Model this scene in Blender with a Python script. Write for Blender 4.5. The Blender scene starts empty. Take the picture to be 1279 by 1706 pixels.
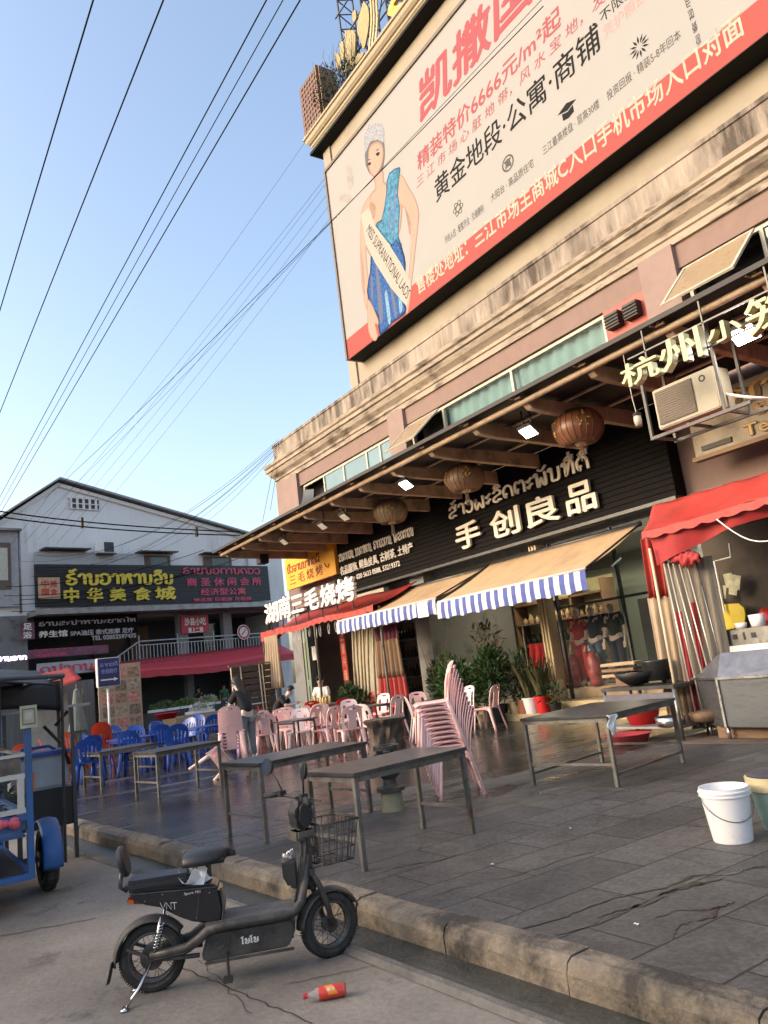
import bpy, bmesh, math, random
from mathutils import Vector as V, Matrix as MX
from mathutils.geometry import tessellate_polygon
R = math.radians
PI = math.pi
SC = bpy.context.scene
COL = SC.collection
RND = random.Random(7)
# ------------------------------------------------------------------ camera
W_, H_, F_ = 1279., 1706., 1281.
ROLL, PITCH, YAW, HC = R(7.1), R(11.4), R(34.3), 1.62
DIR = V((-math.cos(YAW)*math.cos(PITCH), math.sin(YAW)*math.cos(PITCH), math.sin(PITCH)))
RT0 = V((math.sin(YAW), math.cos(YAW), 0))
UP0 = RT0.cross(DIR)
CAMP = V((0, 0, HC))
cam = bpy.data.cameras.new('camera'); camo = bpy.data.objects.new('camera', cam); COL.objects.link(camo)
cam.sensor_fit = 'VERTICAL'; cam.sensor_height = 36.; cam.lens = F_/H_*36.
cam.clip_start = .05; cam.clip_end = 2000
ax = RT0*math.cos(ROLL)-UP0*math.sin(ROLL); au = RT0*math.sin(ROLL)+UP0*math.cos(ROLL)
camo.matrix_world = MX((( ax.x, au.x, -DIR.x, CAMP.x), (ax.y, au.y, -DIR.y, CAMP.y), (ax.z, au.z, -DIR.z, CAMP.z), (0,0,0,1)))
SC.camera = camo
# ------------------------------------------------------------------ sky, sun, exposure
SUN_EL, SUN_AZ = 21., 200.        # azimuth measured clockwise from +Y
wd = bpy.data.worlds.new('World'); SC.world = wd; wd.use_nodes = True
nt = wd.node_tree; bg = nt.nodes['Background']
sky = nt.nodes.new('ShaderNodeTexSky'); sky.sky_type = 'NISHITA'; sky.sun_disc = False
sky.sun_elevation = R(SUN_EL); sky.sun_rotation = R(SUN_AZ); sky.altitude = 100; sky.air_density = 1.0; sky.dust_density = 4.0; sky.ozone_density = .45
nt.links.new(sky.outputs[0], bg.inputs[0]); bg.inputs[1].default_value = .15
sl = bpy.data.lights.new('sun', 'SUN'); so = bpy.data.objects.new('sun', sl); COL.objects.link(so)
sl.energy = .12; sl.angle = R(12); sl.color = (1, .88, .76)
sd = V((math.sin(R(SUN_AZ))*math.cos(R(SUN_EL)), math.cos(R(SUN_AZ))*math.cos(R(SUN_EL)), math.sin(R(SUN_EL))))
so.rotation_euler = sd.to_track_quat('Z', 'Y').to_euler()
so.location = (5, -10, 25)
vs = SC.view_settings; vs.view_transform = 'Standard'; vs.look = 'None'; vs.exposure = 1.56; vs.gamma = 1; vs.use_curve_mapping = False
SC.cycles.max_bounces = 6; SC.cycles.use_denoising = True
# ------------------------------------------------------------------ pixel of the photograph -> point on a real plane
def ray(x, y):
    a, b = x-639.5, y-853.
    ul = a*math.cos(ROLL)-b*math.sin(ROLL); vl = a*math.sin(ROLL)+b*math.cos(ROLL)
    return DIR*F_+RT0*ul-UP0*vl
def G(x, y, z=.16):
    v = ray(x, y); return CAMP+v*((z-HC)/v.z)
class Plane:
    def __init__(s, o, u, n): s.o, s.u, s.n, s.v = V(o), V(u).normalized(), V(n).normalized(), V((0,0,1))
    def uv(s, x, y, off=0):
        r = ray(x, y); t = ((s.o+s.n*off-CAMP).dot(s.n))/r.dot(s.n); q = CAMP+r*t
        return (q-s.o).dot(s.u), q.z-s.o.z
    def pt(s, a, b, off=0): return s.o+s.u*a+s.v*b+s.n*off
    def mat(s, off=0):
        u, v, n, o = s.u, s.v, s.n, s.o+s.n*off
        return MX(((u.x, v.x, n.x, o.x), (u.y, v.y, n.y, o.y), (u.z, v.z, n.z, o.z), (0,0,0,1)))
def FY(y): return Plane((0, y, 0), (1,0,0), (0,-1,0))
# ------------------------------------------------------------------ materials
_M = {}
def mat(name, rgb, rough=.6, metal=0., var=.18, scale=6., bump=0., bscale=40., alpha=1., trans=0., emit=None, es=0., stretch=None, dirt=None, dscale=1.5, dlo=.5, dhi=.68, coat=0., spec=.5, dmod=0.):
    if name in _M: return _M[name]
    m = bpy.data.materials.new(name); m.use_nodes = True; n = m.node_tree; L = n.links; b = n.nodes['Principled BSDF']
    b.inputs['Roughness'].default_value = rough; b.inputs['Metallic'].default_value = metal
    b.inputs['Specular IOR Level'].default_value = spec; b.inputs['Coat Weight'].default_value = coat
    tc = n.nodes.new('ShaderNodeTexCoord'); src = tc.outputs['Object']
    if stretch:
        mp = n.nodes.new('ShaderNodeMapping'); mp.inputs['Scale'].default_value = stretch; L.new(src, mp.inputs[0]); src = mp.outputs[0]
    nz = n.nodes.new('ShaderNodeTexNoise'); nz.inputs['Scale'].default_value = scale; nz.inputs['Detail'].default_value = 6; nz.inputs['Roughness'].default_value = .65; L.new(src, nz.inputs[0])
    cr = n.nodes.new('ShaderNodeValToRGB'); c = cr.color_ramp
    c.elements[0].position = .3; c.elements[1].position = .7
    c.elements[0].color = (*[max(0, k*(1-var)) for k in rgb], 1); c.elements[1].color = (*[min(1, k*(1+var)) for k in rgb], 1)
    L.new(nz.outputs[0], cr.inputs[0]); out = cr.outputs[0]
    if dirt:
        n2 = n.nodes.new('ShaderNodeTexNoise'); n2.inputs['Scale'].default_value = dscale; n2.inputs['Detail'].default_value = 8; n2.inputs['Roughness'].default_value = .7; L.new(src, n2.inputs[0])
        r2 = n.nodes.new('ShaderNodeValToRGB'); r2.color_ramp.elements[0].position = dlo; r2.color_ramp.elements[1].position = dhi; L.new(n2.outputs[0], r2.inputs[0])
        fac = r2.outputs[0]
        if dmod:
            n4 = n.nodes.new('ShaderNodeTexNoise'); n4.inputs['Scale'].default_value = dmod; n4.inputs['Detail'].default_value = 3; L.new(tc.outputs['Object'], n4.inputs[0])
            m4 = n.nodes.new('ShaderNodeMapRange'); m4.inputs[1].default_value = .32; m4.inputs[2].default_value = .54; L.new(n4.outputs[0], m4.inputs[0])
            q4 = n.nodes.new('ShaderNodeMath'); q4.operation = 'MULTIPLY'; L.new(fac, q4.inputs[0]); L.new(m4.outputs[0], q4.inputs[1]); fac = q4.outputs[0]
        mx = n.nodes.new('ShaderNodeMix'); mx.data_type = 'RGBA'; L.new(fac, mx.inputs[0]); L.new(out, mx.inputs[6]); mx.inputs[7].default_value = (*dirt, 1); out = mx.outputs[2]
    L.new(out, b.inputs['Base Color'])
    if rough > .12:
        rr = n.nodes.new('ShaderNodeMapRange'); rr.inputs[3].default_value = max(.03, rough-.12); rr.inputs[4].default_value = min(1, rough+.12); L.new(nz.outputs[0], rr.inputs[0]); L.new(rr.outputs[0], b.inputs['Roughness'])
    if bump:
        nb = n.nodes.new('ShaderNodeTexNoise'); nb.inputs['Scale'].default_value = bscale; nb.inputs['Detail'].default_value = 5; L.new(src, nb.inputs[0])
        bp = n.nodes.new('ShaderNodeBump'); bp.inputs['Strength'].default_value = bump; bp.inputs['Distance'].default_value = .02; L.new(nb.outputs[0], bp.inputs['Height']); L.new(bp.outputs[0], b.inputs['Normal'])
    if alpha < 1: b.inputs['Alpha'].default_value = alpha
    if trans: b.inputs['Transmission Weight'].default_value = trans
    if emit: b.inputs['Emission Color'].default_value = (*emit, 1); b.inputs['Emission Strength'].default_value = es
    _M[name] = m; return m
def nodes_mat(name):
    m = bpy.data.materials.new(name); m.use_nodes = True; n = m.node_tree
    _M[name] = m; return m, n, n.links, n.nodes['Principled BSDF']
def ND(n, t, **k):
    x = n.nodes.new(t)
    for a, v in k.items():
        if hasattr(x, a): setattr(x, a, v)
        else: x.inputs[a.replace('_', ' ')].default_value = v
    return x
# ------------------------------------------------------------------ mesh builder
class MB:
    def __init__(s, m=None): s.bm = bmesh.new(); s.m = m or MX.Identity(4)
    def _v(s, p): return s.bm.verts.new(s.m @ V(p))
    def box(s, c, d, rot=None):
        x, y, z = [k/2 for k in d]; q = rot or MX.Identity(3); c = V(c)
        vs = [s._v(c+q @ V((i*x, j*y, k*z))) for i in (-1,1) for j in (-1,1) for k in (-1,1)]
        for f in ((0,1,3,2),(4,6,7,5),(0,4,5,1),(2,3,7,6),(0,2,6,4),(1,5,7,3)): s.bm.faces.new([vs[i] for i in f])
        return s
    def bx(s, x0, y0, z0, x1, y1, z1): return s.box(((x0+x1)/2,(y0+y1)/2,(z0+z1)/2), (abs(x1-x0),abs(y1-y0),abs(z1-z0)))
    def tube(s, pts, r, seg=8, closed=False, cap=True):
        pts = [V(p) for p in pts]; n = len(pts); rs = r if isinstance(r, (list, tuple)) else [r]*n
        rings = []; pu = None
        for i, p in enumerate(pts):
            if closed: d = pts[(i+1) % n]-pts[i-1]
            else: d = pts[min(i+1, n-1)]-pts[max(i-1, 0)]
            if d.length < 1e-9: d = V((0,0,1))
            d.normalize()
            if pu is None:
                a = V((0,0,1)) if abs(d.z) < .9 else V((1,0,0)); pu = d.cross(a).normalized()
            else:
                pu = (pu-d*pu.dot(d)); pu = pu.normalized() if pu.length > 1e-6 else d.orthogonal().normalized()
            w = d.cross(pu)
            rings.append([s._v(p+(pu*math.cos(2*PI*k/seg)+w*math.sin(2*PI*k/seg))*rs[i]) for k in range(seg)])
        m = n if closed else n-1
        for i in range(m):
            A, B = rings[i], rings[(i+1) % n]
            for k in range(seg): s.bm.faces.new((A[k], A[(k+1) % seg], B[(k+1) % seg], B[k]))
        if cap and not closed: s.bm.faces.new(rings[0][::-1]); s.bm.faces.new(rings[-1])
        return s
    def bar(s, a, b, w, h=None, up=(0,0,1)):
        a, b = V(a), V(b); d = (b-a); L = d.length; d.normalize(); u = V(up)
        if abs(d.dot(u)) > .95: u = V((1,0,0))
        x = d.cross(u).normalized(); z = x.cross(d)
        q = MX((x, d, z)).transposed()
        return s.box((a+b)/2, (w, L, h or w), q)
    def lathe(s, prof, seg=20, c=(0,0,0), sx=1., sy=1., a0=0., a1=2*PI):
        c = V(c); full = abs(a1-a0-2*PI) < 1e-6; rings = []
        ns = seg if full else seg+1
        for r, z in prof:
            if r < 1e-5: rings.append([s._v(c+V((0,0,z)))])
            else: rings.append([s._v(c+V((r*sx*math.cos(a0+(a1-a0)*k/seg), r*sy*math.sin(a0+(a1-a0)*k/seg), z))) for k in range(ns)])
        for A, B in zip(rings, rings[1:]):
            for k in range(seg):
                k2 = (k+1) % ns
                if len(A) == 1 and len(B) == 1: continue
                if len(A) == 1: s.bm.faces.new((A[0], B[k2], B[k]))
                elif len(B) == 1: s.bm.faces.new((A[k], A[k2], B[0]))
                else: s.bm.faces.new((A[k], A[k2], B[k2], B[k]))
        return s
    def prism(s, poly, d, f=lambda a, b, c: (a, b, c), c0=0.):
        A = [s._v(f(a, b, c0)) for a, b in poly]; B = [s._v(f(a, b, c0+d)) for a, b in poly]; n = len(poly)
        s.bm.faces.new(A[::-1]); s.bm.faces.new(B)
        for i in range(n): s.bm.faces.new((A[i], A[(i+1) % n], B[(i+1) % n], B[i]))
        return s
    def poly(s, pts): s.bm.faces.new([s._v(p) for p in pts]); return s
    def sheet(s, f, nu, nv):
        g = [[s._v(f(i/nu, j/nv)) for j in range(nv+1)] for i in range(nu+1)]
        for i in range(nu):
            for j in range(nv): s.bm.faces.new((g[i][j], g[i+1][j], g[i+1][j+1], g[i][j+1]))
        return s
    def thick(s, f, nu, nv, t):
        g = [[V(f(i/nu, j/nv)) for j in range(nv+1)] for i in range(nu+1)]
        def nr(i, j):
            a = g[min(i+1, nu)][j]-g[max(i-1, 0)][j]; b = g[i][min(j+1, nv)]-g[i][max(j-1, 0)]; k = a.cross(b); return k.normalized() if k.length > 1e-9 else V((0,0,1))
        A = [[s._v(g[i][j]) for j in range(nv+1)] for i in range(nu+1)]; B = [[s._v(g[i][j]-nr(i, j)*t) for j in range(nv+1)] for i in range(nu+1)]
        for i in range(nu):
            for j in range(nv):
                s.bm.faces.new((A[i][j], A[i+1][j], A[i+1][j+1], A[i][j+1])); s.bm.faces.new((B[i][j], B[i][j+1], B[i+1][j+1], B[i+1][j]))
        for i in range(nu):
            s.bm.faces.new((A[i][0], B[i][0], B[i+1][0], A[i+1][0])); s.bm.faces.new((A[i][nv], A[i+1][nv], B[i+1][nv], B[i][nv]))
        for j in range(nv):
            s.bm.faces.new((A[0][j], A[0][j+1], B[0][j+1], B[0][j])); s.bm.faces.new((A[nu][j], B[nu][j], B[nu][j+1], A[nu][j+1]))
        return s
    def leaf(s, p, d, up, L, w):
        p, d, up = V(p), V(d).normalized(), V(up); x = d.cross(up)
        x = x.normalized() if x.length > 1e-6 else d.orthogonal().normalized(); nn = x.cross(d)
        s.bm.faces.new([s._v(p), s._v(p+d*L*.5+x*w*.5+nn*L*.06), s._v(p+d*L), s._v(p+d*L*.5-x*w*.5+nn*L*.06)]); return s
    def mesh(s, vs, fs, f=lambda a, b, c: (a, b, c)):
        A = [s._v(f(*v)) for v in vs]
        for q in fs:
            try: s.bm.faces.new([A[i] for i in q])
            except ValueError: pass
        return s
    def build(s, name, m, parent=None, smooth=False, bevel=0., local=False, subs=0, auto=None):
        if parent is not None and not local:
            r = parent
            while r.parent: r = r.parent
            s.bm.transform(ROOT[r.name].inverted())
        bmesh.ops.recalc_face_normals(s.bm, faces=s.bm.faces)
        if bevel:
            es = [e for e in s.bm.edges if len(e.link_faces) == 2 and e.calc_face_angle(0) > .5]
            if es: bmesh.ops.bevel(s.bm, geom=es, offset=bevel, segments=2, affect='EDGES', clamp_overlap=True)
        me = bpy.data.meshes.new(name); s.bm.to_mesh(me); s.bm.free()
        for k in (m if isinstance(m, (list, tuple)) else [m]): me.materials.append(k)
        if smooth:
            for p in me.polygons: p.use_smooth = True
            if auto: me.set_sharp_from_angle(angle=R(auto))
        o = bpy.data.objects.new(name, me); COL.objects.link(o)
        if parent is not None: o.parent = parent
        else: ROOT[o.name] = MX.Identity(4)
        return o
ROOT = {}
def thing(name, label, cat, loc=(0,0,0), rz=0., group=None, kind=None):
    o = bpy.data.objects.new(name, None); COL.objects.link(o); o.location = loc; o.rotation_euler = (0, 0, rz); o.empty_display_size = .1
    ROOT[o.name] = MX.Translation(V(loc)) @ MX.Rotation(rz, 4, 'Z')
    return tag(o, label, cat, group, kind)
def tag(o, label, cat, group=None, kind=None):
    o['label'] = label; o['category'] = cat
    if group: o['group'] = group
    if kind: o['kind'] = kind
    return o
def struct(o): o['kind'] = 'structure'; return o
KIDS = {}
def dup(root, loc, rz=0., label=None, group=None, rot=None, mats=None, scale=None):
    r = root.copy(); COL.objects.link(r); r.location = loc; r.rotation_euler = rot or (0, 0, rz); ROOT[r.name] = MX.Translation(V(loc)) @ MX.Rotation(rz, 4, 'Z')
    if label: r['label'] = label
    if group: r['group'] = group
    if scale: r.scale = scale
    def rec(a, b):
        for ch in list(a.children):
            c = ch.copy(); COL.objects.link(c); c.parent = b
            if mats and c.type == 'MESH':
                me = (mats, ch.data.name)
                if me not in KIDS:
                    d = ch.data.copy(); d.materials[0] = _M[mats]; KIDS[me] = d
                c.data = KIDS[me]
            rec(ch, c)
    rec(root, r); return r
# ------------------------------------------------------------------ lettering
_T = {}
def tmesh(body, depth, bold):
    k = (body, round(depth, 4), bold)
    if k in _T: return _T[k]
    c = bpy.data.curves.new('t', 'FONT'); c.body = body; c.size = 1; c.extrude = max(depth, .0)/2; c.resolution_u = 3
    o = bpy.data.objects.new('t', c); COL.objects.link(o)
    dg = bpy.context.evaluated_depsgraph_get(); me = bpy.data.meshes.new_from_object(o.evaluated_get(dg)); bpy.data.objects.remove(o)
    vs0 = [tuple(v.co) for v in me.vertices]; fs0 = [tuple(p.vertices) for p in me.polygons]; bpy.data.meshes.remove(me)
    vs, fs = [], []
    sh = [(0,0)] if not bold else [(0,0),(bold,.0),(-bold,0.),(0,bold),(0,-bold)]
    for i, (dx, dy) in enumerate(sh):
        b = len(vs); vs += [(x+dx, y+dy, z*(1-.012*i) if depth > .001 else z-.0006*i) for x, y, z in vs0]; fs += [tuple(q+b for q in f) for f in fs0]
    _T[k] = (vs, fs); return _T[k]
GL = {
'າ':(.5,[[(.05,.72),(.14,.95),(.3,1),(.42,.8),(.42,0)]]), 'ງ':(.62,[[(.05,.8),(.2,1),(.45,.95),(.54,.6),(.5,.2),(.35,0),(.15,.05),(.05,.25)]]),
'ນ':(.74,[[(.2,.78),(.08,.85),(.1,1),(.22,.95),(.22,.1),(.36,0),(.6,.1),(.64,1)]]), 'ມ':(.74,[[(.2,.78),(.08,.85),(.1,1),(.22,.95),(.22,.2)],[(.24,.2),(.08,.02),(.3,0),(.6,.1),(.64,1)]]),
'ດ':(.7,[[(.3,.38),(.2,.3),(.18,.05),(.08,.3),(.08,.75),(.3,1),(.55,.85),(.62,.5),(.62,0)]]), 'ຕ':(.72,[[(.3,.38),(.2,.3),(.18,.05),(.08,.3),(.08,.75),(.2,1),(.34,.85),(.48,1),(.64,.75),(.64,0)]]),
'ອ':(.7,[[(.22,.65),(.08,.75),(.15,.98),(.45,1),(.62,.7),(.6,.25),(.35,0),(.1,.1),(.08,.35),(.25,.4)]]), 'ຮ':(.66,[[(.55,1.08),(.2,.95),(.12,.75),(.3,.6),(.54,.5),(.57,.2),(.35,0),(.1,.1),(.12,.35),(.28,.35)]]),
'ຫ':(.86,[[(.2,.78),(.08,.85),(.1,1),(.22,.95),(.22,0),(.42,.75),(.55,1),(.72,.98),(.74,.84),(.62,.78)],[(.54,.98),(.68,.5),(.74,0)]]), 'ທ':(.74,[[(.2,.78),(.08,.85),(.1,1),(.22,.95),(.22,0),(.4,.75),(.52,1),(.64,.9),(.64,0)]]),
'ຜ':(.76,[[(.26,.62),(.14,.65),(.1,.9),(.1,.1),(.2,0),(.38,.45),(.55,0),(.66,.1),(.66,1)]]), 'ພ':(.8,[[(.2,.78),(.06,.85),(.08,1),(.2,.95),(.2,.05),(.3,0),(.44,.6),(.58,0),(.7,.1),(.7,1)]]),
'ລ':(.68,[[(.08,.75),(.3,1),(.55,.85),(.58,.6),(.35,.5),(.12,.35),(.1,.1),(.3,0),(.45,.15),(.62,.05)]]), 'ສ':(.72,[[(.08,.75),(.3,1),(.55,.85),(.58,.6),(.35,.5),(.12,.35),(.1,.1),(.3,0),(.45,.15),(.62,.05)],[(.42,.78),(.7,1.1)]]),
'ຈ':(.64,[[(.05,.8),(.3,1),(.56,.75),(.56,.2),(.35,0),(.15,.1),(.2,.42),(.42,.42)]]), 'ປ':(.74,[[(.2,.78),(.08,.85),(.1,1),(.22,.95),(.22,.1),(.36,0),(.6,.1),(.64,1.38)]]), 'ບ':(.74,[[(.2,.78),(.08,.85),(.1,1),(.22,.95),(.22,.1),(.36,0),(.6,.1),(.64,1)]]),
'ຊ':(.76,[[(.22,.78),(.08,.88),(.2,1),(.32,.85),(.16,.5),(.12,.1),(.35,0),(.58,.15),(.6,.8),(.74,1.05)]]), 'ຍ':(.66,[[(.22,.7),(.08,.8),(.15,1),(.27,.9),(.24,.55),(.42,.45),(.15,.38),(.12,.05),(.4,0),(.6,.2),(.6,1)]]),
'ໄ':(.42,[[(.32,0),(.32,1.2),(.2,1.45),(.05,1.3)]]), 'ໂ':(.42,[[(.36,.02),(.16,.05),(.2,.3),(.2,1.1),(.05,1.3),(.36,1.45)]]), 'ະ':(.44,[[(.05,.78),(.15,.6),(.22,.75),(.4,.92)],[(.05,.3),(.15,.12),(.22,.3),(.4,.45)]]),
'ກ':(.7,[[(.05,.75),(.3,1),(.62,.8),(.62,0)],[(.12,.72),(.12,0)]]),
'ິ':(0,[[(-.58,1.18),(-.36,1.42),(-.14,1.18),(-.58,1.18)]]), 'ີ':(0,[[(-.58,1.18),(-.36,1.42),(-.14,1.18),(-.58,1.18)],[(-.16,1.2),(-.14,1.5)]]), 'ັ':(0,[[(-.55,1.34),(-.42,1.16),(-.25,1.22),(-.05,1.48)]]),
'້':(0,[[(-.5,1.42),(-.38,1.2),(-.3,1.36),(-.1,1.52)]]), '່':(0,[[(-.3,1.5),(-.3,1.78)]]), ' ':(.4,[]), ',':(.2,[[(.1,.1),(.02,-.15)]])}
def crom(p, n=5):
    if len(p) < 3: return p
    out = []
    for i in range(len(p)-1):
        a, b, c, d = p[max(i-1,0)], p[i], p[i+1], p[min(i+2,len(p)-1)]
        for k in range(n):
            t = k/n
            out.append(tuple(.5*((2*b[j])+(-a[j]+c[j])*t+(2*a[j]-5*b[j]+4*c[j]-d[j])*t*t+(-a[j]+3*b[j]-3*c[j]+d[j])*t**3) for j in (0,1)))
    out.append(p[-1]); return out
def lmesh(body, depth, w=.13, res=4):
    vs, fs = [], []; x = 0; k = 0
    for ch in body:
        adv, st = GL[ch]
        for s in st:
            p = crom(s, res); n = len(p); k += 1; d0 = depth/2*(1-.008*(k % 9)) if depth > .001 else -.0004*(k % 5); base = len(vs)
            for i in range(n):
                a = p[max(i-1,0)]; b = p[min(i+1,n-1)]; dx, dy = b[0]-a[0], b[1]-a[1]; L = math.hypot(dx, dy) or 1; nx, ny = -dy/L*w/2, dx/L*w/2
                X, Y = p[i][0]+x, p[i][1]
                vs += [(X+nx,Y+ny,d0),(X-nx,Y-ny,d0),(X-nx,Y-ny,-d0 if depth > .001 else d0-.0003),(X+nx,Y+ny,-d0 if depth > .001 else d0-.0003)]
            for i in range(n-1):
                a = base+4*i; b = a+4
                for j in range(4): fs.append((a+j, a+(j+1) % 4, b+(j+1) % 4, b+j))
            fs += [(base, base+1, base+2, base+3), (base+4*n-1, base+4*n-2, base+4*n-3, base+4*n-4)]
        x += adv+(.06 if adv else 0)
    return vs, fs
def text(mb, body, P, u0, v0, u1, v1, off, depth=0., bold=0., lao=False, shear=0., w=.13, keep=False):
    """lettering laid on plane P inside u0..u1, v0..v1; its front stands off + depth above the plane"""
    vs, fs = lmesh(body, 1. if depth else 0., w) if lao else tmesh(body, 1. if depth else 0., bold)
    x0, x1 = min(v[0] for v in vs), max(v[0] for v in vs); y0, y1 = min(v[1] for v in vs), max(v[1] for v in vs)
    sx, sy = (u1-u0)/(x1-x0), (v1-v0)/(y1-y0)
    if keep: sx = min(sx, sy); sy = sx
    def f(x, y, z):
        b = (y-y0)*sy
        return P.pt(u0+(x-x0)*sx+b*shear, v0+b, off+(z+.5)*depth if depth else off+z)
    return mb.mesh(vs, fs, f)
def ptext(mb, body, P, bl, tr, off, depth=0., **k):
    """the same, between two pixels of the photograph read on plane P"""
    a = P.uv(*bl, off); b = P.uv(*tr, off); return text(mb, body, P, a[0], a[1], b[0], b[1], off, depth, **k)
# ------------------------------------------------------------------ palette
mat('concrete', (.30,.28,.25), .85, bump=.3, dirt=(.12,.11,.1), dscale=.9)
mat('mauve', (.20,.135,.12), .85, var=.1, scale=3, bump=.2, bscale=90)
mat('mauve_light', (.24,.17,.155), .85, var=.1, scale=3, bump=.2, bscale=90)
mat('cream', (.29,.25,.20), .8, var=.08, scale=1.2, bump=.1, dirt=(.20,.165,.135), dscale=.5, dlo=.5, dhi=.8)
mat('cream_cornice', (.32,.262,.212), .8, var=.14, bump=.2, stretch=(.6,1,2.2), dirt=(.085,.065,.05), dscale=1.9, dlo=.47, dhi=.62, dmod=.55)
mat('cream_stained', (.32,.268,.228), .85, var=.16, bump=.3, stretch=(2.6,2.6,.4), dirt=(.06,.046,.037), dscale=1.0, dlo=.38, dhi=.58, dmod=.45)
mat('tower_cornice', (.33,.27,.19), .75, var=.06)
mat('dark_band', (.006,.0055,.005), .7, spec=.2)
mat('black_panel', (.0065,.0052,.0065), .7, spec=.12, var=.3, scale=3, bump=.1)
mat('frame_cream', (.45,.40,.33), .5); mat('frame_white', (.65,.65,.63), .45)
mat('curtain_teal', (.16,.30,.30), .8, var=.15, scale=2); mat('dark_inside', (.02,.02,.022), .8)
mat('glass', (.06,.08,.08), .05, alpha=.12, var=0); mat('glass_dark', (.03,.045,.05), .06, var=.1)
mat('glass_blue', (.12,.2,.23), .08, var=.15, scale=.8)
mat('red_panel', (.27,.035,.025), .5, var=.12); mat('steel_grey', (.22,.22,.21), .38, .85, var=.2, dirt=(.1,.08,.06), dscale=5)
mat('steel_bright', (.55,.55,.53), .28, .95, var=.1); mat('steel_dark', (.07,.07,.072), .42, .7, var=.3)
mat('zinc', (.33,.33,.33), .5, .6, var=.2, dirt=(.16,.13,.1), dscale=3)
mat('canopy_paint', (.40,.29,.2), .55, var=.15, dirt=(.17,.12,.085), dscale=2)
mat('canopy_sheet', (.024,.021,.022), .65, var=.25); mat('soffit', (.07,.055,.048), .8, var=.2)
mat('white_wall', (.78,.77,.76), .85, var=.05, scale=.8, stretch=(1.6,1.6,.22), dirt=(.52,.51,.5), dscale=.8, dlo=.5, dhi=.72, dmod=.3, bump=.1)
mat('grey_wall', (.22,.215,.21), .85, var=.15, scale=1.5, dirt=(.1,.1,.1)); mat('dark_grey', (.055,.055,.06), .7, var=.25)
mat('roof_metal', (.34,.34,.36), .6, .3); mat('brown_tile', (.12,.085,.07), .6); mat('black', (.012,.012,.013), .55)
mat('gold', (.25,.2,.085), .5, .25, var=.2); mat('yellow_letter', (.72,.55,.06), .45, var=.08); mat('cream_letter', (.68,.62,.54), .45, var=.05)
mat('white_letter', (.75,.72,.68), .5, var=.05); mat('pink_letter', (.58,.07,.13), .5, var=.1); mat('lime_letter', (.38,.37,.21), .45, var=.06); mat('lime_side', (.42,.36,.15), .5)
mat('red_cloth', (.42,.035,.027), .62, var=.16, scale=1.4, bump=.5, bscale=5, dirt=(.22,.035,.025), dscale=1.1, dlo=.45, dhi=.7); mat('red_side', (.36,.03,.04), .7, var=.15)
mat('tan_cloth', (.50,.345,.21), .75, var=.07, scale=1, bump=.12, bscale=10, dirt=(.34,.235,.15), dscale=1.3, dlo=.48, dhi=.75); mat('brown_curtain', (.34,.24,.15), .7, var=.22, stretch=(6,6,.5), scale=3)
mat('blue_stripe', (.06,.085,.3), .75); mat('white_stripe', (.62,.60,.58), .75, var=.08, scale=3, dirt=(.42,.39,.36), dscale=3, dlo=.5, dhi=.8)
mat('plastic_pink', (.88,.54,.50), .34, var=.05, scale=2, dirt=(.62,.33,.33), dscale=4, dlo=.55, dhi=.75); mat('plastic_pale', (.82,.62,.60), .34, var=.05); mat('plastic_lilac', (.55,.40,.58), .34, var=.05)
mat('plastic_red', (.58,.02,.02), .33, var=.08); mat('plastic_blue', (.018,.07,.33), .33, var=.1); mat('plastic_orange', (.55,.055,.02), .33, var=.08)
mat('plastic_white', (.80,.78,.78), .35, var=.03, dirt=(.6,.57,.52), dscale=6, dlo=.56, dhi=.75)
mat('lamp', (1,1,1), .4, emit=(1,.96,.88), es=9.); mat('lamp_cool', (1,1,1), .4, emit=(.85,1,.9), es=5.); mat('lamp_off', (.55,.52,.48), .4)
mat('leaf', (.035,.075,.02), .55, var=.5, scale=3); mat('leaf_dry', (.07,.065,.025), .6, var=.4); mat('soil', (.03,.022,.016), .9)
mat('wood', (.19,.11,.06), .6, var=.3, stretch=(1,1,8), bump=.1); mat('wood_pale', (.42,.29,.17), .65, var=.2); mat('paper', (.7,.68,.64), .8, var=.04)
mat('terracotta', (.35,.12,.07), .7); mat('step_yellow', (.46,.36,.2), .7, var=.12, bump=.1, dirt=(.25,.18,.1), dscale=2.5)
mat('rubber', (.018,.018,.018), .75, var=.3, bump=.3, bscale=120); mat('black_paint', (.014,.014,.017), .32, var=.25, coat=.3, dirt=(.10,.085,.07), dscale=3, dlo=.52, dhi=.85)
mat('dusty_black', (.032,.03,.028), .6, var=.3, dirt=(.14,.12,.1), dscale=3, dlo=.45, dhi=.8); mat('vinyl', (.022,.022,.026), .42, var=.2, bump=.08, bscale=150)
mat('chrome', (.6,.6,.58), .2, 1., var=.05); mat('rusty', (.16,.1,.06), .7, .3, var=.4); mat('cart_blue', (.025,.11,.34), .45, var=.2, dirt=(.05,.07,.11), dscale=3)
mat('skin', (.50,.31,.22), .55, var=.05); mat('skin_pale', (.62,.47,.40), .5, var=.04); mat('hair', (.018,.011,.009), .5, var=.3, stretch=(9,9,1)); mat('cloth_black', (.015,.015,.018), .85, bump=.15); mat('cloth_grey', (.16,.17,.18), .85); mat('cloth_red', (.5,.03,.03), .8); mat('denim', (.07,.11,.17), .85); mat('cloth_navy', (.015,.017,.04), .85)

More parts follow.
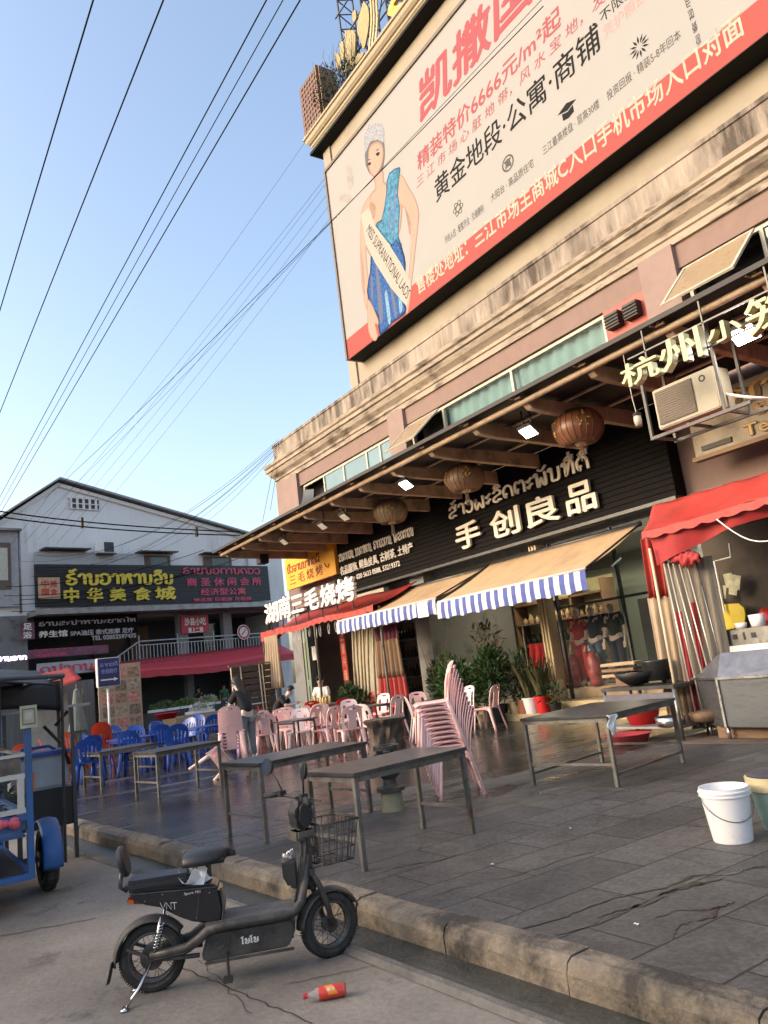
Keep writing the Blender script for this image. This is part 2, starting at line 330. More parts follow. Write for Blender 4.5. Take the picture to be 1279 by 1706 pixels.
# ------------------------------------------------------------------ ground
m, n, L, b = nodes_mat('road_concrete')
tc = ND(n, 'ShaderNodeTexCoord'); n1 = ND(n, 'ShaderNodeTexNoise', Scale=.55, Detail=9., Roughness=.62); n2 = ND(n, 'ShaderNodeTexNoise', Scale=26., Detail=6., Roughness=.7); n3 = ND(n, 'ShaderNodeTexNoise', Scale=1.7, Detail=10., Roughness=.75)
for q in (n1, n2, n3): L.new(tc.outputs['Object'], q.inputs[0])
r1 = ND(n, 'ShaderNodeValToRGB'); e = r1.color_ramp.elements; e[0].position = .33; e[1].position = .66; e[0].color = (.155,.135,.115,1); e[1].color = (.335,.295,.25,1)
L.new(n1.outputs[0], r1.inputs[0])
r3 = ND(n, 'ShaderNodeValToRGB'); e = r3.color_ramp.elements; e[0].position = .56; e[1].position = .70; L.new(n3.outputs[0], r3.inputs[0])
mx = ND(n, 'ShaderNodeMix', data_type='RGBA'); L.new(r3.outputs[0], mx.inputs[0]); L.new(r1.outputs[0], mx.inputs[6]); mx.inputs[7].default_value = (.06,.052,.045,1)
mg = ND(n, 'ShaderNodeMix', data_type='RGBA', blend_type='MULTIPLY'); mg.inputs[0].default_value = .55; r2 = ND(n, 'ShaderNodeValToRGB'); e = r2.color_ramp.elements; e[0].position = .3; e[1].position = .62; e[0].color = (.45,.45,.45,1)
L.new(n2.outputs[0], r2.inputs[0]); L.new(mx.outputs[2], mg.inputs[6]); L.new(r2.outputs[0], mg.inputs[7]); L.new(mg.outputs[2], b.inputs['Base Color'])
b.inputs['Roughness'].default_value = .82
bp = ND(n, 'ShaderNodeBump', Strength=.5, Distance=.012); L.new(n2.outputs[0], bp.inputs['Height']); L.new(bp.outputs[0], b.inputs['Normal'])

m, n, L, b = nodes_mat('plaza_stone')
tc = ND(n, 'ShaderNodeTexCoord'); sep = ND(n, 'ShaderNodeSeparateXYZ'); cmb = ND(n, 'ShaderNodeCombineXYZ'); L.new(tc.outputs['Object'], sep.inputs[0]); L.new(sep.outputs[1], cmb.inputs[0]); L.new(sep.outputs[0], cmb.inputs[1])
bk = ND(n, 'ShaderNodeTexBrick'); bk.inputs['Scale'].default_value = 1; bk.inputs['Brick Width'].default_value = 1.05; bk.inputs['Row Height'].default_value = .46; bk.inputs['Mortar Size'].default_value = .008; bk.inputs['Mortar Smooth'].default_value = .3
bk.inputs['Color1'].default_value = (.070,.069,.070,1); bk.inputs['Color2'].default_value = (.105,.102,.101,1); bk.inputs['Mortar'].default_value = (.02,.018,.017,1); L.new(cmb.outputs[0], bk.inputs[0])
n1 = ND(n, 'ShaderNodeTexNoise', Scale=.8, Detail=9., Roughness=.68); n2 = ND(n, 'ShaderNodeTexNoise', Scale=30., Detail=5., Roughness=.7); L.new(tc.outputs['Object'], n1.inputs[0]); L.new(tc.outputs['Object'], n2.inputs[0])
mp = ND(n, 'ShaderNodeMapping'); mp.inputs['Scale'].default_value = (2.2,.5,1); L.new(tc.outputs['Object'], mp.inputs[0]); n3 = ND(n, 'ShaderNodeTexNoise', Scale=.9, Detail=6., Roughness=.6, Distortion=.6); L.new(mp.outputs[0], n3.inputs[0])
r1 = ND(n, 'ShaderNodeValToRGB'); e = r1.color_ramp.elements; e[0].position = .32; e[1].position = .68; e[0].color = (.55,.54,.53,1); e[1].color = (1.3,1.24,1.15,1); L.new(n1.outputs[0], r1.inputs[0])
mgA = ND(n, 'ShaderNodeMix', data_type='RGBA', blend_type='MULTIPLY'); mgA.inputs[0].default_value = 1; L.new(bk.outputs[0], mgA.inputs[6]); L.new(r1.outputs[0], mgA.inputs[7])
# grease blots, grit and fine cracks in the stone
n5 = ND(n, 'ShaderNodeTexNoise', Scale=2.3, Detail=10., Roughness=.78, Distortion=1.2); L.new(tc.outputs['Object'], n5.inputs[0])
r5 = ND(n, 'ShaderNodeValToRGB'); e = r5.color_ramp.elements; e[0].position = .50; e[1].position = .70; e[0].color = (1,1,1,1); e[1].color = (.38,.36,.35,1); L.new(n5.outputs[0], r5.inputs[0])
vo = ND(n, 'ShaderNodeTexVoronoi', feature='DISTANCE_TO_EDGE', Scale=.75); nw = ND(n, 'ShaderNodeTexNoise', Scale=3., Detail=6.); L.new(tc.outputs['Object'], nw.inputs[0]); vm = ND(n, 'ShaderNodeMix', data_type='RGBA'); vm.inputs[0].default_value = .12; L.new(tc.outputs['Object'], vm.inputs[6]); L.new(nw.outputs[1], vm.inputs[7]); L.new(vm.outputs[2], vo.inputs['Vector'])
r6 = ND(n, 'ShaderNodeValToRGB'); e = r6.color_ramp.elements; e[0].position = .0; e[1].position = .008; e[0].color = (.6,.59,.58,1); L.new(vo.outputs['Distance'], r6.inputs[0])
r7 = ND(n, 'ShaderNodeValToRGB'); e = r7.color_ramp.elements; e[0].position = .42; e[1].position = .58; e[0].color = (.66,.65,.64,1); e[1].color = (1.22,1.2,1.18,1); L.new(n2.outputs[0], r7.inputs[0])
mgB = ND(n, 'ShaderNodeMix', data_type='RGBA', blend_type='MULTIPLY'); mgB.inputs[0].default_value = .85; L.new(mgA.outputs[2], mgB.inputs[6]); L.new(r5.outputs[0], mgB.inputs[7])
mgC = ND(n, 'ShaderNodeMix', data_type='RGBA', blend_type='MULTIPLY'); mgC.inputs[0].default_value = .8; L.new(mgB.outputs[2], mgC.inputs[6]); L.new(r6.outputs[0], mgC.inputs[7])
mg = ND(n, 'ShaderNodeMix', data_type='RGBA', blend_type='MULTIPLY'); mg.inputs[0].default_value = .75; L.new(mgC.outputs[2], mg.inputs[6]); L.new(r7.outputs[0], mg.inputs[7])
# wet film: towards the restaurants (-X) the stone is hosed down
xr = ND(n, 'ShaderNodeMapRange'); xr.inputs[1].default_value = -5.2; xr.inputs[2].default_value = -9.0; xr.inputs[3].default_value = -.22; xr.inputs[4].default_value = .17; L.new(sep.outputs[0], xr.inputs[0])
bk2 = ND(n, 'ShaderNodeTexBrick'); bk2.inputs['Scale'].default_value = 1; bk2.inputs['Brick Width'].default_value = 1.05; bk2.inputs['Row Height'].default_value = .46; bk2.inputs['Mortar Size'].default_value = .008; bk2.inputs['Color1'].default_value = (.34,.34,.34,1); bk2.inputs['Color2'].default_value = (.66,.66,.66,1); bk2.inputs['Mortar'].default_value = (.15,.15,.15,1); L.new(cmb.outputs[0], bk2.inputs[0])
tl = ND(n, 'ShaderNodeMath', operation='MULTIPLY_ADD'); tl.inputs[1].default_value = .42; L.new(bk2.outputs[0], tl.inputs[0]); L.new(n3.outputs[0], tl.inputs[2]); tl2 = ND(n, 'ShaderNodeMath', operation='SUBTRACT'); tl2.inputs[1].default_value = .21; L.new(tl.outputs[0], tl2.inputs[0])
ad = ND(n, 'ShaderNodeMath', operation='ADD'); L.new(tl2.outputs[0], ad.inputs[0]); L.new(xr.outputs[0], ad.inputs[1])
wr = ND(n, 'ShaderNodeValToRGB'); e = wr.color_ramp.elements; e[0].position = .46; e[1].position = .60; L.new(ad.outputs[0], wr.inputs[0])
wm = ND(n, 'ShaderNodeMix', data_type='RGBA', blend_type='MULTIPLY'); L.new(wr.outputs[0], wm.inputs[0]); L.new(mg.outputs[2], wm.inputs[6]); wm.inputs[7].default_value = (.5,.5,.52,1); L.new(wm.outputs[2], b.inputs['Base Color'])
rr = ND(n, 'ShaderNodeMapRange'); rr.inputs[3].default_value = .62; rr.inputs[4].default_value = .14; L.new(wr.outputs[0], rr.inputs[0]); L.new(rr.outputs[0], b.inputs['Roughness'])
hb = ND(n, 'ShaderNodeMath', operation='MULTIPLY'); hb.inputs[1].default_value = -1.6; L.new(bk.outputs[1], hb.inputs[0]); h2 = ND(n, 'ShaderNodeMath', operation='ADD'); L.new(hb.outputs[0], h2.inputs[0]); h3 = ND(n, 'ShaderNodeMath', operation='MULTIPLY'); h3.inputs[1].default_value = .5; L.new(n2.outputs[0], h3.inputs[0]); L.new(h3.outputs[0], h2.inputs[1])
bp = ND(n, 'ShaderNodeBump', Strength=.5, Distance=.014); L.new(h2.outputs[0], bp.inputs['Height']); L.new(bp.outputs[0], b.inputs['Normal'])
mat('kerb_stone', (.21,.17,.125), .8, var=.3, scale=5, bump=.7, bscale=30, dirt=(.04,.034,.028), dscale=2.2, dlo=.44, dhi=.62)
mat('gutter_wet', (.05,.048,.038), .4, var=.4, scale=5, bump=.5, bscale=30, dirt=(.022,.03,.014), dscale=2)
mat('gutter_lip', (.16,.145,.125), .8, var=.25, scale=4, bump=.4, dirt=(.06,.055,.05), dscale=3)

KP = [(30,3.3),(6,3.05),(-1,2.87),(-4.3,2.69),(-6.6,2.56),(-11.35,2.14),(-20,1.35),(-46,-1.0)]
def kerb_y(x):
    for (a, ya), (c, yc) in zip(KP, KP[1:]):
        if c <= x <= a: return ya+(yc-ya)*(x-a)/(c-a)
    return KP[-1][1]
struct(MB().bx(-300,-300,-.5, 300,300,0).build('road', _M['road_concrete']))
xs = [30-i*1.0 for i in range(77)]
mb = MB(); ring = [(x, kerb_y(x)+.17) for x in xs]+[(-46,40),(30,40)]
mb.prism(ring, .15, lambda a, c, d: (a, c, d+.01)); struct(mb.build('plaza', _M['plaza_stone']))
mb = MB(); x = 6.; k = RND
while x > -44:                      # kerb stones, one course with open joints
    w = k.uniform(.62, 1.05); a, c = x, x-w+.012; j = k.uniform(-.008, .008); t = k.uniform(-.006, .006)
    y0, y1 = kerb_y(a)+j, kerb_y(c)+j
    N = 4; prof = [(0.,-.02),(.0,.10),(.015,.145),(.05,.163+t),(.172,.165+t),(.172,-.02)]
    A = [mb._v((a, y0+p+k.uniform(-.004,.004), z)) for p, z in prof]; Bm = [mb._v(((a+c)/2, (y0+y1)/2+p+k.uniform(-.008,.008), z+k.uniform(-.004,.003))) for p, z in prof]; Cc = [mb._v((c, y1+p+k.uniform(-.004,.004), z)) for p, z in prof]
    for P, Q in ((A, Bm), (Bm, Cc)):
        for i in range(5): mb.bm.faces.new((P[i], P[i+1], Q[i+1], Q[i]))
    mb.bm.faces.new(A); mb.bm.faces.new(Cc[::-1]); x -= w
struct(mb.build('kerb', _M['kerb_stone'], smooth=False))
mb = MB(); mb2 = MB()
for a, c in zip(xs, xs[1:]):
    ya, yc = kerb_y(a), kerb_y(c)
    mb.poly([(a,ya-.26,.004),(a,ya,.006),(c,yc,.006),(c,yc-.26,.004)])
    mb2.poly([(a,ya-.34,.0045),(a,ya-.31,.03),(c,yc-.31,.03),(c,yc-.34,.0045)]); mb2.poly([(a,ya-.31,.03),(a,ya-.265,.03),(c,yc-.265,.03),(c,yc-.31,.03)]); mb2.poly([(a,ya-.265,.03),(a,ya-.26,.003),(c,yc-.26,.003),(c,yc-.265,.03)])
struct(mb.build('gutter', _M['gutter_wet'])); struct(mb2.build('gutter_edge', _M['gutter_lip']))
# cracks and expansion joints of the road: narrow sunk strips filled with dirt
mb = MB()
def strip(pts, w):
    for (a, c) in zip(pts, pts[1:]):
        A, Cq = V((*a, .004)), V((*c, .004)); d = (Cq-A).normalized(); nx = V((-d.y, d.x, 0))*w/2
        mb.poly([A-nx, A+nx, Cq+nx, Cq-nx])
def jag(a, c, n, j):
    return [(a[0]+(c[0]-a[0])*i/n+(RND.uniform(-j,j) if 0 < i < n else 0), a[1]+(c[1]-a[1])*i/n+(RND.uniform(-j,j) if 0 < i < n else 0)) for i in range(n+1)]
g = lambda x, y: tuple(G(x, y, 0)[:2])
strip(jag(g(300,1612), g(520,1706), 22, .012), .008); strip(jag(g(480,1640), g(640,1606), 18, .012), .005); strip(jag(g(640,1600), g(900,1720), 16, .008), .012); strip(jag(g(0,1560), g(160,1530), 8, .02), .01); strip(jag(g(330,1600),g(420,1690),14,.02),.004)
struct(mb.build('road_joint', mat('joint_dirt', (.035,.03,.026), .9)))

# water trickles and dirt tracks across the paving, little scraps of litter
mb = MB(); TR = random.Random(3)
def trickle(p, q, w, n=26, z=.164):
    a, c = G(*p), G(*q); L0 = None
    for i in range(n+1):
        t = i/n; b_ = a.lerp(c, t); d = (c-a).normalized(); nx = V((-d.y, d.x, 0)); o = nx*(.03*math.sin(t*9+p[0])+TR.uniform(-.012,.012)); ww = w*(.35+TR.random())*(1-.5*t); A = [V((b_.x,b_.y,z))+o+nx*ww/2, V((b_.x,b_.y,z))+o-nx*ww/2]
        if L0: mb.poly([L0[0], A[0], A[1], L0[1]])
        L0 = A
for p, q, w in (((1150,1462),(868,1546),.035),((1195,1460),(930,1560),.03),((1165,1470),(1000,1530),.07),((1230,1505),(1085,1528),.025),((1205,1512),(1110,1560),.03),((990,1420),(700,1500),.012),((1279,1445),(1140,1465),.03),((760,1425),(600,1462),.014)): trickle(p, q, w)
struct(mb.build('water_trickle', mat('trickle', (.028,.026,.026), .3, var=.3)))
# ------------------------------------------------------------------ main building
X0, X1, YW, YB = -24.6, 7.0, 12.3, 30.
BLD = thing('commercial_building', 'long beige and mauve shop building with stained parapet and a tall upper block behind it', 'building', (-10, 14, 0))
PB = FY(YW)
mb = MB()
mb.bx(X0, YW, 4.0, X1, YW+.3, 6.55)                                   # spandrel behind the signs
mb.bx(X0, YW+.003, 8.12, X1, YW+.3, 9.3)                               # frieze
mb.bx(X0, YW+.3, 4.02, X0+.3, YB, 9.3); mb.bx(X1-.3, YW+.3, 0, X1, YB, 9.3); mb.bx(X0+.3, YB-.3, 0, X1-.3, YB, 9.3)
mb.bx(X0, YW+.3, 0.1, X0+.25, YB, 4.02)
mb.build('wall', _M['mauve'], BLD)
PIL = [(X0, -23.0), (-17.15, -16.4), (-8.24, -7.5), (-.6, .15)]
for a, c in PIL:
    MB().bx(a-.02, YW-.1, 6.0, c, YW+.32, 8.6).build('pilaster', _M['mauve_light'], BLD)
for a, c in ((X0-.01, -23.9), (-17.15,-16.5), (-8.24,-7.5), (-.6,.15)):
    MB().bx(a, YW-.05, .1, c, YW+.4, 4.01).build('shop_pier', _M['grey_wall'], BLD)
def prof_sweep(prof, x0, y0, x1, yb):    # building corner at x0,y0: along the front and round the left side
    mb = MB(); pts = [(x0, yb), (x0, y0), (x1, y0)]
    R_ = []
    for a, z in prof:
        R_.append([(x0-a, yb, z), (x0-a, y0-a, z), (x1, y0-a, z)])
    rows = [[mb._v(p) for p in r] for r in R_]
    for A, B in zip(rows, rows[1:]):
        for i in range(2): mb.bm.faces.new((A[i], A[i+1], B[i+1], B[i]))
    return mb
prof_sweep([(-.1,8.58),(.06,8.58),(.06,8.72),(.1,8.74),(.1,8.82),(.14,8.86),(.22,8.93),(.26,9.02),(.27,9.06),(.33,9.08),(.33,9.16),(.30,9.2),(.36,9.24),(.38,9.33),(.2,9.36),(.08,9.40),(.06,9.41),(-.1,9.41)], X0, YW, X1, YB).build('cornice', _M['cream_cornice'], BLD)
prof_sweep([(-.2,9.40),(.055,9.40),(.055,10.0),(.085,10.01),(.085,10.1),(-.22,10.1),(-.22,9.4)], X0, YW, X1, YB).build('parapet', _M['cream_stained'], BLD)
MB().bx(X0+.1, YW+.1, 9.2, X1-.1, YB-.1, 9.36).build('roof_deck', _M['concrete'], BLD)
# upper block
TX0, TX1, TY, TZ = -19.95, 6.2, 13., 19.4
MB().bx(TX0, TY, 9.36, TX1, YB-.5, TZ+.35).build('upper_block', _M['cream'], BLD)
MB().bx(TX0-.03, TY-.06, 9.37, TX0+.42, TY+.4, TZ-.05).build('corner_pilaster', _M['cream'], BLD)
prof_sweep([(-.1,19.32),(.26,19.36),(.38,19.4),(.38,19.5),(.32,19.52),(-.1,19.52)], TX0, TY, TX1, YB-.5).build('dark_fascia_shade', _M['dark_band'], BLD)  # dark strip whose near-black colour also holds the soffit shade and shadow gap
prof_sweep([(-.1,19.522),(.28,19.522),(.28,19.66),(.33,19.7),(.33,19.78),(.38,19.8),(.45,19.88),(.47,20.0),(.52,20.02),(.52,20.1),(-.1,20.12)], TX0, TY, TX1, YB-.5).build('upper_cornice', _M['tower_cornice'], BLD)
# windows of the first floor
def window(x0, x1, muls, panes, name='window', z0=6.5, z1=8.1):
    f = MB(); y = YW+.1
    f.bx(x0, y-.03, z1-.07, x1, y+.05, z1); f.bx(x0, y-.03, z0, x1, y+.05, z0+.07)
    for q in [x0+.035]+muls+[x1-.035]: f.bx(q-.035, y-.035, z0+.07, q+.035, y+.05, z1-.07)
    fo = f.build(name, _M['frame_cream'], BLD)
    edges = [x0]+muls+[x1]
    for i in range(len(edges)-1):
        if panes[i] is None: continue
        MB().bx(edges[i]+.02, y+.0, z0+.05, edges[i+1]-.02, y+.012, z1-.05).build('pane', _M[panes[i]], fo)
    bk = MB()
    bk.bx(x0-.1, y+.45, z0-.1, x1+.1, y+.5, z1+.15); bk.build('room_back', _M['dark_inside'], fo)
    return fo
def hung_curtain(fo, x0, x1, z0, z1, m):
    mb = MB(); n = int((x1-x0)/.045)
    mb.sheet(lambda u, v: (x0+(x1-x0)*u, YW+.24+.03*math.sin(u*(x1-x0)*2*PI/.36)+.012*math.sin(u*31), z0+(z1-z0)*v), n, 1); mb.build('curtain', _M[m], fo, smooth=True)
fo = window(-22.85, -17.25, [-21.4,-20.1,-18.7,-17.95], [None,'glass_blue','glass_blue','glass_blue','glass_blue'])
fo = window(-16.3, -9.35, [-14.85,-12.2], [None,'glass','glass']); hung_curtain(fo, -14.8, -9.4, 6.5, 8.05, 'curtain_teal')
fo = window(-7.42, -.7, [-5.95,-3.3], [None,'glass_dark','glass_dark'])
def awning_sash(x0, x1, ang, zt=8.05, L=1.15):
    c, s_ = math.cos(R(ang)), math.sin(R(ang)); y = YW-.02
    P = Plane((0, y, zt), (1,0,0), (0,-c,-s_)); P.v = V((0,-s_,-c)); mb = MB(P.mat() if False else MX(((1,0,0,0),(0,-s_,-c,y),(0,-c,s_,zt),(0,0,0,1))))
    for a, b_, c_, d in ((x0, 0, x1, .07), (x0, L-.07, x1, L)): mb.bx(a, b_, -.02, c_, d, .02)
    mb.bx(x0, .07, -.02, x0+.06, L-.07, .02); mb.bx(x1-.06, .07, -.02, x1, L-.07, .02)
    so_ = mb.build('opened_sash', _M['frame_cream'], BLD)
    mb = MB(MX(((1,0,0,0),(0,-s_,-c,y),(0,-c,s_,zt),(0,0,0,1)))); mb.bx(x0+.06, .07, -.004, x1-.06, L-.07, .006); mb.build('pane', mat('tan_pane', (.27,.205,.13), .3, var=.08), so_)
awning_sash(-16.28, -14.9, 48, L=1.25); awning_sash(-7.4, -6.0, 46, L=1.3)
mb = MB(); mb.bx(-9.3, YW-.03, 6.5, -8.26, YW+.25, 8.1); rp = mb.build('red_infill_panel', _M['red_panel'], BLD)
for xc in (-9.0, -8.55):
    mb = MB(); mb.bx(xc-.16, YW-.2, 7.62, xc+.16, YW-.03, 7.92)
    for i in range(4): mb.box((xc, YW-.2, 7.67+i*.065), (.34, .05, .02), MX.Rotation(R(30), 3, 'X'))
    mb.build('vent_hood', _M['black'], rp)
# a dark bent sheet left in the open corner window
MB().thick(lambda u, v: (-22.7+.75*u, YW-.02-.25*v*v, 7.9-.65*v-.15*u), 4, 6, .02).build('bent_tin_sheet', _M['steel_dark'], BLD)
# ground floor: shop rooms
FZ = .5
mb = MB(); mb.bx(X0+.25, YW+.12, .05, X1-.3, 19, FZ); mb.build('shop_floor', mat('floor_tile', (.33,.29,.24), .3, var=.1), BLD)
mb = MB(); mb.bx(X0+.25, YW+.31, 3.86, X1-.3, 19.2, 4.0); mb.build('shop_ceiling', mat('ceil', (.32,.32,.3), .8), BLD)
mb = MB(); mb.bx(X0+.25, 18.6, FZ, -17.0, 18.8, 3.86); mb.bx(-7.6, 18.6, FZ, X1-.3, 18.8, 3.86); mb.build('rear_wall', _M['dark_grey'], BLD)
mb = MB(); mb.bx(-16.9, 17.0, FZ, -7.7, 17.2, 3.86); mb.build('showroom_wall', mat('green_white', (.48,.53,.46), .7, var=.05), BLD)
for xx, mm in ((-16.85, 'grey_wall'), (-7.85, 'dark_grey')): MB().bx(xx-.1, YW+.4, FZ, xx+.1, 18.6, 3.86).build('partition', _M[mm], BLD)
mb = MB(); mb.bx(-15.9, 11.62, .14, -8.3, YW+.12, .30); mb.build('step', _M['step_yellow'], BLD, bevel=.012)
mb = MB(); mb.bx(-13.6, 11.98, .30, -8.3, YW+.118, FZ-.003); mb.build('step', _M['step_yellow'], BLD, bevel=.012)
# ------------------------------------------------------------------ billboard on the upper block
YBB = 12.42
PBB = FY(YBB)
BB = thing('billboard', 'huge beige property advertisement with a crowned woman and a red bottom band', 'billboard', (-11, 12.7, 11.2))
bx0, bx1, bz0, bz1 = -19.12, -3.3, 11.22, 17.88
MB().bx(bx0, YBB+.02, bz0, bx1, TY-.01, bz1).build('box', _M['dark_band'], BB)
mat('print_beige', (.285,.28,.286), .8, spec=.15, var=.025, scale=.6); mat('print_red', (.30,.07,.066), .8, spec=.15, var=.06, scale=1); mat('print_red_text', (.28,.072,.088), .8, spec=.15, var=.05); mat('print_black', (.012,.011,.011), .8, spec=.15); mat('print_grey', (.07,.065,.063), .8, spec=.15); mat('print_cream', (.37,.34,.29), .8, spec=.15); mat('print_pale', (.262,.245,.24), .8, spec=.15); mat('print_pink', (.38,.17,.17), .5)
MB().bx(bx0, YBB, bz0, bx1, YBB+.018, bz1).build('printed_sheet', _M['print_beige'], BB)
mb = MB()
for a in ((bx0-.09,bz0,bx0,bz1), (bx0-.09,bz1,bx1,bz1+.1)): mb.bx(a[0], YBB-.05, a[1], a[2], TY, a[3])
mb.bx(bx0-.16, YBB+.1, bz1+.17, bx1, TY, bz1+.22)
mb.build('frame', mat('frame_brown', (.10,.075,.05), .5), BB)
def on(o, b): return PBB.pt(o, b, 0)
def bbpoly(pts, name, m, off, px=True, smooth=0):
    q = [PBB.uv(*p) for p in pts] if px else pts
    if smooth: q = crom(q+[q[0]], smooth)[:-1]
    mb = MB(); vs_ = [mb._v(PBB.pt(a, b, off)) for a, b in q]
    for tri in tessellate_polygon([[V((a, b, 0)) for a, b in q]]):
        try: mb.bm.faces.new([vs_[i] for i in tri])
        except ValueError: pass
    return mb.build(name, _M[m], BB)
bzr = PBB.uv(574, 570)[1]
MB().bx(bx0, YBB-.003, bz0, bx1, YBB-.0005, bzr+.02).build('red_band', _M['print_red'], BB)
def bbt(body, bl, tr, m, off=.004, **k): return ptext(MB(), body, PBB, bl, tr, off, **k).build('printed_line', _M[m], BB)
pit = 1.53
def bbx(body, x0, z0, x1, z1, m, off=.004, **k): return text(MB(), body, PBB, x0, z0, x1, z1, off, **k).build('printed_line', _M[m], BB)
text(MB(), '凯撒国际', PBB, -14.15, 16.0, -14.15+pit*4, 17.35, .004, bold=.03, shear=.2).build('printed_title', _M['print_red_text'], BB)
bbx('精装特价6666元/m²起', -14.5, 14.80, -9.05, 15.34, 'print_red_text', bold=.018, shear=.12)
bbx('三 江 市 场 心 脏 地 带，风 水 宝 地，发', -14.65, 14.38, -7.9, 14.70, 'print_red_text', shear=.2)
bbx('黄金地段·公寓·商铺', -13.95, 13.5, -8.22, 14.2, 'print_black', bold=.01, shear=.06)
bbx('不限国籍购房', -8.1, 14.0, -6.3, 14.28, 'print_black')
bbx('凭护照即可购房', -8.1, 13.62, -6.2, 13.92, 'print_pink')
for body, bl, tr in (('拎包入住 · 配套齐全 · 交通便利', (742,404),(805,345)), ('大阳台 · 高品质住宅', (818,335),(888,268)), ('三江最高楼盘 · 层高30楼', (905,256),(1000,182)), ('投资回报 · 精装5-8年回本', (1012,165),(1135,62))): q_ = PBB.uv(*bl); q2_ = PBB.uv(*tr); bbx(body, q_[0], q_[1]-.05, q2_[0], q_[1]+.17, 'print_grey')
for i, ch in enumerate('后加微信'): bbt(ch, (1139+i*6,-2+i*21), (1151+i*6,10+i*21-1), 'print_black')
bbx('售楼处地址：三江市场主商城C入口手机市场入口对面', PBB.uv(697,497)[0], 11.48, PBB.uv(1243,60)[0], 12.0, 'print_cream', off=.007, bold=.02)
# four small printed pictograms
def disc(c, r, m, ring=0, seg=24, off=.004, name='pictogram'):
    u0, v0 = PBB.uv(*c); mb = MB()
    if ring:
        A = [mb._v(PBB.pt(u0+r*math.cos(2*PI*k/seg), v0+r*math.sin(2*PI*k/seg), off)) for k in range(seg)]; B = [mb._v(PBB.pt(u0+(r-ring)*math.cos(2*PI*k/seg), v0+(r-ring)*math.sin(2*PI*k/seg), off)) for k in range(seg)]
        for k in range(seg): mb.bm.faces.new((A[k], A[(k+1)%seg], B[(k+1)%seg], B[k]))
    else: mb.bm.faces.new([mb._v(PBB.pt(u0+r*math.cos(2*PI*k/seg), v0+r*math.sin(2*PI*k/seg), off)) for k in range(seg)])
    return mb
mb = MB(); u0, v0 = PBB.uv(763,347)
for k in range(3):
    t = k*PI/3
    pts = [(u0+.2*math.cos(s)*math.cos(t)-.08*math.sin(s)*math.sin(t), v0+.2*math.cos(s)*math.sin(t)+.08*math.sin(s)*math.cos(t)) for s in [i*2*PI/20 for i in range(20)]]
    mb.tube([PBB.pt(a_, b_, .004) for a_, b_ in pts], .008, 4, closed=True)
mb.build('pictogram', _M['print_grey'], BB)
disc((846,272), .2, 'print_grey', ring=.04).build('pictogram', _M['print_grey'], BB)
u0, v0 = PBB.uv(846,272); text(MB(), '寓', PBB, u0-.11, v0-.12, u0+.11, v0+.12, .004, bold=.02).build('pictogram', _M['print_grey'], BB)
u0, v0 = PBB.uv(945,183); mb = MB(); mb.poly([PBB.pt(u0-.28,v0+.06,.004),PBB.pt(u0,v0-.02,.004),PBB.pt(u0+.28,v0+.06,.004),PBB.pt(u0,v0+.16,.004)]); mb.poly([PBB.pt(u0-.16,v0-.0,.004),PBB.pt(u0-.16,v0-.16,.004),PBB.pt(u0,v0-.2,.004),PBB.pt(u0+.16,v0-.16,.004),PBB.pt(u0+.16,v0-.0,.004),PBB.pt(u0,v0-.05,.004)]); mb.build('pictogram', _M['print_black'], BB)
u0, v0 = PBB.uv(1065,78); mb = MB()
for k in range(12):
    t = k*PI/6; r = .24
    mb.poly([PBB.pt(u0+.06*math.cos(t), v0+.06*math.sin(t), .004), PBB.pt(u0+r*.6*math.cos(t+.16), v0+r*.6*math.sin(t+.16), .004), PBB.pt(u0+r*math.cos(t), v0+r*math.sin(t), .004), PBB.pt(u0+r*.6*math.cos(t-.16), v0+r*.6*math.sin(t-.16), .004)])
mb.build('pictogram', _M['print_black'], BB)
# printed figure (flat print): skin, gown, sash, crown, generic face
def P3(a, c): return (540+a*.2581, 180+c*.2581)
def inset(q, d):
    n = len(q); A = sum(q[i][0]*q[(i+1)%n][1]-q[(i+1)%n][0]*q[i][1] for i in range(n)); s_ = 1 if A > 0 else -1; out = []
    for i in range(n):
        a, b, c = V(q[i-1]), V(q[i]), V(q[(i+1)%n]); e0, e1 = (b-a), (c-b)
        if e0.length < 1e-6 or e1.length < 1e-6: out.append(q[i]); continue
        e0.normalize(); e1.normalize(); nn = V((-e0.y,e0.x))+V((-e1.y,e1.x)); L_ = nn.length
        out.append(tuple(b+nn*(s_*d/max(.9,L_*L_/2))) if L_ > .2 else q[i])
    return out
def tones(pts, name, c0, c1, off, lv=5, step=.022, noise=.04, ns=2., smooth=3):
    q = [PBB.uv(*p) for p in pts]; q = crom(q+[q[0]], smooth)[:-1]
    for k in range(lv):
        t = k/(lv-1); c = tuple(c0[i]+(c1[i]-c0[i])*t for i in range(3)); mn = 'print_%s_tone_%d' % (name, k); mat(mn, c, .8, spec=.15, var=noise, scale=ns); bbpoly(q, name, mn, off+.00015*k, px=False); q = inset(q, step)
def sil(pts): return [P3(*p) for p in pts]
mat('print_skin', (.30,.205,.165), .8, spec=.15, var=.03); mat('print_skin_dark', (.27,.165,.13), .55); mat('print_gown', (.015,.055,.19), .5, var=.75, scale=14); mat('print_gown_light', (.03,.13,.24), .5, var=.7, scale=10); mat('print_silver', (.17,.18,.215), .5, var=.75, scale=18); mat('print_hair', (.03,.025,.026), .5); mat('print_sash', (.33,.305,.28), .8, spec=.15, var=.04); mat('print_lip', (.5,.16,.15), .5)
bbpoly(sil([(268,250),(300,195),(350,185),(385,215),(388,320),(378,400),(350,440),(300,430),(272,370)]), 'printed_hair', 'print_hair', .0035, smooth=4)
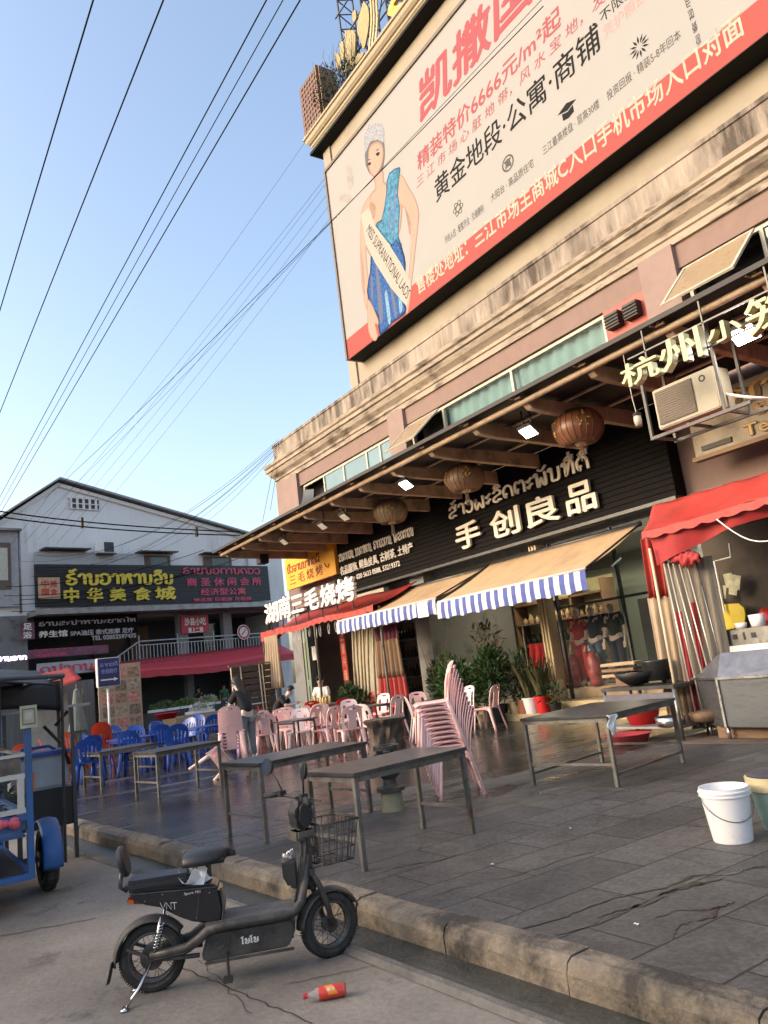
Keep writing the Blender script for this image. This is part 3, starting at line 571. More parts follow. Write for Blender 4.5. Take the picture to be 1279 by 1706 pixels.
tones(sil([(318,440),(378,400),(388,478),(440,470),(488,430),(505,600),(470,850),(300,960),(262,760),(300,560),(330,520)]), 'printed_skin', (.235,.15,.115), (.335,.235,.195), .0045, lv=5, step=.022)
tones(sil([(488,425),(515,450),(540,500),(590,590),(612,680),(606,760),(590,900),(580,1000),(568,1100),(556,1230),(538,1330),(524,1300),(538,1180),(550,1020),(560,880),(556,740),(520,650),(480,600)]), 'printed_arm', (.235,.15,.115), (.335,.235,.195), .0050, lv=3, step=.016)
tones(sil([(300,555),(262,610),(240,670),(234,800),(232,900),(240,1110),(262,1260),(276,1300),(300,1290),(290,1180),(285,1100),(272,960),(275,850),(300,760)]), 'printed_arm', (.235,.15,.115), (.335,.235,.195), .0050, lv=3, step=.016)
mat('print_skin_mid', (.255,.17,.135), .8, spec=.15); mat('print_gown_fold', (.008,.025,.10), .5, var=.4, scale=14); mat('print_gown_shine', (.07,.19,.34), .5, var=.6, scale=16)
for q in ([(520,650),(560,745),(552,820),(535,720)], [(300,600),(335,640),(320,720),(285,690)], [(236,900),(252,1000),(266,1200),(250,1150)]): bbpoly(sil(q), 'printed_skin_tone', 'print_skin_mid', .0054, smooth=3)
for q in ([(330,1000),(345,1020),(380,1300),(368,1400),(350,1300)], [(420,1120),(440,1150),(470,1330),(455,1340)], [(300,1080),(312,1100),(318,1240),(304,1220)]): bbpoly(sil(q), 'printed_fold', 'print_gown_fold', .0066, smooth=3)
for q in ([(390,1200),(405,1180),(430,1360),(415,1390)], [(480,1230),(500,1240),(505,1300),(488,1320)]): bbpoly(sil(q), 'printed_shine', 'print_gown_shine', .0066, smooth=3)
for q in ([(452,520),(462,540),(455,800),(445,790)], [(430,600),(438,560),(425,780),(415,770)]): bbpoly(sil(q), 'printed_fold', 'print_gown', .0064, smooth=3)
bbpoly(sil([(262,300),(272,250),(285,290),(282,360),(270,380)]), 'printed_hair', 'print_hair', .0062, smooth=3); bbpoly(sil([(376,235),(390,250),(390,330),(382,345),(384,290)]), 'printed_hair', 'print_hair', .0062, smooth=3)
bbpoly(sil([(330,445),(372,410),(360,450),(340,480)]), 'printed_neck_tone', 'print_skin_dark', .0052, smooth=3)
bbpoly(sil([(560,740),(585,760),(560,1000),(552,1020)]), 'printed_arm_tone', 'print_skin_dark', .0056, smooth=3)
tones(sil([(283,290),(300,240),(345,215),(378,240),(384,300),(372,370),(345,425),(318,445),(296,420),(282,360)]), 'printed_face', (.235,.15,.115), (.335,.235,.195), .0055, lv=5, step=.022)
for q in ([(278,365),(290,352),(304,352),(296,370)], [(332,300),(345,286),(360,288),(348,310)]): bbpoly(sil(q), 'printed_eye', 'print_black', .0065, smooth=3)
bbpoly(sil([(272,345),(288,328),(304,330),(290,338)]), 'printed_brow', 'print_hair', .0065); bbpoly(sil([(328,280),(345,262),(358,266),(343,276)]), 'printed_brow', 'print_hair', .0065)
bbpoly(sil([(322,375),(330,360),(336,372),(330,382)]), 'printed_nose', 'print_skin_dark', .0065); bbpoly(sil([(312,428),(328,405),(342,408),(330,428)]), 'printed_lips', 'print_lip', .0065, smooth=3)
bbpoly(sil([(262,300),(256,190),(285,110),(330,95),(375,105),(388,160),(384,225),(345,205),(300,215),(275,270)]), 'printed_crown', 'print_silver', .0065)
tones(sil([(400,500),(420,420),(485,380),(488,425),(476,560),(490,640),(480,830),(500,880),(470,930),(330,760),(370,720),(400,560)]), 'printed_bodice', (.012,.06,.13), (.05,.17,.28), .006, lv=3, step=.03, noise=.7, ns=12., smooth=2)
tones(sil([(300,960),(420,900),(470,830),(520,960),(524,1060),(500,1200),(532,1290),(512,1338),(440,1390),(360,1470),(345,1350),(300,1290),(276,1180),(296,1060)]), 'printed_gown', (.006,.02,.08), (.025,.08,.24), .0062, lv=3, step=.05, noise=.8, ns=14., smooth=2)
bbpoly(sil([(238,690),(290,640),(330,760),(420,880),(500,1010),(556,1120),(560,1180),(532,1280),(430,1160),(330,1000),(270,880)]), 'printed_sash', 'print_sash', .0072)
a = PBB.uv(*P3(285,770)); c = PBB.uv(*P3(548,1205)); dx, dz = c[0]-a[0], c[1]-a[1]; Ls = math.hypot(dx, dz)
PS = Plane(PBB.pt(a[0], a[1], 0), (1,0,0), (0,-1,0)); PS.u = V((dx/Ls,0,dz/Ls)); PS.v = V((-dz/Ls,0,dx/Ls)); text(MB(), 'MISS SUPRANATIONAL LAOS', PS, 0, -.17, Ls, .13, .0085).build('printed_sash_words', _M['print_black'], BB)
tones(sil([(276,1230),(300,1250),(345,1350),(352,1400),(330,1395),(348,1470),(325,1505),(288,1450),(280,1330)]), 'printed_hand', (.235,.15,.115), (.335,.235,.195), .0085, lv=5, step=.012)
for q in ([(140,380),(170,370),(190,480),(160,520)], [(110,560),(170,560),(180,610),(100,600)]): bbpoly(sil(q), 'printed_watermark_shape', 'print_pale', .0035, smooth=3)

# ------------------------------------------------------------------ roof ornaments of the upper block
PT = FY(12.9)
def tq(x, y): return PT.uv(x, y)
RB = thing('roof_sign_box', 'brown patterned sign box standing on the left corner of the top cornice', 'sign', (-20.2, 13.2, 20.1))
q = [tq(506,143), tq(533,111), tq(541,206), tq(514,234)]
xa, xb, za, zb = -20.75, -19.55, 20.35, 22.45
MB().bx(xa, 12.75, za, xb, 12.95, zb).build('panel', mat('brown_box', (.085,.035,.025), .55, var=.5, scale=9), RB)
mb = MB(); 
for i in range(6):
    for j in range(10):
        mb.box((xa+.13+i*.19+(j%2)*.04, 12.735, za+.15+j*.2), (.1,.03,.09), MX.Rotation(R(30), 3, 'Y'))
mb.build('ornament_pattern', mat('brown_relief', (.15,.07,.045), .6), RB)
mb = MB(); mb.bx(xb, 12.72, za-.04, xb+.07, 13.4, zb+.04); mb.bx(xb+.12, 12.8, za, xb+.17, 13.4, zb-.05); mb.bx(xa,12.72,za-.06,xb,13.35,za); mb.build('side_casing', _M['wood'], RB)
mb = MB()
for xx in (xa+.1, xb-.1):
    mb.bar((xx,13.0,20.1),(xx,13.0,za),.08); mb.bar((xx,13.1,za+1.3),(xx,14.0,20.1),.05)
mb.build('support', _M['steel_dark'], RB)
TF = thing('roof_lattice', 'black steel lattice frame holding the gold signs on the roof', 'frame', (-16, 13.6, 20.1))
for xx in (-18.4, -17.1, -15.8, -14.4, -12.8):
    mb = MB()
    for yy in (13.25, 13.9):
        mb.bar((xx,yy,20.1),(xx,yy,25.5),.05)
    for i in range(9): mb.bar((xx,13.25,20.2+i*.6),(xx,13.9,20.5+i*.6),.03); mb.bar((xx,13.9,20.5+i*.6),(xx,13.25,20.8+i*.6),.03)
    mb.build('upright', _M['steel_dark'], TF)
mb = MB()
for i in range(5):
    z = 20.5+i*1.1; mb.bar((-18.6,13.22,z),(-12.5,13.22,z),.04); mb.bar((-18.5,13.9,z),(-13,13.9,z+1.1),.03); mb.bar((-18.5+i*1.4,13.25,20.2),(-17.3+i*1.4,13.25,22.4),.03)
mb.build('brace', _M['steel_dark'], TF)
PG = FY(13.05)
WR = thing('gold_wreath_sign', 'gold laurel leaf emblem rising above the top cornice', 'sign', (-17.6, 13.05, 20.1))
def P4(a, c): return (540+a*.1564, c*.1564)
def leafpoly(mb, pts, d=.06): 
    q = [PG.uv(*P4(*p)) for p in pts]; q = crom(q+[q[0]], 4)[:-1]
    return mb.prism(q, d, lambda a, c, e: (a, 13.05-e, c))
for pts in ([(160,780),(135,650),(130,560),(175,600),(200,700)], [(235,330),(335,340),(345,470),(330,700),(290,690),(240,600)], [(435,20),(485,100),(488,280),(440,520),(400,440),(365,330),(385,180)], [(310,150),(345,110),(355,200),(325,240)], [(175,480),(215,450),(225,640),(190,620)], [(215,780),(250,660),(300,720),(330,740)], [(350,700),(345,620),(420,560),(430,590)]):
    mb = MB(); leafpoly(mb, pts); mb.build('gold_leaf', _M['gold'], WR)
mb = MB()
for off in (0, 28, 60):
    pp = [(300+off*.6,830),(400+off*.7,740),(480+off*.8,600),(505+off,420),(520+off,200),(505+off,-60),(490+off,-260)]; q = [PG.uv(*P4(*p)) for p in pp]; q = crom(q, 5)
    mb.tube([(a_, 13.0, c_) for a_, c_ in q], .045, 6)
mb.build('gold_stem', mat('gold_pale', (.5,.4,.2), .4, .3), WR)
LT = thing('gold_roof_letters', 'yellow gold capital letters standing on the top cornice right of the wreath', 'sign', (-14.5, 13.05, 20.1))
for ch, bl, tr in (('S',(654,50),(682,10)), ('A',(678,22),(705,-30)), ('N',(706,-18),(732,-75))):
    mb = MB(); q0 = PG.uv(*bl); text(mb, ch, PG, q0[0], 20.16, q0[0]+1.0, 21.35, 0, .12, bold=.03); mb.build('letter', mat('gold_letter', (.62,.34,.03), .45, var=.2), LT)

def leaves(mb, c, rad, n, L, w, up=.2, shell=.35, rnd=RND):
    for i in range(n):
        while 1:
            p = V((rnd.uniform(-1,1), rnd.uniform(-1,1), rnd.uniform(-1,1)))
            if shell < p.length < 1: break
        d = V((p.x+rnd.uniform(-.6,.6), p.y+rnd.uniform(-.6,.6), p.z*.6+up+rnd.uniform(-.6,.6)))
        mb.leaf(V(c)+V((p.x*rad[0], p.y*rad[1], p.z*rad[2])), d, (rnd.uniform(-.5,.5), rnd.uniform(-.5,.5), 1), L*rnd.uniform(.6,1.3), w*rnd.uniform(.6,1.3))
    return mb
BU = thing('roof_bush', 'thin dry bush growing on the roof behind the brown sign box', 'plant', (-18.9, 12.7, 20.12))
mb = MB()
for i in range(60):
    x = -19.05+RND.uniform(0, 1.7); y = 12.65+RND.uniform(0,.3); p = V((x, y, 20.1)); pts = [p]
    for k in range(5): p = p+V((RND.uniform(-.2,.2), RND.uniform(-.12,.12), RND.uniform(.16,.5))); pts.append(p)
    mb.tube(pts, [.014,.012,.01,.008,.006,.004], 4)
mb.build('twig', mat('twig', (.04,.032,.025), .8), BU)
mb = MB(); leaves(mb, (-19.0,12.7,21.2), (.8,.2,.8), 420, .10, .04, shell=0); leaves(mb, (-18.2,12.7,20.6), (1.2,.2,.5), 500, .11, .05, shell=0); mb.build('foliage', mat('roof_leaf', (.02,.03,.018), .7, var=.4), BU)

# ------------------------------------------------------------------ steel canopy over the shopfronts
CN = thing('shop_canopy', 'long dark sheet canopy on brown steel brackets over the shopfronts', 'canopy', (-9, 10.5, 5.6))
cx0, cx1 = -22.3, 6.5
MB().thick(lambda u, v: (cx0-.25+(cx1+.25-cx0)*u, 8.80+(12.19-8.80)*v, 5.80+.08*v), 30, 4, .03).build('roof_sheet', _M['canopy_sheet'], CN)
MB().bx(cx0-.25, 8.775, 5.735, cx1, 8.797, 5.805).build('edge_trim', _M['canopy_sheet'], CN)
mb = MB(); mb.tube([(cx0-.1, 9.0, 5.66), (cx1, 9.0, 5.66)], .05, 10); mb.build('edge_pipe', _M['canopy_paint'], CN, smooth=True)
for yy in (10.0, 11.1): MB().tube([(cx0, yy, 5.76), (cx1, yy, 5.76)], .035, 8).build('purlin', _M['canopy_paint'], CN, smooth=True)
P9 = FY(9.05); tips = [P9.uv(x, y)[0] for x, y in ((375,916),(402,903),(430,889),(466,871),(505,851),(550,832),(598,809),(652,783),(716,753),(790,717),(876,675),(984,622))]
while tips[-1] < 5.5: tips.append(tips[-1]+1.42)
CT = []
for tx in tips:
    CT.append(tx); mb = MB()
    prof = [(9.05,5.60),(9.12,5.54),(9.5,5.5),(11.95,5.42),(11.95,5.72),(9.05,5.72)]
    mb.prism(prof, .13, lambda a, c, e, tx=tx: (tx-.065+e, a, c)); mb.build('bracket_arm', _M['canopy_paint'], CN, bevel=.008)
    mb = MB(); mb.bar((tx,8.98,5.7),(tx,8.83,5.74),.03); mb.box((tx,8.88,5.715),(.14,.03,.04)); mb.tube([(tx-.07,8.88,5.7),(tx-.1,8.80,5.72)],.012,5); mb.build('edge_clip', _M['rusty'], CN)
# flood lamps under the canopy
def flood(x, y, z, lit, label, size=.42, tilt=20):
    t = thing('flood_lamp', label, 'lamp', (x, y, z), group='flood lamps under the canopy')
    r = MX.Rotation(R(-38), 3, 'X')
    MB().box((x, y, z+.035), (size, size*.78, .06), r).build('housing', _M['steel_grey'], t, bevel=.01)
    q = r @ V((0,0,-.006)); MB().box(V((x, y, z))+q, (size*.82, size*.6, .012), r).build('lit_face' if lit else 'lens', _M['lamp' if lit else 'lamp_off'], t)
    mb = MB(); mb.bar((x-.1, y, z+.06),(x-.1, y, 5.74),.025); mb.bar((x+.1, y, z+.06),(x+.1, y, 5.74),.025); mb.build('yoke', _M['steel_dark'], t)
    return t
P10 = FY(9.5)
for px, lit, lab, sz in (((676,808), 1, 'lit white flood lamp between the leftmost and middle lantern', .44), ((880,720), 1, 'lit white flood lamp between the middle and right lantern', .44), ((1240,558), 1, 'large lit white flood lamp behind the lime green letters', .5),
     ((574,862), 0, 'unlit flood lamp left of the leftmost lantern', .4), ((537,877), 0, 'unlit flood lamp above the right half of the yellow sign', .4), ((473,903), 0, 'unlit flood lamp above the left end of the yellow sign', .4)):
    q = P10.uv(*px); fl = flood(q[0], 9.5, q[1], lit, lab, sz*.78)
    if lit:
        l = bpy.data.lights.new('flood_light', 'AREA'); l.energy = 14; l.size = .35; l.color = (1,.9,.75); lo = bpy.data.objects.new('flood_light', l); COL.objects.link(lo); lo.parent = fl; lo.data.energy = 10; lo.location = (0,0,-.05); lo.rotation_euler = (R(-25),0,0)
q = P10.uv(437,932)
q = FY(10.3).uv(437,932); SP = thing('canopy_speaker', 'black box loudspeaker hanging under the left end of the canopy', 'speaker', (q[0],10.3,q[1]))
MB().box((q[0],10.3,q[1]),(.34,.3,.3)).build('cabinet', _M['black'], SP, bevel=.02); MB().bar((q[0],10.3,q[1]+.15),(q[0],10.3,5.75),.03).build('hanger', _M['steel_dark'], SP)
# lanterns
def lantern(px, y, r, label, m):
    P = FY(y); x, z = P.uv(*px); t = thing('paper_lantern', label, 'lantern', (x, y, z), group='round lanterns under the canopy')
    mb = MB(); N = 24; prof = [(.24*r, .62*r)]
    for i in range(1, 12):
        a = PI*(.17+.66*i/12); prof.append((r*math.sin(a), .72*r*math.cos(a)/math.cos(PI*.17)))
    prof.append((.24*r, -.62*r))
    mb2 = MB()
    rr = []
    for rad, zz in prof: rr.append([mb2._v((x+rad*(1-.035*(k%2))*math.cos(2*PI*k/(2*N)), y+rad*(1-.035*(k%2))*math.sin(2*PI*k/(2*N)), z+zz)) for k in range(2*N)])
    for A, B in zip(rr, rr[1:]):
        for k in range(2*N): mb2.bm.faces.new((A[k], A[(k+1)%(2*N)], B[(k+1)%(2*N)], B[k]))
    mb2.build('paper_shade', m, t, smooth=True); mb.bm.free()
    MB().lathe([(0,.70*r),(.2*r,.70*r),(.26*r,.6*r),(0,.6*r)], 16, (x,y,z)).build('gold_cap', mat('gold_cap', (.6,.45,.25), .35, .5), t); MB().lathe([(0,-.6*r),(.26*r,-.6*r),(.2*r,-.72*r),(0,-.72*r)], 16, (x,y,z)).build('gold_cap', _M['gold_cap'], t)
    mb = MB()
    for k in range(24):
        a_ = 2*PI*k/24; mb.tube([(x+p_*1.004*math.cos(a_), y+p_*1.004*math.sin(a_), z+zz) for p_, zz in prof], .006, 4)
    mb.build('rib', mat('lantern_rib', (.10,.05,.03), .6), t)
    mb = MB()
    for a0 in (-2.2, -.7):
        cx_ = a0
        for s_ in range(9):
            a1 = cx_+RND.uniform(-.28,.28); b1 = RND.uniform(-.25,.3); a2 = a1+RND.uniform(-.14,.14); b2 = b1+RND.uniform(-.16,.16)
            f = lambda a_, b_: V((x+r*1.015*math.cos(a_)*math.sqrt(max(.2,1-b_*b_*.9)), y+r*1.015*math.sin(a_)*math.sqrt(max(.2,1-b_*b_*.9)), z+r*b_))
            mb.tube([f(a1,b1), f((a1+a2)/2,(b1+b2)/2), f(a2,b2)], .012*r/.4, 4)
    mb.build('painted_character', mat('lantern_gold', (.5,.3,.08), .5), t)
    MB().tube([(x,y,z+.7*r),(x,y,5.74)],.008,5).build('cord', _M['black'], t)
    if 1:
        mb = MB()
        for k in range(14): mb.tube([(x+.03*math.cos(k),y+.03*math.sin(k),z-.72*r),(x+.045*math.cos(k),y+.045*math.sin(k),z-.72*r-.28)],.004,4)
        mb.build('tassel', mat('tassel', (.2,.14,.1), .8), t)
lantern((651,853), 10.6, .42, 'faded tan lantern hanging furthest left under the canopy', mat('lantern_faded', (.22,.16,.10), .55, var=.25, scale=5))
lantern((774,797), 10.4, .42, 'middle brownish red lantern hanging above the black shop sign', mat('lantern_mid', (.17,.095,.06), .5, var=.2, scale=5))
lantern((963,713), 10.2, .44, 'glossy red brown lantern hanging furthest right, beside the lime letters', mat('lantern_red', (.19,.075,.04), .38, var=.15, scale=5))

# ------------------------------------------------------------------ shop signs on the fascia
PF = FY(11.93)
S1 = thing('shop_sign', 'long black slatted shop sign with cream raised lettering above the striped awnings', 'sign', (-14.5, 12.1, 4.0))
mb = MB(); mb.bx(-20.7, 12.0, 4.0, -8.26, 12.28, 5.78)
for i in range(16): mb.box((-14.48, 11.985, 4.06+i*.11), (12.44, .03, .098), MX.Rotation(R(-2.5), 3, 'X'))
mb.build('slatted_panel', _M['black_panel'], S1)
MB().bx(-20.7, 11.93, 3.93, -8.26, 12.3, 3.995).build('bottom_rail', _M['steel_dark'], S1)
def chars(root, s, P, pts, depth, m, bold=.02, name='letter', off=.0):
    for ch, bl, tr in zip(s, pts[::2] if False else [p[0] for p in pts], [p[1] for p in pts]): ptext(MB(), ch, P, bl, tr, off, depth, bold=bold).build(name, m, root)
xs4 = [P for P in [(-14.35,-13.55),(-13.2,-12.35),(-12.0,-11.1),(-10.95,-10.15)]]
for ch, (a, c) in zip('手创良品', [(-14.45,-13.5),(-13.15,-12.15),(-11.95,-10.95),(-11.0+.25,-9.95)]):
    text(MB(), ch, PF, a, 4.18, c, 4.80, .02, .065, bold=.022).build('letter', _M['cream_letter'], S1)
text(MB(), 'ສ້າງຜະລິດຕະພັນທີ່ດີ', PF, -14.62, 4.98, -10.0, 5.50, .02, .03, lao=True, w=.155).build('lettering', _M['cream_letter'], S1)
text(MB(), '名品服饰, 鳄鱼皮具, 古树茶, 土特产', PF, -20.2, 4.52, -16.3, 4.80, .02, .02, bold=.02).build('lettering', _M['white_letter'], S1)
text(MB(), 'ເສື້ອຜ້າ'[:0] or 'ສນດາກອບ, ມນດາຫກນ, ຮາກອງກາຍ, ພະລດຕາອນ', PF, -20.2, 4.92, -16.2, 5.2, .02, .015, lao=True, w=.16).build('lettering', _M['white_letter'], S1)
text(MB(), '020 5633 0588, 53219372', PF, -19.3, 4.25, -17.0, 4.42, .02, .012, bold=.012).build('lettering', _M['white_letter'], S1)
S2 = thing('barbecue_sign', 'orange yellow sign board with dark red writing at the left end of the black sign', 'sign', (-22.1, 11.95, 4.6))
PY = FY(11.86)
MB().bx(-23.85, 11.86, 4.62, -20.38, 11.98, 5.70).build('board', mat('sign_yellow', (.72,.36,.03), .5, var=.06, scale=1), S2)
text(MB(), 'ປັ້ງຈານມາກອດີ', PY, -23.7, 5.15, -21.35, 5.5, .006, .01, lao=True, w=.15).build('lettering', mat('sign_red', (.30,.035,.01), .5), S2)
text(MB(), '三 毛 烧 烤', PY, -23.55, 4.75, -21.2, 5.08, .006, .01).build('lettering', _M['sign_red'], S2)
mb = MB()
for k in range(5): mb.tube([PY.pt(-20.85+.17*math.cos(a)*(1-.1*k), 5.08+.17*math.sin(a), .01) for a in [PI+.25*k+i*.25 for i in range(int(8))]], .012, 5)
mb.build('swirl_mark', _M['sign_red'], S2)
# white raised letters on the red barbecue awning
PL = FY(10.36)
S3 = thing('barbecue_letters', 'white raised characters standing on the front edge of the left red awning', 'sign', (-19, 10.4, 3.2))
for ch, bl, tr in (('湖',(446,1041),(466,1000)),('南',(470,1033),(486,990)),('三',(490,1023),(508,988)),('毛',(513,1019),(533,976)),('烧',(539,1013),(561,968)),('烤',(566,1007),(592,957))):
    a = PL.uv(*bl); c = PL.uv(*tr); text(MB(), ch, PL, a[0], a[1], c[0], c[1], .0, .09, bold=.03).build('letter', _M['white_letter'], S3)
mb = MB()
a = PL.uv(446,1041); c = PL.uv(592,1000)
for q in range(7): mb.bar((a[0]+.2+q*(c[0]-a[0]-.4)/6, 10.40, a[1]-.2), (a[0]+.2+q*(c[0]-a[0]-.4)/6, 10.40, a[1]+.45), .025)
mb.bar((a[0], 10.40, a[1]+.1),(c[0], 10.40, c[1]+.1),.03); mb.bar((a[0], 10.40, a[1]+.42),(c[0], 10.40, c[1]+.42),.03); mb.build('mounting_frame', _M['steel_dark'], S3)
# lime letters hung from the canopy edge at the right
PH = FY(8.72)
S4 = thing('dumpling_letters', 'lime green raised characters hung along the canopy edge at the upper right', 'sign', (-5.4, 8.75, 5.3))
for ch, bl, tr in (('杭',(1047,652),(1101,584)),('州',(1112,625),(1170,543)),('小',(1188,577),(1240,522)),('笼',(1256,566),(1325,470))):
    a = PH.uv(*bl); c = PH.uv(*tr); text(MB(), ch, PH, a[0], a[1]+(0 if ch != '小' else -.03), c[0], c[1], 0, .12, bold=.014).build('letter', _M['lime_letter'], S4)
text(MB(), '包', PH, -3.85, 4.95, -3.3, 5.6, 0, .14, bold=.026).build('letter', _M['lime_letter'], S4)
mb = MB(); a = PH.uv(1045,625); 
for z in (5.08, 5.42): mb.bar((-6.4, 8.8, z), (-3.0, 8.8, z), .02)
for xx in (-6.1,-5.2,-4.3,-3.3): mb.bar((xx,8.8,5.05),(xx,8.8,5.72),.02)
mb.build('mounting_wire', _M['steel_dark'], S4)
q = FY(9.0).uv(1062,698); 
HB = thing('hanging_bulb', 'small cream bulb holder hanging by a wire left of the air conditioner', 'lamp', (q[0], 9.0, q[1]))
MB().lathe([(0,-.1),(.045,-.1),(.055,-.02),(.05,.05),(0,.05)], 12, (q[0],9.0,q[1])).build('bulb', _M['frame_cream'], HB, smooth=True); MB().lathe([(0,.05),(.07,.05),(.05,.09),(0,.09)],12,(q[0],9.0,q[1])).build('holder', _M['black'], HB); MB().tube([(q[0],9.0,q[1]+.08),(q[0]-.02,9.0,q[1]+.3),(q[0]-.03,9.0,5.62)],.006,5).build('wire', _M['frame_cream'], HB)
# air conditioner on a steel cage under the canopy
AC = thing('air_conditioner', 'cream outdoor air conditioner in a hanging steel cage under the lime letters', 'air conditioner', (-6.1, 9.8, 4.5))
ya = 9.5; x0, x1, z0, z1 = -6.62, -5.62, 4.5, 5.1
MB().bx(x0, ya, z0, x1, ya+.38, z1).build('casing', mat('ac_cream', (.33,.295,.225), .5, var=.05), AC, bevel=.015)
mb = MB(); mb.bx(x0+.05, ya-.02, z0+.06, x0+.66, ya-.002, z1-.05); mb.build('grille', mat('ac_grille', (.10,.075,.055), .6), AC)
mb = MB()
for i in range(14): mb.bx(x0+.06, ya-.028, z0+.08+i*.034, x0+.65, ya-.02, z0+.088+i*.034)
mb.build('grille_slats', mat('ac_slat', (.16,.12,.09), .6), AC)
mb = MB(); u0, v0 = .82+x0, z1-.12; mb.lathe([(.03,0),(.05,0),(.05,.004),(.03,.004)], 14, (0,0,0)); mb.bm.transform(MX.Translation((u0, ya-.003, v0)) @ MX.Rotation(R(90), 4, 'X')); mb.build('badge', _M['black'], AC)
mb = MB()
for xx in (x0-.1, x1+.08):
    for yy in (ya-.05, ya+.5): mb.bar((xx,yy,z0-.12),(xx,yy,5.76),.04)
for yy in (ya-.05, ya+.5): mb.bar((x0-.12,yy,z0-.1),(x1+.45,yy,z0-.1),.045)
for xx in (x0-.1, x1+.08, x0+.5): mb.bar((xx,ya-.05,z0-.08),(xx,ya+.5,z0-.08),.04)
mb.build('steel_cage', mat('cage_paint', (.11,.105,.10), .6, var=.3), AC)
mb = MB(); mb.tube([(x1,ya+.2,z0+.2),(x1+.14,ya+.15,z0+.12),(x1+.3,ya+.2,z0+.04),(x1+.5,ya+.6,z0-.02)],.022,6); mb.build('hose', _M['white_letter'], AC, smooth=True)
# grey sign with brown writing at the right
S5 = thing('grey_shop_sign', 'grey beige sign board with brown outlined writing behind the air conditioner', 'sign', (-5, 11.7, 4.4))
PQ = FY(11.6)
MB().bx(-7.5, 11.62, 4.45, -2.2, 11.72, 5.42).build('board', mat('sign_grey', (.33,.28,.21), .6, var=.1, scale=1.2, dirt=(.16,.13,.1), dscale=1.5), S5); MB().bx(-7.55, 11.58, 4.38, -2.15, 11.76, 4.45).build('frame', _M['wood'], S5)
for lao, s_, a_, b_, c_, d_ in ((1,'ຊາຍນາມກອ',-6.72,5.02,-2.6,5.34), (0,'杭州小笼包',-6.38,4.78,-4.0,4.98), (0,'Tel: 020 5599 8866',-6.58,4.5,-3.4,4.72)):
    text(MB(), s_, PQ, a_, b_, c_, d_, .0, .012, lao=bool(lao), bold=.05, w=.3).build('lettering_outline', mat('sign_brown', (.10,.05,.02), .5), S5)
    text(MB(), s_, PQ, a_+.015, b_+.012, c_-.015, d_-.012, .014, .006, lao=bool(lao), bold=.008, w=.12).build('lettering', mat('sign_gold', (.45,.27,.07), .5), S5)
MB().bx(-7.35, 11.585, 4.52, -6.8, 11.615, 4.6).build('dark_plate', _M['black'], S5)
# ------------------------------------------------------------------ striped awnings
def awning(label, x0, x1, yw, zw, yf, zf, drop, badge=None, sag=.03):
    t = thing('striped_awning', label, 'awning', ((x0+x1)/2, yw, zf), group='tan awnings with striped valances')
    MB().thick(lambda u, v: (x0+(x1-x0)*u, yw+(yf-yw)*v, zw+(zf-zw)*v-sag*1.6*math.sin(PI*v)*(1+.3*math.sin(u*9))+.010*math.sin(u*47+2*v)*math.sin(PI*v)+.012*math.sin(u*21)*v-.02*abs(math.sin(u*PI*3))*v), 90, 10, .006).build('cloth', _M['tan_cloth'], t, smooth=True)
    mb = MB(); mb.tube([(x0,yw,zw),(x1,yw,zw)],.05,8); mb.build('roller', _M['steel_dark'], t, smooth=True)
    mb = MB(); mb.tube([(x0,yf,zf),(x1,yf,zf)],.025,8); mb.build('front_bar', _M['white_stripe'], t, smooth=True)
    n = max(4, round((x1-x0)/.125))*4; mb = MB(); cols = []
    for i in range(n+1):
        xx = x0+(x1-x0)*i/n; ph = xx*2*PI/.5; zb_ = zf-drop+.035*abs(math.sin(ph*.5)); y_ = yf-.03-.012*math.sin(ph)
        cols.append([mb._v((xx, y_, zf-.02)), mb._v((xx, y_-.02, (zf-.02+zb_)/2)), mb._v((xx, y_-.012, zb_))])
    for i in range(n):
        for j in (0,1): f = mb.bm.faces.new((cols[i][j], cols[i+1][j], cols[i+1][j+1], cols[i][j+1])); f.material_index = (i//4) % 2
    mb.build('valance', [_M['white_stripe'], _M['blue_stripe']], t)
    for xx in (x0+.6, x1-.6):
        mb = MB(); mid = ((xx+.35), (yw+yf)/2+.1, zf+.05); mb.bar((xx,yw,zf+.25),mid,.035); mb.bar(mid,(xx,yf,zf),.035); mb.build('folding_arm', _M['steel_grey'], t)
    mb = MB(); mb.bar((x0-.02,yw,zw+.01),(x0-.02,yf,zf+.015),.03); mb.bar((x1+.02,yw,zw+.01),(x1+.02,yf,zf+.015),.03); mb.build('edge_rod', _M['steel_dark'], t)
    if badge:
        MB().bx(badge[0], yf-.075, zf-.36, badge[1], yf-.065, zf-.03).build('paper_patch', _M['paper'], t)
        mb = MB()
        P = FY(yf-.075); text(mb, '手创良品', P, badge[0]+.05, zf-.17, badge[1]-.05, zf-.08, .003); text(mb, '欢迎', P, badge[0]+.05, zf-.31, badge[0]+.25, zf-.21, .003); mb.build('patch_print', mat('patch_ink', (.3,.28,.3), .7), P and t)
    return t
awning('right tan awning with blue and white striped valance, over the shop entrance', -13.35, -9.08, 11.9, 3.66, 10.22, 2.87, .39)
awning('left tan awning with striped valance and a paper patch at its right end', -17.9, -13.5, 11.86, 3.60, 10.3, 2.98, .36, badge=(-14.15,-13.75))
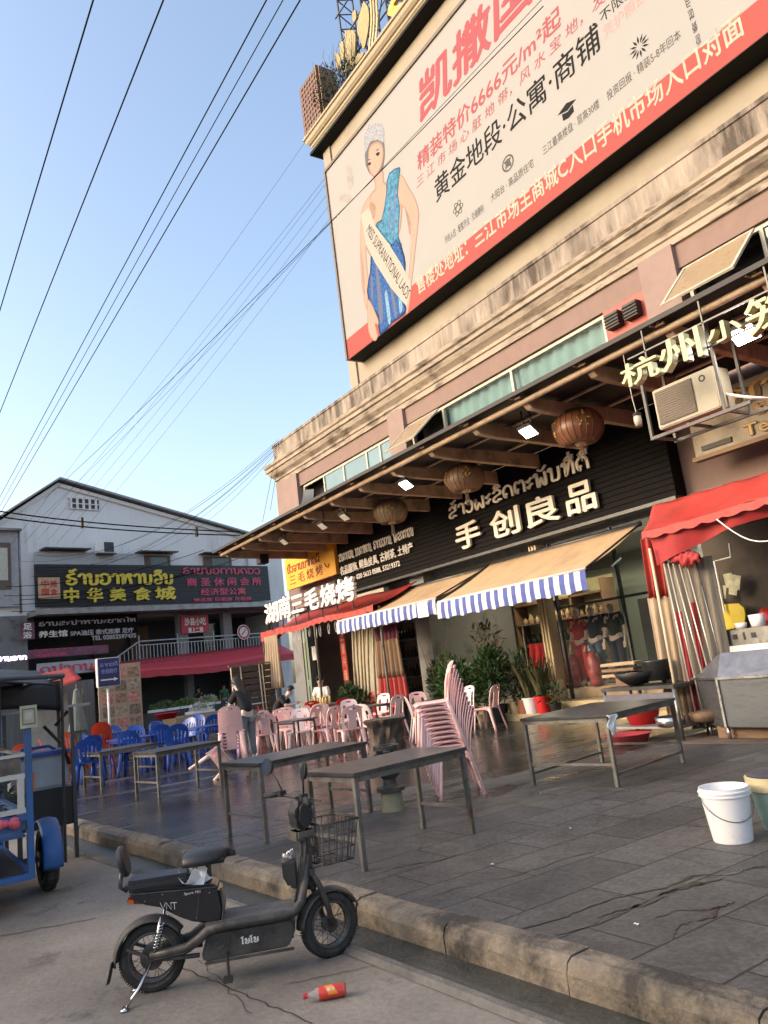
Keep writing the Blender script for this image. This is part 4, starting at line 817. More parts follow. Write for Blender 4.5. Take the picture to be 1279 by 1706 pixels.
# ------------------------------------------------------------------ right red tarpaulin canopy and its curtain
RT = thing('red_tarpaulin_canopy', 'large bright red tarpaulin canopy over the cooking stall at the right', 'canopy', (-3, 10, 0.16))
def ez(x): return 3.12+.02*math.sin(x*2.1)
def ridge(u): return V((-7.45+(4.5+7.45)*u, 10.15+.35*u, 3.58+.12*u))
def roofp(u, v):
    a = V((-7.22+(4.5+7.22)*u, 9.45-.05*u, ez(-7.2+11*u))); c = ridge(u); p = a.lerp(c, v); p.z -= .07*math.sin(PI*v)*(.6+.4*math.sin(u*23))+.014*math.sin(u*71+v*5)*(1-.5*v)+.01*math.sin(u*120-v*9); return p
MB().thick(roofp, 160, 14, .008).build('roof_cloth', _M['red_cloth'], RT, smooth=True)
MB().thick(lambda u, v: ridge(u).lerp(V((-7.45+(4.5+7.45)*u, 11.95, 3.25)), v), 20, 4, .008).build('rear_cloth', _M['red_cloth'], RT, smooth=True)
def scall(u, v):
    x = -7.22+(11.72)*u; return (x, 9.44-.05*u-.012*math.sin(x*14)-.02*v, ez(x)+.004-(.085+.035*abs(math.sin(x*2*PI/.62)))*v)
MB().sheet(scall, 240, 3).build('scalloped_valance', _M['red_cloth'], RT)
def flap(u, v):
    x = -7.18+(11.6)*u; dep = .46-.31*min(1, u*5.5)+.05*math.sin(x*2.3)
    return (x+.0, 9.50+.05*math.sin(x*6+v*2)+.1*v, ez(x)-.01-dep*v)
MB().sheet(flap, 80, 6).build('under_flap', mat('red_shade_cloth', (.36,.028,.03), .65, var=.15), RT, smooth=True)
def bun(u, v):
    a_ = 2*PI*v; x = -6.98+.5*u; r = (.03+.055*math.sin(PI*u)**.5)*(1+.22*math.sin(a_*4+u*21)+.15*math.sin(u*37+a_)); return (x, 9.64+r*.8*math.cos(a_), 2.68-.10*u+.02*math.sin(u*9)+r*1.2*math.sin(a_))
MB().sheet(bun, 40, 18).build('gathered_bundle', _M['red_shade_cloth'], RT, smooth=True)
SCU = thing('tarp_side_curtain', 'brown and red side curtain hanging in folds at the left end of the red canopy', 'curtain', (-7.4, 10, .16))
def cpan(x0, x1, z0, z1, y, m, ph, nm='curtain_fold'):
    MB().thick(lambda u, v: (x0+(x1-x0)*u+.05*(v-.5)*(-1), y+.05*math.sin(u*PI*2*max(2,round((x1-x0)/.12))+ph)*(.5+.5*v)+.25*u, z1+(z0-z1)*v), 36, 6, .004).build(nm, _M[m], SCU, smooth=True)
mat('curtain_red', (.42,.035,.045), .7, var=.2); mat('curtain_tan', (.40,.29,.19), .7, var=.15, stretch=(5,5,.4)); mat('curtain_grey', (.25,.21,.16), .65, var=.3, stretch=(6,6,.4))
cpan(-7.42, -7.2, 2.15, 3.05, 9.62, 'red_cloth', 0); cpan(-7.52, -7.24, .28, 2.16, 9.63, 'curtain_tan', 1)
cpan(-7.2, -6.55, .25, 2.62, 9.72, 'curtain_grey', 2); cpan(-7.12, -6.98, .3, 1.9, 9.69, 'curtain_red', .5); cpan(-6.9, -6.82, .3, 2.0, 9.73, 'curtain_red', .5)
mat('bamboo_pale', (.62,.50,.33), .45, var=.12); mat('alu_pole', (.55,.5,.42), .35, .5, var=.15)
for k, (xt, xb, y, m_, r, zt) in enumerate([(-7.17,-7.17,9.5,'bamboo_pale',.022,2.86),(-7.05,-6.98,9.6,'alu_pole',.013,2.62),(-6.98,-6.86,9.6,'alu_pole',.013,2.6),(-6.9,-6.7,9.6,'alu_pole',.014,2.58),(-6.83,-6.62,9.64,'alu_pole',.012,2.56),(-6.74,-6.56,9.68,'alu_pole',.012,2.55),(-6.64,-6.48,9.75,'steel_grey',.012,2.6)]):
    MB().tube([(xt,y,zt),(xb-.0,y-.04,.3)], r, 7).build('pole', _M[m_], SCU, smooth=True)
PW = FY(9.4); a = PW.uv(1195,865); mb = MB(); c = PW.uv(1279,900)
mb.tube([(a[0]+(c[0]-a[0])*k/8*1.3, 9.38, a[1]+(c[1]-a[1])*k/8-.16*math.sin(PI*k/8*1.0)) for k in range(9)], .009, 6)
tag(mb.build('loose_cable', _M['white_letter'], None, smooth=True), 'pale loose cable drooping from the valance of the right red canopy', 'cable')
# ------------------------------------------------------------------ left red awning of the barbecue restaurant
LT2 = thing('red_barbecue_awning', 'red tarpaulin awning below the white characters of the barbecue restaurant', 'awning', (-18, 10.5, 3.))
lx0, lx1 = -23.2, -16.3
MB().thick(lambda u, v: (lx0+(lx1-lx0)*u, 10.45+1.45*v, 3.19+.03*math.sin(u*13)+(.50+.05*u)*v-.07*math.sin(PI*v)), 40, 8, .008).build('roof_cloth', _M['red_cloth'], LT2, smooth=True)
MB().sheet(lambda u, v: (lx0+(lx1-lx0)*u, 10.44-.01*math.sin(u*120)-.01*v, 3.20+.03*math.sin(u*13)-(.13+.05*abs(math.sin(u*62))+.12*max(0,1-u*4))*v), 160, 3).build('valance', _M['red_cloth'], LT2)
MB().thick(lambda u, v: (lx0-.02-.02*math.sin(v*9), 10.47+.95*u, 3.20+.25*u-(.55-.3*u)*v+.02*math.sin(u*17)), 14, 6, .006).build('side_flap', _M['red_cloth'], LT2, smooth=True)
for xx, yy in ((lx0+.05,10.5),(-19.6,10.5),(lx1,10.6)): MB().bar((xx,yy,.16),(xx,yy,3.17),.05).build('post', _M['steel_grey'], LT2)
P98 = FY(10.6)
mb = MB()
for px in (487,494,502,512,523,530,545,557,566):
    q = P98.uv(px, 1025); r = .13+RND.uniform(-.03,.05); mb.tube([(q[0]+.05*math.sin(t), 10.6, 3.02-r-r*1.2*math.cos(t)) for t in [i*2*PI/12 for i in range(12)]], .008, 4, closed=True)
mb.build('hanging_wire_loop', _M['white_letter'], LT2)
# bundled curtains of the left awning and the two tone red curtain
def bundle(label, px_l, px_r, y, bands, name='bundled_curtain', spread=1.15, n=7):
    P = FY(y); xl, zt = P.uv(*px_l); xr, zb = P.uv(*px_r); t = thing(name, label, 'curtain', ((xl+xr)/2, y, .16))
    for k, (v0, v1, m_) in enumerate(bands):
        def f(u, v, v0=v0, v1=v1):
            w = v0+(v1-v0)*v; s = 1+(spread-1)*w; xm = (xl+xr)/2
            return (xm+(xl+(xr-xl)*u-xm)*s, y+.09*math.sin(u*PI*2*n)*(.4+.6*w)-.03*(k%2), zt+(zb-zt)*w)
        MB().thick(f, n*8, 6, .006).build('cloth', _M[m_], t, smooth=True)
    return t
mat('curtain_brown2', (.22,.13,.07), .7, var=.3, stretch=(6,6,.4)); mat('curtain_wine', (.14,.02,.045), .7, var=.25)
bundle('two tone bundled curtain, brown above and bright red below, beside the bamboo poles', (624,1046), (676,1160), 10.9, [(0,.22,'curtain_wine'),(.2,.72,'curtain_brown2'),(.70,1.03,'red_cloth')], n=6, spread=1.3)
t = bundle('pale brown curtain bundle hanging at the left post of the barbecue awning', (440,1062), (468,1125), 10.2, [(0,1.3,'curtain_tan')], n=6)
# bamboo poles and wall by the barbecue restaurant
P11 = FY(11.4); BP = thing('bamboo_poles', 'group of pale bamboo poles leaning on the wall beside the red and brown curtain', 'pole', (P11.uv(600,1150)[0], 11.4, .16))
for px, pb in ((587,590),(592,597),(599,602),(604,607),(612,612),(621,622)):
    a = P11.uv(px,1048); c = P11.uv(pb,1150); MB().tube([(a[0],11.4,a[1]),((a[0]+c[0])/2+.02,11.4,(a[1]+c[1])/2),(c[0],11.4,.2)],.035,7).build('pole', mat('bamboo', (.42,.33,.2), .6, var=.25), BP, smooth=True)
PW2 = FY(12.25); a = PW2.uv(598,1000); c = PW2.uv(640,1150)
tag(MB().bx(a[0]-.3, 12.05, .2, c[0]+.9, 12.24, 3.85).build('plaster_wall', mat('plaster_beige', (.42,.38,.30), .85, var=.1), None), 'beige plaster wall piece between the barbecue restaurant and the craft shop', 'wall')
# green glass door
P12 = FY(12.1); a = P12.uv(503,1035); c = P12.uv(531,1150)
GD = thing('green_glass_door', 'green framed glass door of the barbecue restaurant with a paper note', 'door', ((a[0]+c[0])/2, 12.1, .3))
mat('door_green', (.20,.24,.18), .5, var=.1); mat('door_glass', (.05,.085,.055), .12, var=.15)
dx0, dx1 = a[0], c[0]-.35
mb = MB(); mb.bx(dx0,12.05,.3,dx0+.14,12.14,3.4); mb.bx(dx1-.14,12.05,.3,dx1,12.14,3.4); mb.bx(dx0+.14,12.05,3.28,dx1-.14,12.14,3.4); mb.bx(dx0+.14,12.05,1.35,dx1-.14,12.14,1.55); mb.bx(dx0+.14,12.05,.3,dx1-.14,12.14,.45); mb.build('frame', _M['door_green'], GD)
MB().bx(dx0+.14,12.08,.45,dx1-.14,12.1,1.35).build('lower_pane', _M['door_glass'], GD); MB().bx(dx0+.14,12.08,1.55,dx1-.14,12.1,3.28).build('upper_pane', _M['door_glass'], GD)
MB().bx(dx0+.6,12.035,2.15,dx0+.88,12.045,2.6).build('paper_note', _M['paper'], GD)
# red couplet strip
a = P12.uv(572,1052); c = P12.uv(580,1108)
CS = thing('red_couplet', 'narrow red paper banner with dark writing beside the restaurant doorway', 'banner', (a[0], 12.0, 1.6))
MB().bx(a[0]-.1,11.98,1.3,c[0]+.15,12.0,3.0).build('paper', mat('couplet_red', (.45,.04,.035), .7), CS)
mb = MB(); PC = FY(11.98)
for i, ch in enumerate('生意兴隆'): text(mb, ch, PC, a[0]-.03, 2.6-.4*i, c[0]+.09, 2.92-.4*i, .004, bold=.02)
mb.build('writing', mat('couplet_gold', (.6,.4,.2), .6), CS)
# drinks shelf inside the restaurant
SH = thing('drinks_shelf', 'dark shelf with bottles inside the barbecue restaurant doorway', 'shelf', (-18.4, 13.4, .5))
mb = MB()
for xx in (-19.9,-17.4): mb.bx(xx-.04,13.2,.5,xx+.04,13.7,3.1)
for z in (.7,1.25,1.8,2.35,2.9): mb.bx(-19.9,13.2,z,-17.4,13.7,z+.04)
mb.build('rack', _M['steel_grey'], SH)
mb = MB()
for z in (.74,1.29,1.84,2.39):
    for i in range(13): mb.lathe([(0,0),(.05,0),(.05,.2),(.02,.27),(.02,.33),(0,.33)],7,(-19.75+i*.18,13.35,z))
mb.build('bottle_row', mat('bottle_dark', (.06,.05,.04), .2, var=.6, scale=2), SH)['kind'] = 'stuff'
# ------------------------------------------------------------------ craft shop front
PX = FY(12.3)
CL = thing('shop_column', 'slim cream fluted column with a round base at the shop entrance', 'column', (-12.25, 12.25, FZ))
mb = MB(); mb.bx(-12.36,12.2,FZ+.42,-12.12,12.44,3.86)
for xx in (-12.33,-12.24,-12.15): mb.bx(xx-.025,12.17,FZ+.42,xx+.025,12.2,3.86)
mb.build('shaft', mat('column_cream', (.50,.38,.22), .6, var=.08), CL); MB().lathe([(0,0),(.17,0),(.17,.42),(.14,.44),(0,.44)],18,(-12.24,12.3,FZ)).build('base', _M['column_cream'], CL)
SW = thing('shop_window', 'glazed front of the craft shop with dark slim mullions', 'window', (-10, 12.4, FZ))
for a_, c_ in ((-11.95,-10.25),(-10.2,-8.3)): MB().bx(a_,12.40,FZ,c_,12.41,3.86).build('pane', _M['glass'], SW)
mb = MB()
for xx in (-11.98,-10.22,-8.28): mb.bx(xx-.02,12.37,FZ,xx+.02,12.45,3.86)
mb.bx(-11.98,12.37,2.4,-8.28,12.45,2.45); mb.build('mullion', _M['steel_dark'], SW)
GS = thing('goods_shelf', 'lit wall shelf of small goods inside the craft shop', 'shelf', (-15, 15.6, FZ))
mb = MB()
for z in (.6,1.1,1.7,2.3,2.85): mb.bx(-16.6,15.4,z,-13.3,15.9,z+.05)
for xx in (-16.6,-15.5,-14.4,-13.3): mb.bx(xx-.03,15.4,.5,xx+.03,15.9,3.2)
mb.build('rack', _M['wood'], GS); MB().bx(-16.6,15.9,.5,-13.3,15.95,3.3).build('back_panel', mat('shelf_back', (.42,.38,.2), .6), GS)
for k, (z, mm) in enumerate(((.65,'terracotta'),(1.15,'wood'),(1.75,'black'),(2.35,'wood_pale'))):
    mb = MB()
    for i in range(13):
        h = RND.uniform(.12,.34); w = RND.uniform(.06,.1); mb.lathe([(0,0),(w*.8,0),(w,h*.4),(w*.5,h*.8),(w*.5,h),(0,h)],8,(-16.4+i*.24,15.6,z))
    mb.build('goods_row', _M[mm], GS)['kind'] = 'stuff'
tag(MB().bx(-12.9,16.2,FZ,-8.0,16.9,2.55).build('darkening_cabinet', mat('cabinet_dark', (.03,.028,.03), .5, var=.4, scale=4), None, bevel=.01), 'long dark cabinet added along the rear wall to darken the shop behind the mannequins', 'cabinet')  # dark block added to make the shop interior darker
def arealight(x, y, z, e, sx, col, rx=0, nm='shop_ceiling_light', sy=None):
    l = bpy.data.lights.new(nm, 'AREA'); l.energy = e; l.shape = 'RECTANGLE'; l.size = sx; l.size_y = sy or sx; l.color = col; o = bpy.data.objects.new(nm, l); COL.objects.link(o); o.location = (x, y, z); o.rotation_euler = (R(rx), 0, 0); return o
for i, (x, y, lab) in enumerate(((-9.2,15.6,'nearest the entrance'),(-10.9,16.2,'in the middle of the row'),(-12.6,15.0,'above the goods shelf'),(-15,14.8,'deepest in the shop'))):
    t = thing('ceiling_spot', 'small lit ceiling spot lamp '+lab, 'lamp', (x, y, 3.72), group='ceiling spots in the craft shop')
    MB().lathe([(0,.1),(.07,.1),(.09,-.02),(.07,-.02)],14,(x,y,3.74)).build('housing', _M['white_letter'], t, smooth=True); MB().lathe([(0,0),(.07,0)],14,(x,y,3.725)).build('lit_face', _M['lamp_cool'], t)
    arealight(x, y, 3.66, 13 if x > -12.9 else 16, .25, (.9,1,.88) if x > -12 else (1,.9,.62), 0).parent = None
# ------------------------------------------------------------------ plants
def pot(mb, c, r, h): mb.lathe([(0,0),(r*.75,0),(r,h),(r*1.08,h),(r*1.08,h+.03),(r*.92,h+.03),(r*.9,h-.02),(0,h-.02)], 16, c); return mb
def potted(label, x, y, z, r, h, mp, kind, H, n=260, rad=None):
    t = thing('potted_plant', label, 'plant', (x, y, z), group='potted plants in front of the craft shop')
    pot(MB(), (x,y,z), r, h).build('pot', _M[mp], t, smooth=True, auto=40); MB().lathe([(0,h-.015),(r*.9,h-.015)],12,(x,y,z)).build('soil', _M['soil'], t)
    mb = MB()
    if kind == 'snake':
        for i in range(n):
            a = RND.uniform(0,2*PI); q = RND.uniform(0,r*.7); le = H*RND.uniform(.5,1.1); d = V((math.cos(a)*.28,math.sin(a)*.28,1)).normalized(); p = V((x+q*math.cos(a),y+q*math.sin(a),z+h)); w = V((-math.sin(a),math.cos(a),0))*.022
            p1 = p+d*le*.5; p2 = p+d*le+V((math.cos(a)*.1*le,math.sin(a)*.1*le,-.05)); mb.poly([p-w,p+w,p1+w*1.2,p1-w*1.2]); mb.poly([p1-w*1.2,p1+w*1.2,p2])
        mb.build('foliage', _M['leaf_dry'], t)
    else:
        rad = rad or (r*2, r*2, H*.5)
        leaves(mb, (x,y,z+h+H*.5), rad, n, .13, .05, shell=.15); mb.build('foliage', _M['leaf'], t)
        mb = MB()
        for i in range(7): a = i*.9; mb.tube([(x,y,z+h-.02),(x+.05*math.cos(a),y+.05*math.sin(a),z+h+H*.3),(x+rad[0]*.5*math.cos(a),y+rad[1]*.5*math.sin(a),z+h+H*.75)],[.012,.01,.005],5)
        mb.build('stem', _M['wood'], t)
    return t
P114 = FY(11.45); sx = lambda px, y=11.45, py=1180: FY(y).uv(px, py)[0]
potted('snake plant in a bright red pot, rightmost of the row by the step', sx(888), 11.75, .30, .17, .32, 'plastic_red', 'snake', .95, 60)
potted('snake plant in a white pot beside the red pot', sx(868), 11.75, .30, .17, .30, 'plastic_white', 'snake', 1.0, 60)
potted('leafy plant in a terracotta pot left of the white pot', sx(853), 11.8, .30, .16, .27, 'terracotta', 'bush', 1.1, 380, (.4,.35,.55))
potted('leafy plant in a small cream pot at the left end of the step', sx(843), 11.72, .30, .13, .24, 'step_yellow', 'bush', .8, 260, (.32,.3,.4))
potted('low dry plant in a dark pot right of the red pot', sx(908), 11.75, .30, .13, .16, 'black', 'bush', .4, 140, (.28,.25,.2))
def shrub(label, x, y, z, rad, n, H, m='leaf', L=.15, w=.06):
    t = thing('shrub', label, 'plant', (x, y, z), group='dark shrubs before the craft shop')
    pot(MB(), (x,y,z), .22, .3).build('pot', _M['black'], t, smooth=True, auto=40)
    mb = MB()
    for q in range(5):
        c = (x+RND.uniform(-.5,.5)*rad[0], y+RND.uniform(-.4,.4)*rad[1], z+H*RND.uniform(.35,.8)); leaves(mb, c, (rad[0]*.6,rad[1]*.6,rad[2]*.5), n//5, L, w, shell=.1)
    mb.build('foliage', _M[m] if isinstance(m, str) else m, t)
    mb = MB()
    for i in range(10): a = i*.7; mb.tube([(x,y,z+.28),(x+.1*math.cos(a),y+.1*math.sin(a),z+H*.4),(x+rad[0]*.7*math.cos(a),y+rad[1]*.6*math.sin(a),z+H*RND.uniform(.7,1.05))],[.02,.012,.004],5)
    mb.build('stem', _M['wood'], t); return t
shrub('tall dark leafy shrub directly right of the leaning pink chair stack', sx(795), 11.2, .17, (.75,.5,1.0), 2200, 1.5)
shrub('bushy dark shrub between the stack and the potted plants', sx(828), 11.4, .17, (.7,.45,.95), 2000, 1.45)
shrub('bright green shrub behind the leaning chair stack near the beige wall', sx(722), 11.7, .17, (.7,.4,1.1), 1800, 1.9, mat('leaf_bright', (.05,.115,.025), .5, var=.4))
shrub('dark green shrub in front of the bamboo poles', sx(600,11.2), 11.1, .17, (.75,.4,.7), 1500, 1.05)
shrub('thin dry twiggy shrub in front of the shop window', sx(805), 11.9, .17, (.5,.3,1.0), 350, 2.2, 'leaf_dry')
# clothes rack with hung red and blue things at the shop entrance
CR = thing('clothes_rack', 'rack with a red bag and blue cloth hanging inside the shop entrance', 'rack', (-12.9, 12.8, FZ))
mb = MB(); mb.bar((-13.6,12.8,FZ),(-13.6,12.8,2.2),.03); mb.bar((-12.4,12.8,FZ),(-12.4,12.8,2.2),.03); mb.bar((-13.6,12.8,2.2),(-12.4,12.8,2.2),.03); mb.build('rail', _M['steel_grey'], CR)
for x0, x1, z0, z1, mm in ((-12.85,-12.5,1.0,1.95,'denim'),(-13.5,-13.05,1.2,1.75,'cloth_red')): MB().thick(lambda u, v: (x0+(x1-x0)*u, 12.8+.07*math.sin(u*14+v*3), z1+(z0-z1)*v), 14, 5, .03).build('hung_cloth', _M[mm] if mm != 'denim' else mat('cloth_blue', (.03,.07,.25), .8), CR, smooth=True)
# ------------------------------------------------------------------ cooking stall at the right
T3 = thing('wok_table', 'rusty steel stove table with wok and lower shelf under the red canopy', 'table', (-7.3, 9.6, .16))
tz = .92; a0, a1, b0, b1 = -8.25, -6.95, 9.15, 9.8
mb = MB(); mb.bx(a0,b0,tz-.05,a1,b1,tz); mb.build('top', _M['steel_dark'], T3, bevel=.006)
mb = MB(); mb.bx(a0+.03,b0+.01,tz-.25,a1-.03,b0+.03,tz-.1); mb.build('front_panel', mat('panel_violet_grey', (.13,.125,.15), .5, .3), T3)
for xx in (a0+.03,a1-.03):
    for yy in (b0+.03,b1-.03): MB().tube([(xx,yy,.16),(xx,yy,tz-.05)],.028,8).build('leg', _M['steel_grey'], T3, smooth=True)
MB().bx(a0+.02,b0+.02,.33,a1-.02,b1-.02,.36).build('lower_shelf', _M['zinc'], T3)
WK = thing('wok', 'black deep wok standing on the stove table', 'pan', (-7.75, 9.45, tz)); MB().lathe([(0,.0),(.14,.02),(.25,.10),(.32,.2),(.30,.2),(.23,.11),(.12,.035),(0,.02)],20,(-7.75,9.4,tz)).build('bowl', _M['black'], WK, smooth=True)
mb = MB(); mb.lathe([(.0,.05),(.19,.05),(.19,.32),(.2,.34),(.17,.33),(.16,.08),(0,.08)],20,(-7.5,9.55,tz)); tag(mb.build('stock_pot', _M['steel_dark'], None, smooth=True), 'dark cylindrical pot behind the wok on the stove table', 'pot')
for k, (z, ang) in enumerate(((1.08,4),(1.16,-3),(1.245,2))):
    tag(MB().box((-8.15,9.62,z),(.62,.3,.045),MX.Rotation(R(ang+3),3,'Z')).build('chopping_board', _M['wood_pale' if k != 1 else 'wood'], None, bevel=.006), ['lowest wooden board of the stack left of the wok','middle wooden board of the stack left of the wok','topmost wooden board of the stack left of the wok'][k], 'board', group='wooden boards beside the wok')
BD = thing('board_stand', 'low wooden block carrying the boards left of the wok', 'block', (-8.1,9.6,tz)); MB().bx(-8.24,9.5,tz,-7.98,9.75,1.055).build('block', _M['wood'], BD, bevel=.005)
RTb = MB(); RTb.lathe([(0,0),(.2,0),(.27,.24),(.29,.25),(.27,.26),(.25,.24),(.19,.03),(0,.03)],22,(-7.85,9.5,.36)); tag(RTb.build('red_tub', _M['plastic_red'], None, smooth=True), 'red plastic tub on the lower shelf of the stove table', 'tub')
RTb = MB(); RTb.lathe([(0,0),(.25,0),(.32,.13),(.34,.14),(.3,.13),(.24,.02),(0,.02)],22,(-7.72,8.95,.162)); tag(RTb.build('red_basin', mat('dull_red', (.36,.05,.06), .5), None, smooth=True), 'dull red basin on the ground below the stove table', 'basin')
RTb = MB(); RTb.lathe([(0,0),(.19,0),(.21,.12),(.2,.12),(.18,.015),(0,.015)],24,(-7.22,9.3,.36)); tag(RTb.build('steel_pan', _M['steel_bright'], None, smooth=True), 'shiny steel pan on the lower shelf of the stove table', 'pan')
RTb = MB(); RTb.lathe([(0,0),(.2,.03),(.24,.14),(.1,.17),(0,.17)],18,(-6.8,9.55,.36)); tag(RTb.build('iron_pan', _M['rusty'], None, smooth=True), 'rusty lidded pan squeezed between stove table and steel counter', 'pan')
CT1 = thing('steel_counter', 'grey stainless steel counter cabinet with sloped top at the right edge', 'counter', (-5.8, 9.7, .16))
cpts = [(-6.95,9.62),(-6.35,9.28),(-3.2,9.05),(-3.2,9.9),(-6.75,10.15)]
MB().prism(cpts, .62, lambda a, c, e: (a, c, .33+e)).build('cabinet', mat('counter_steel', (.17,.18,.19), .38, .75, var=.3, scale=2, stretch=(1,1,6), dirt=(.1,.095,.09), dscale=2), CT1, bevel=.008)
mb = MB(); top = [(-6.98,9.60),(-6.36,9.25),(-6.33,9.5),(-6.75,9.95)]
lo = [mb._v((x,y,.952)) for x, y in cpts]; hi = [mb._v(p) for p in ((-6.72,9.82,1.2),(-6.38,9.5,1.27),(-3.2,9.35,1.27),(-3.2,9.8,1.27),(-6.6,10.1,1.22))]
for i in range(5): mb.bm.faces.new((lo[i], lo[(i+1)%5], hi[(i+1)%5], hi[i]))
mb.bm.faces.new(hi); mb.build('sloped_top', mat('counter_top', (.20,.20,.22), .35, .8, var=.2), CT1)
mb = MB(); mb.bar((-6.98,9.605,.955),(-6.36,9.262,.955),.03); mb.bar((-6.36,9.262,.955),(-3.2,9.03,.955),.03); mb.bar((-6.352,9.268,.33),(-6.352,9.268,.95),.03); mb.build('edge_strip', _M['steel_bright'], CT1)
for xx, yy in ((-6.85,9.63),(-6.38,9.34),(-4.5,9.25),(-3.3,9.2),(-6.65,10.05)): MB().tube([(xx,yy,.17),(xx,yy,.33)],.025,8).build('foot', _M['steel_bright'], CT1, smooth=True)
MB().bx(-6.6,9.42,.17,-4.2,9.9,.325).build('crate_base', _M['wood'], CT1, bevel=.005)
mb = MB(); mb.bx(-7.2,9.0,.162,-3.0,10.3,.172); tag(mb.build('floor_board', mat('floor_ply', (.13,.09,.07), .8, var=.3), None), 'thin dirty plywood sheet under the steel counter', 'board')
PY1 = FY(10.9)
YS = thing('yellow_board', 'yellow hanging board with torn stickers behind the steel counter', 'board', (PY1.uv(1195,1050)[0], 10.9, 1.2))
q0 = PY1.uv(1168,1052); q1 = PY1.uv(1230,1005); mb = MB()
mb.prism(crom([(q0[0]+.02,q1[1]-.02),(q1[0],q1[1]),(q1[0]+.03,q0[1]+.06),(q1[0]-.25,q0[1]-.02),(q0[0]+.15,q0[1]+.02),(q0[0]+.02,q1[1]-.02)],3)[:-1], .03, lambda a, c, e: (a, 10.9+e, c)); mb.build('panel', mat('yellow_board', (.62,.46,.02), .5, var=.12), YS)
mb = MB()
for k in range(9): mb.box((q0[0]+.1+RND.uniform(0,.75), 10.885-.001*k, q1[1]+RND.uniform(-.02,.38)), (RND.uniform(.12,.25), .008, RND.uniform(.1,.22)), MX.Rotation(RND.uniform(-.5,.5),3,'Y'))
mb.build('stickers', mat('sticker', (.42,.40,.25), .6, var=.5, scale=7), YS)
mb = MB(); a = PY1.uv(1210,1020); c = PY1.uv(1193,935); d = PY1.uv(1221,928); e_ = PY1.uv(1218,905); mb.tube([(p[0],10.85,p[1]) for p in (a,c,d,e_)],.018,7); tag(mb.build('wall_conduit', _M['white_letter'], None), 'white conduit pipe bent in front of the yellow board', 'pipe')
tag(MB().bx(-7.4,11.1,.5,-3.0,11.2,3.1).build('stall_back_wall', mat('stall_brown', (.06,.045,.033), .8, var=.35, dirt=(.05,.04,.03)), None), 'dark brown back wall of the cooking stall', 'wall')
for i, (dx, r, h, lab, mm) in enumerate(((0,.11,.17,'white enamel pot on the box beside the steel counter','plastic_white'),(-.26,.085,.08,'small white bowl beside the enamel pot','plastic_white'))):
    mb = MB(); qx = FY(10.2).uv(1262,1035); mb.lathe([(0,0),(r*.85,0),(r,h),(r*.92,h),(r*.8,.02),(0,.02)],18,(qx[0]+dx,10.2,1.555)); tag(mb.build('enamel_pot', _M[mm], None, smooth=True), lab, 'pot')
PBX = thing('socket_box', 'grey box with round holes on the counter carrying the white pots', 'box', (FY(10.2).uv(1255,1060)[0], 10.2, 1.2))
bx_ = FY(10.2).uv(1255,1060)[0]; MB().bx(bx_-.35,10.05,1.24,bx_+.4,10.4,1.55).build('casing', _M['steel_grey'], PBX, bevel=.01)
mb = MB()
for dx in (-.15,.1): mb.lathe([(0,0),(.035,0),(.035,.004),(0,.004)],12,(0,0,0))
mb.bm.free(); mb = MB(); mb.box((bx_-.18,10.046,1.45),(.07,.006,.07)); mb.box((bx_+.1,10.046,1.45),(.07,.006,.07)); mb.box((bx_-.04,10.046,1.45),(.03,.006,.1)); mb.build('socket', _M['black'], PBX); MB().bx(bx_-.38,10.0,1.24,bx_+.38,10.045,1.33).build('white_strip', _M['paper'], PBX)
GB = MB(); gx = FY(10.6).uv(1275,1010)
for k in range(1): GB.lathe([(0,0),(.16,0),(.18,.25),(.13,.42),(.06,.5),(0,.5)],16,(gx[0],10.6,1.3))
tag(GB.build('red_thermos', mat('red_foil', (.4,.03,.03), .3, .4, var=.5, scale=12), None, smooth=True), 'round red patterned jar at the right edge of the stall', 'jar')
# buckets
def bucket(name, label, c, r, h, m, hand=True, inner=None):
    t = thing(name, label, 'bucket', c); mb = MB()
    mb.lathe([(0,0),(r*.78,0),(r*.8,.01),(r*.98,h*.84),(r*1.05,h*.845),(r*1.05,h*.87),(r*.985,h*.875),(r*.995,h*.91),(r*1.06,h*.915),(r*1.06,h*.94),(r,h*.945),(r*1.01,h),(r*.96,h),(r*.76,.02),(0,.02)],36,c); mb.build('body', m, t, smooth=True, auto=35)
    if hand:
        mb = MB(); pts = [V(c)+V((-.07-r*1.06*math.cos(a)*.55-.05, -r*1.06*math.cos(a), h*.86-.175*abs(math.sin(a)))) for a in [PI*i/14 for i in range(15)]]
        pts = [V(c)+V((r*1.06*math.cos(a)*.55+r*.85*math.sin(a)*.83+.012*math.sin(a), r*1.06*math.cos(a)*.83-r*.85*math.sin(a)*.55, h*.86-h*.46*math.sin(a)**.8)) for a in [PI*i/16 for i in range(17)]]
        mb.tube(pts, .0035, 6); mb.build('wire_handle', _M['steel_grey'], t, smooth=True)
    return t
bp = G(1222,1400); bucket('white_bucket', 'clean white plastic bucket with wire handle on the plaza', (bp.x, bp.y, .162), .165, .36, _M['plastic_white'])
bp = G(1290,1392); t = bucket('green_bucket', 'dirty pale green bucket with a cream rim and dark lid at the right edge', (bp.x-.02, bp.y+.2, .162), .19, .33, mat('plastic_green', (.30,.42,.34), .5, var=.15, dirt=(.06,.065,.05), dscale=5, dlo=.5, dhi=.62), hand=False)
c = (bp.x-.02, bp.y+.2, .162); MB().lathe([(.185,.27),(.21,.28),(.215,.37),(.2,.375),(.19,.36)],30,c).build('cream_rim', mat('rim_cream', (.5,.42,.25), .5), t, smooth=True, auto=40); MB().lathe([(0,.36),(.19,.36),(.2,.385),(.17,.40),(0,.405)],30,c).build('lid', mat('lid_dark', (.05,.05,.065), .5), t, smooth=True, auto=40)
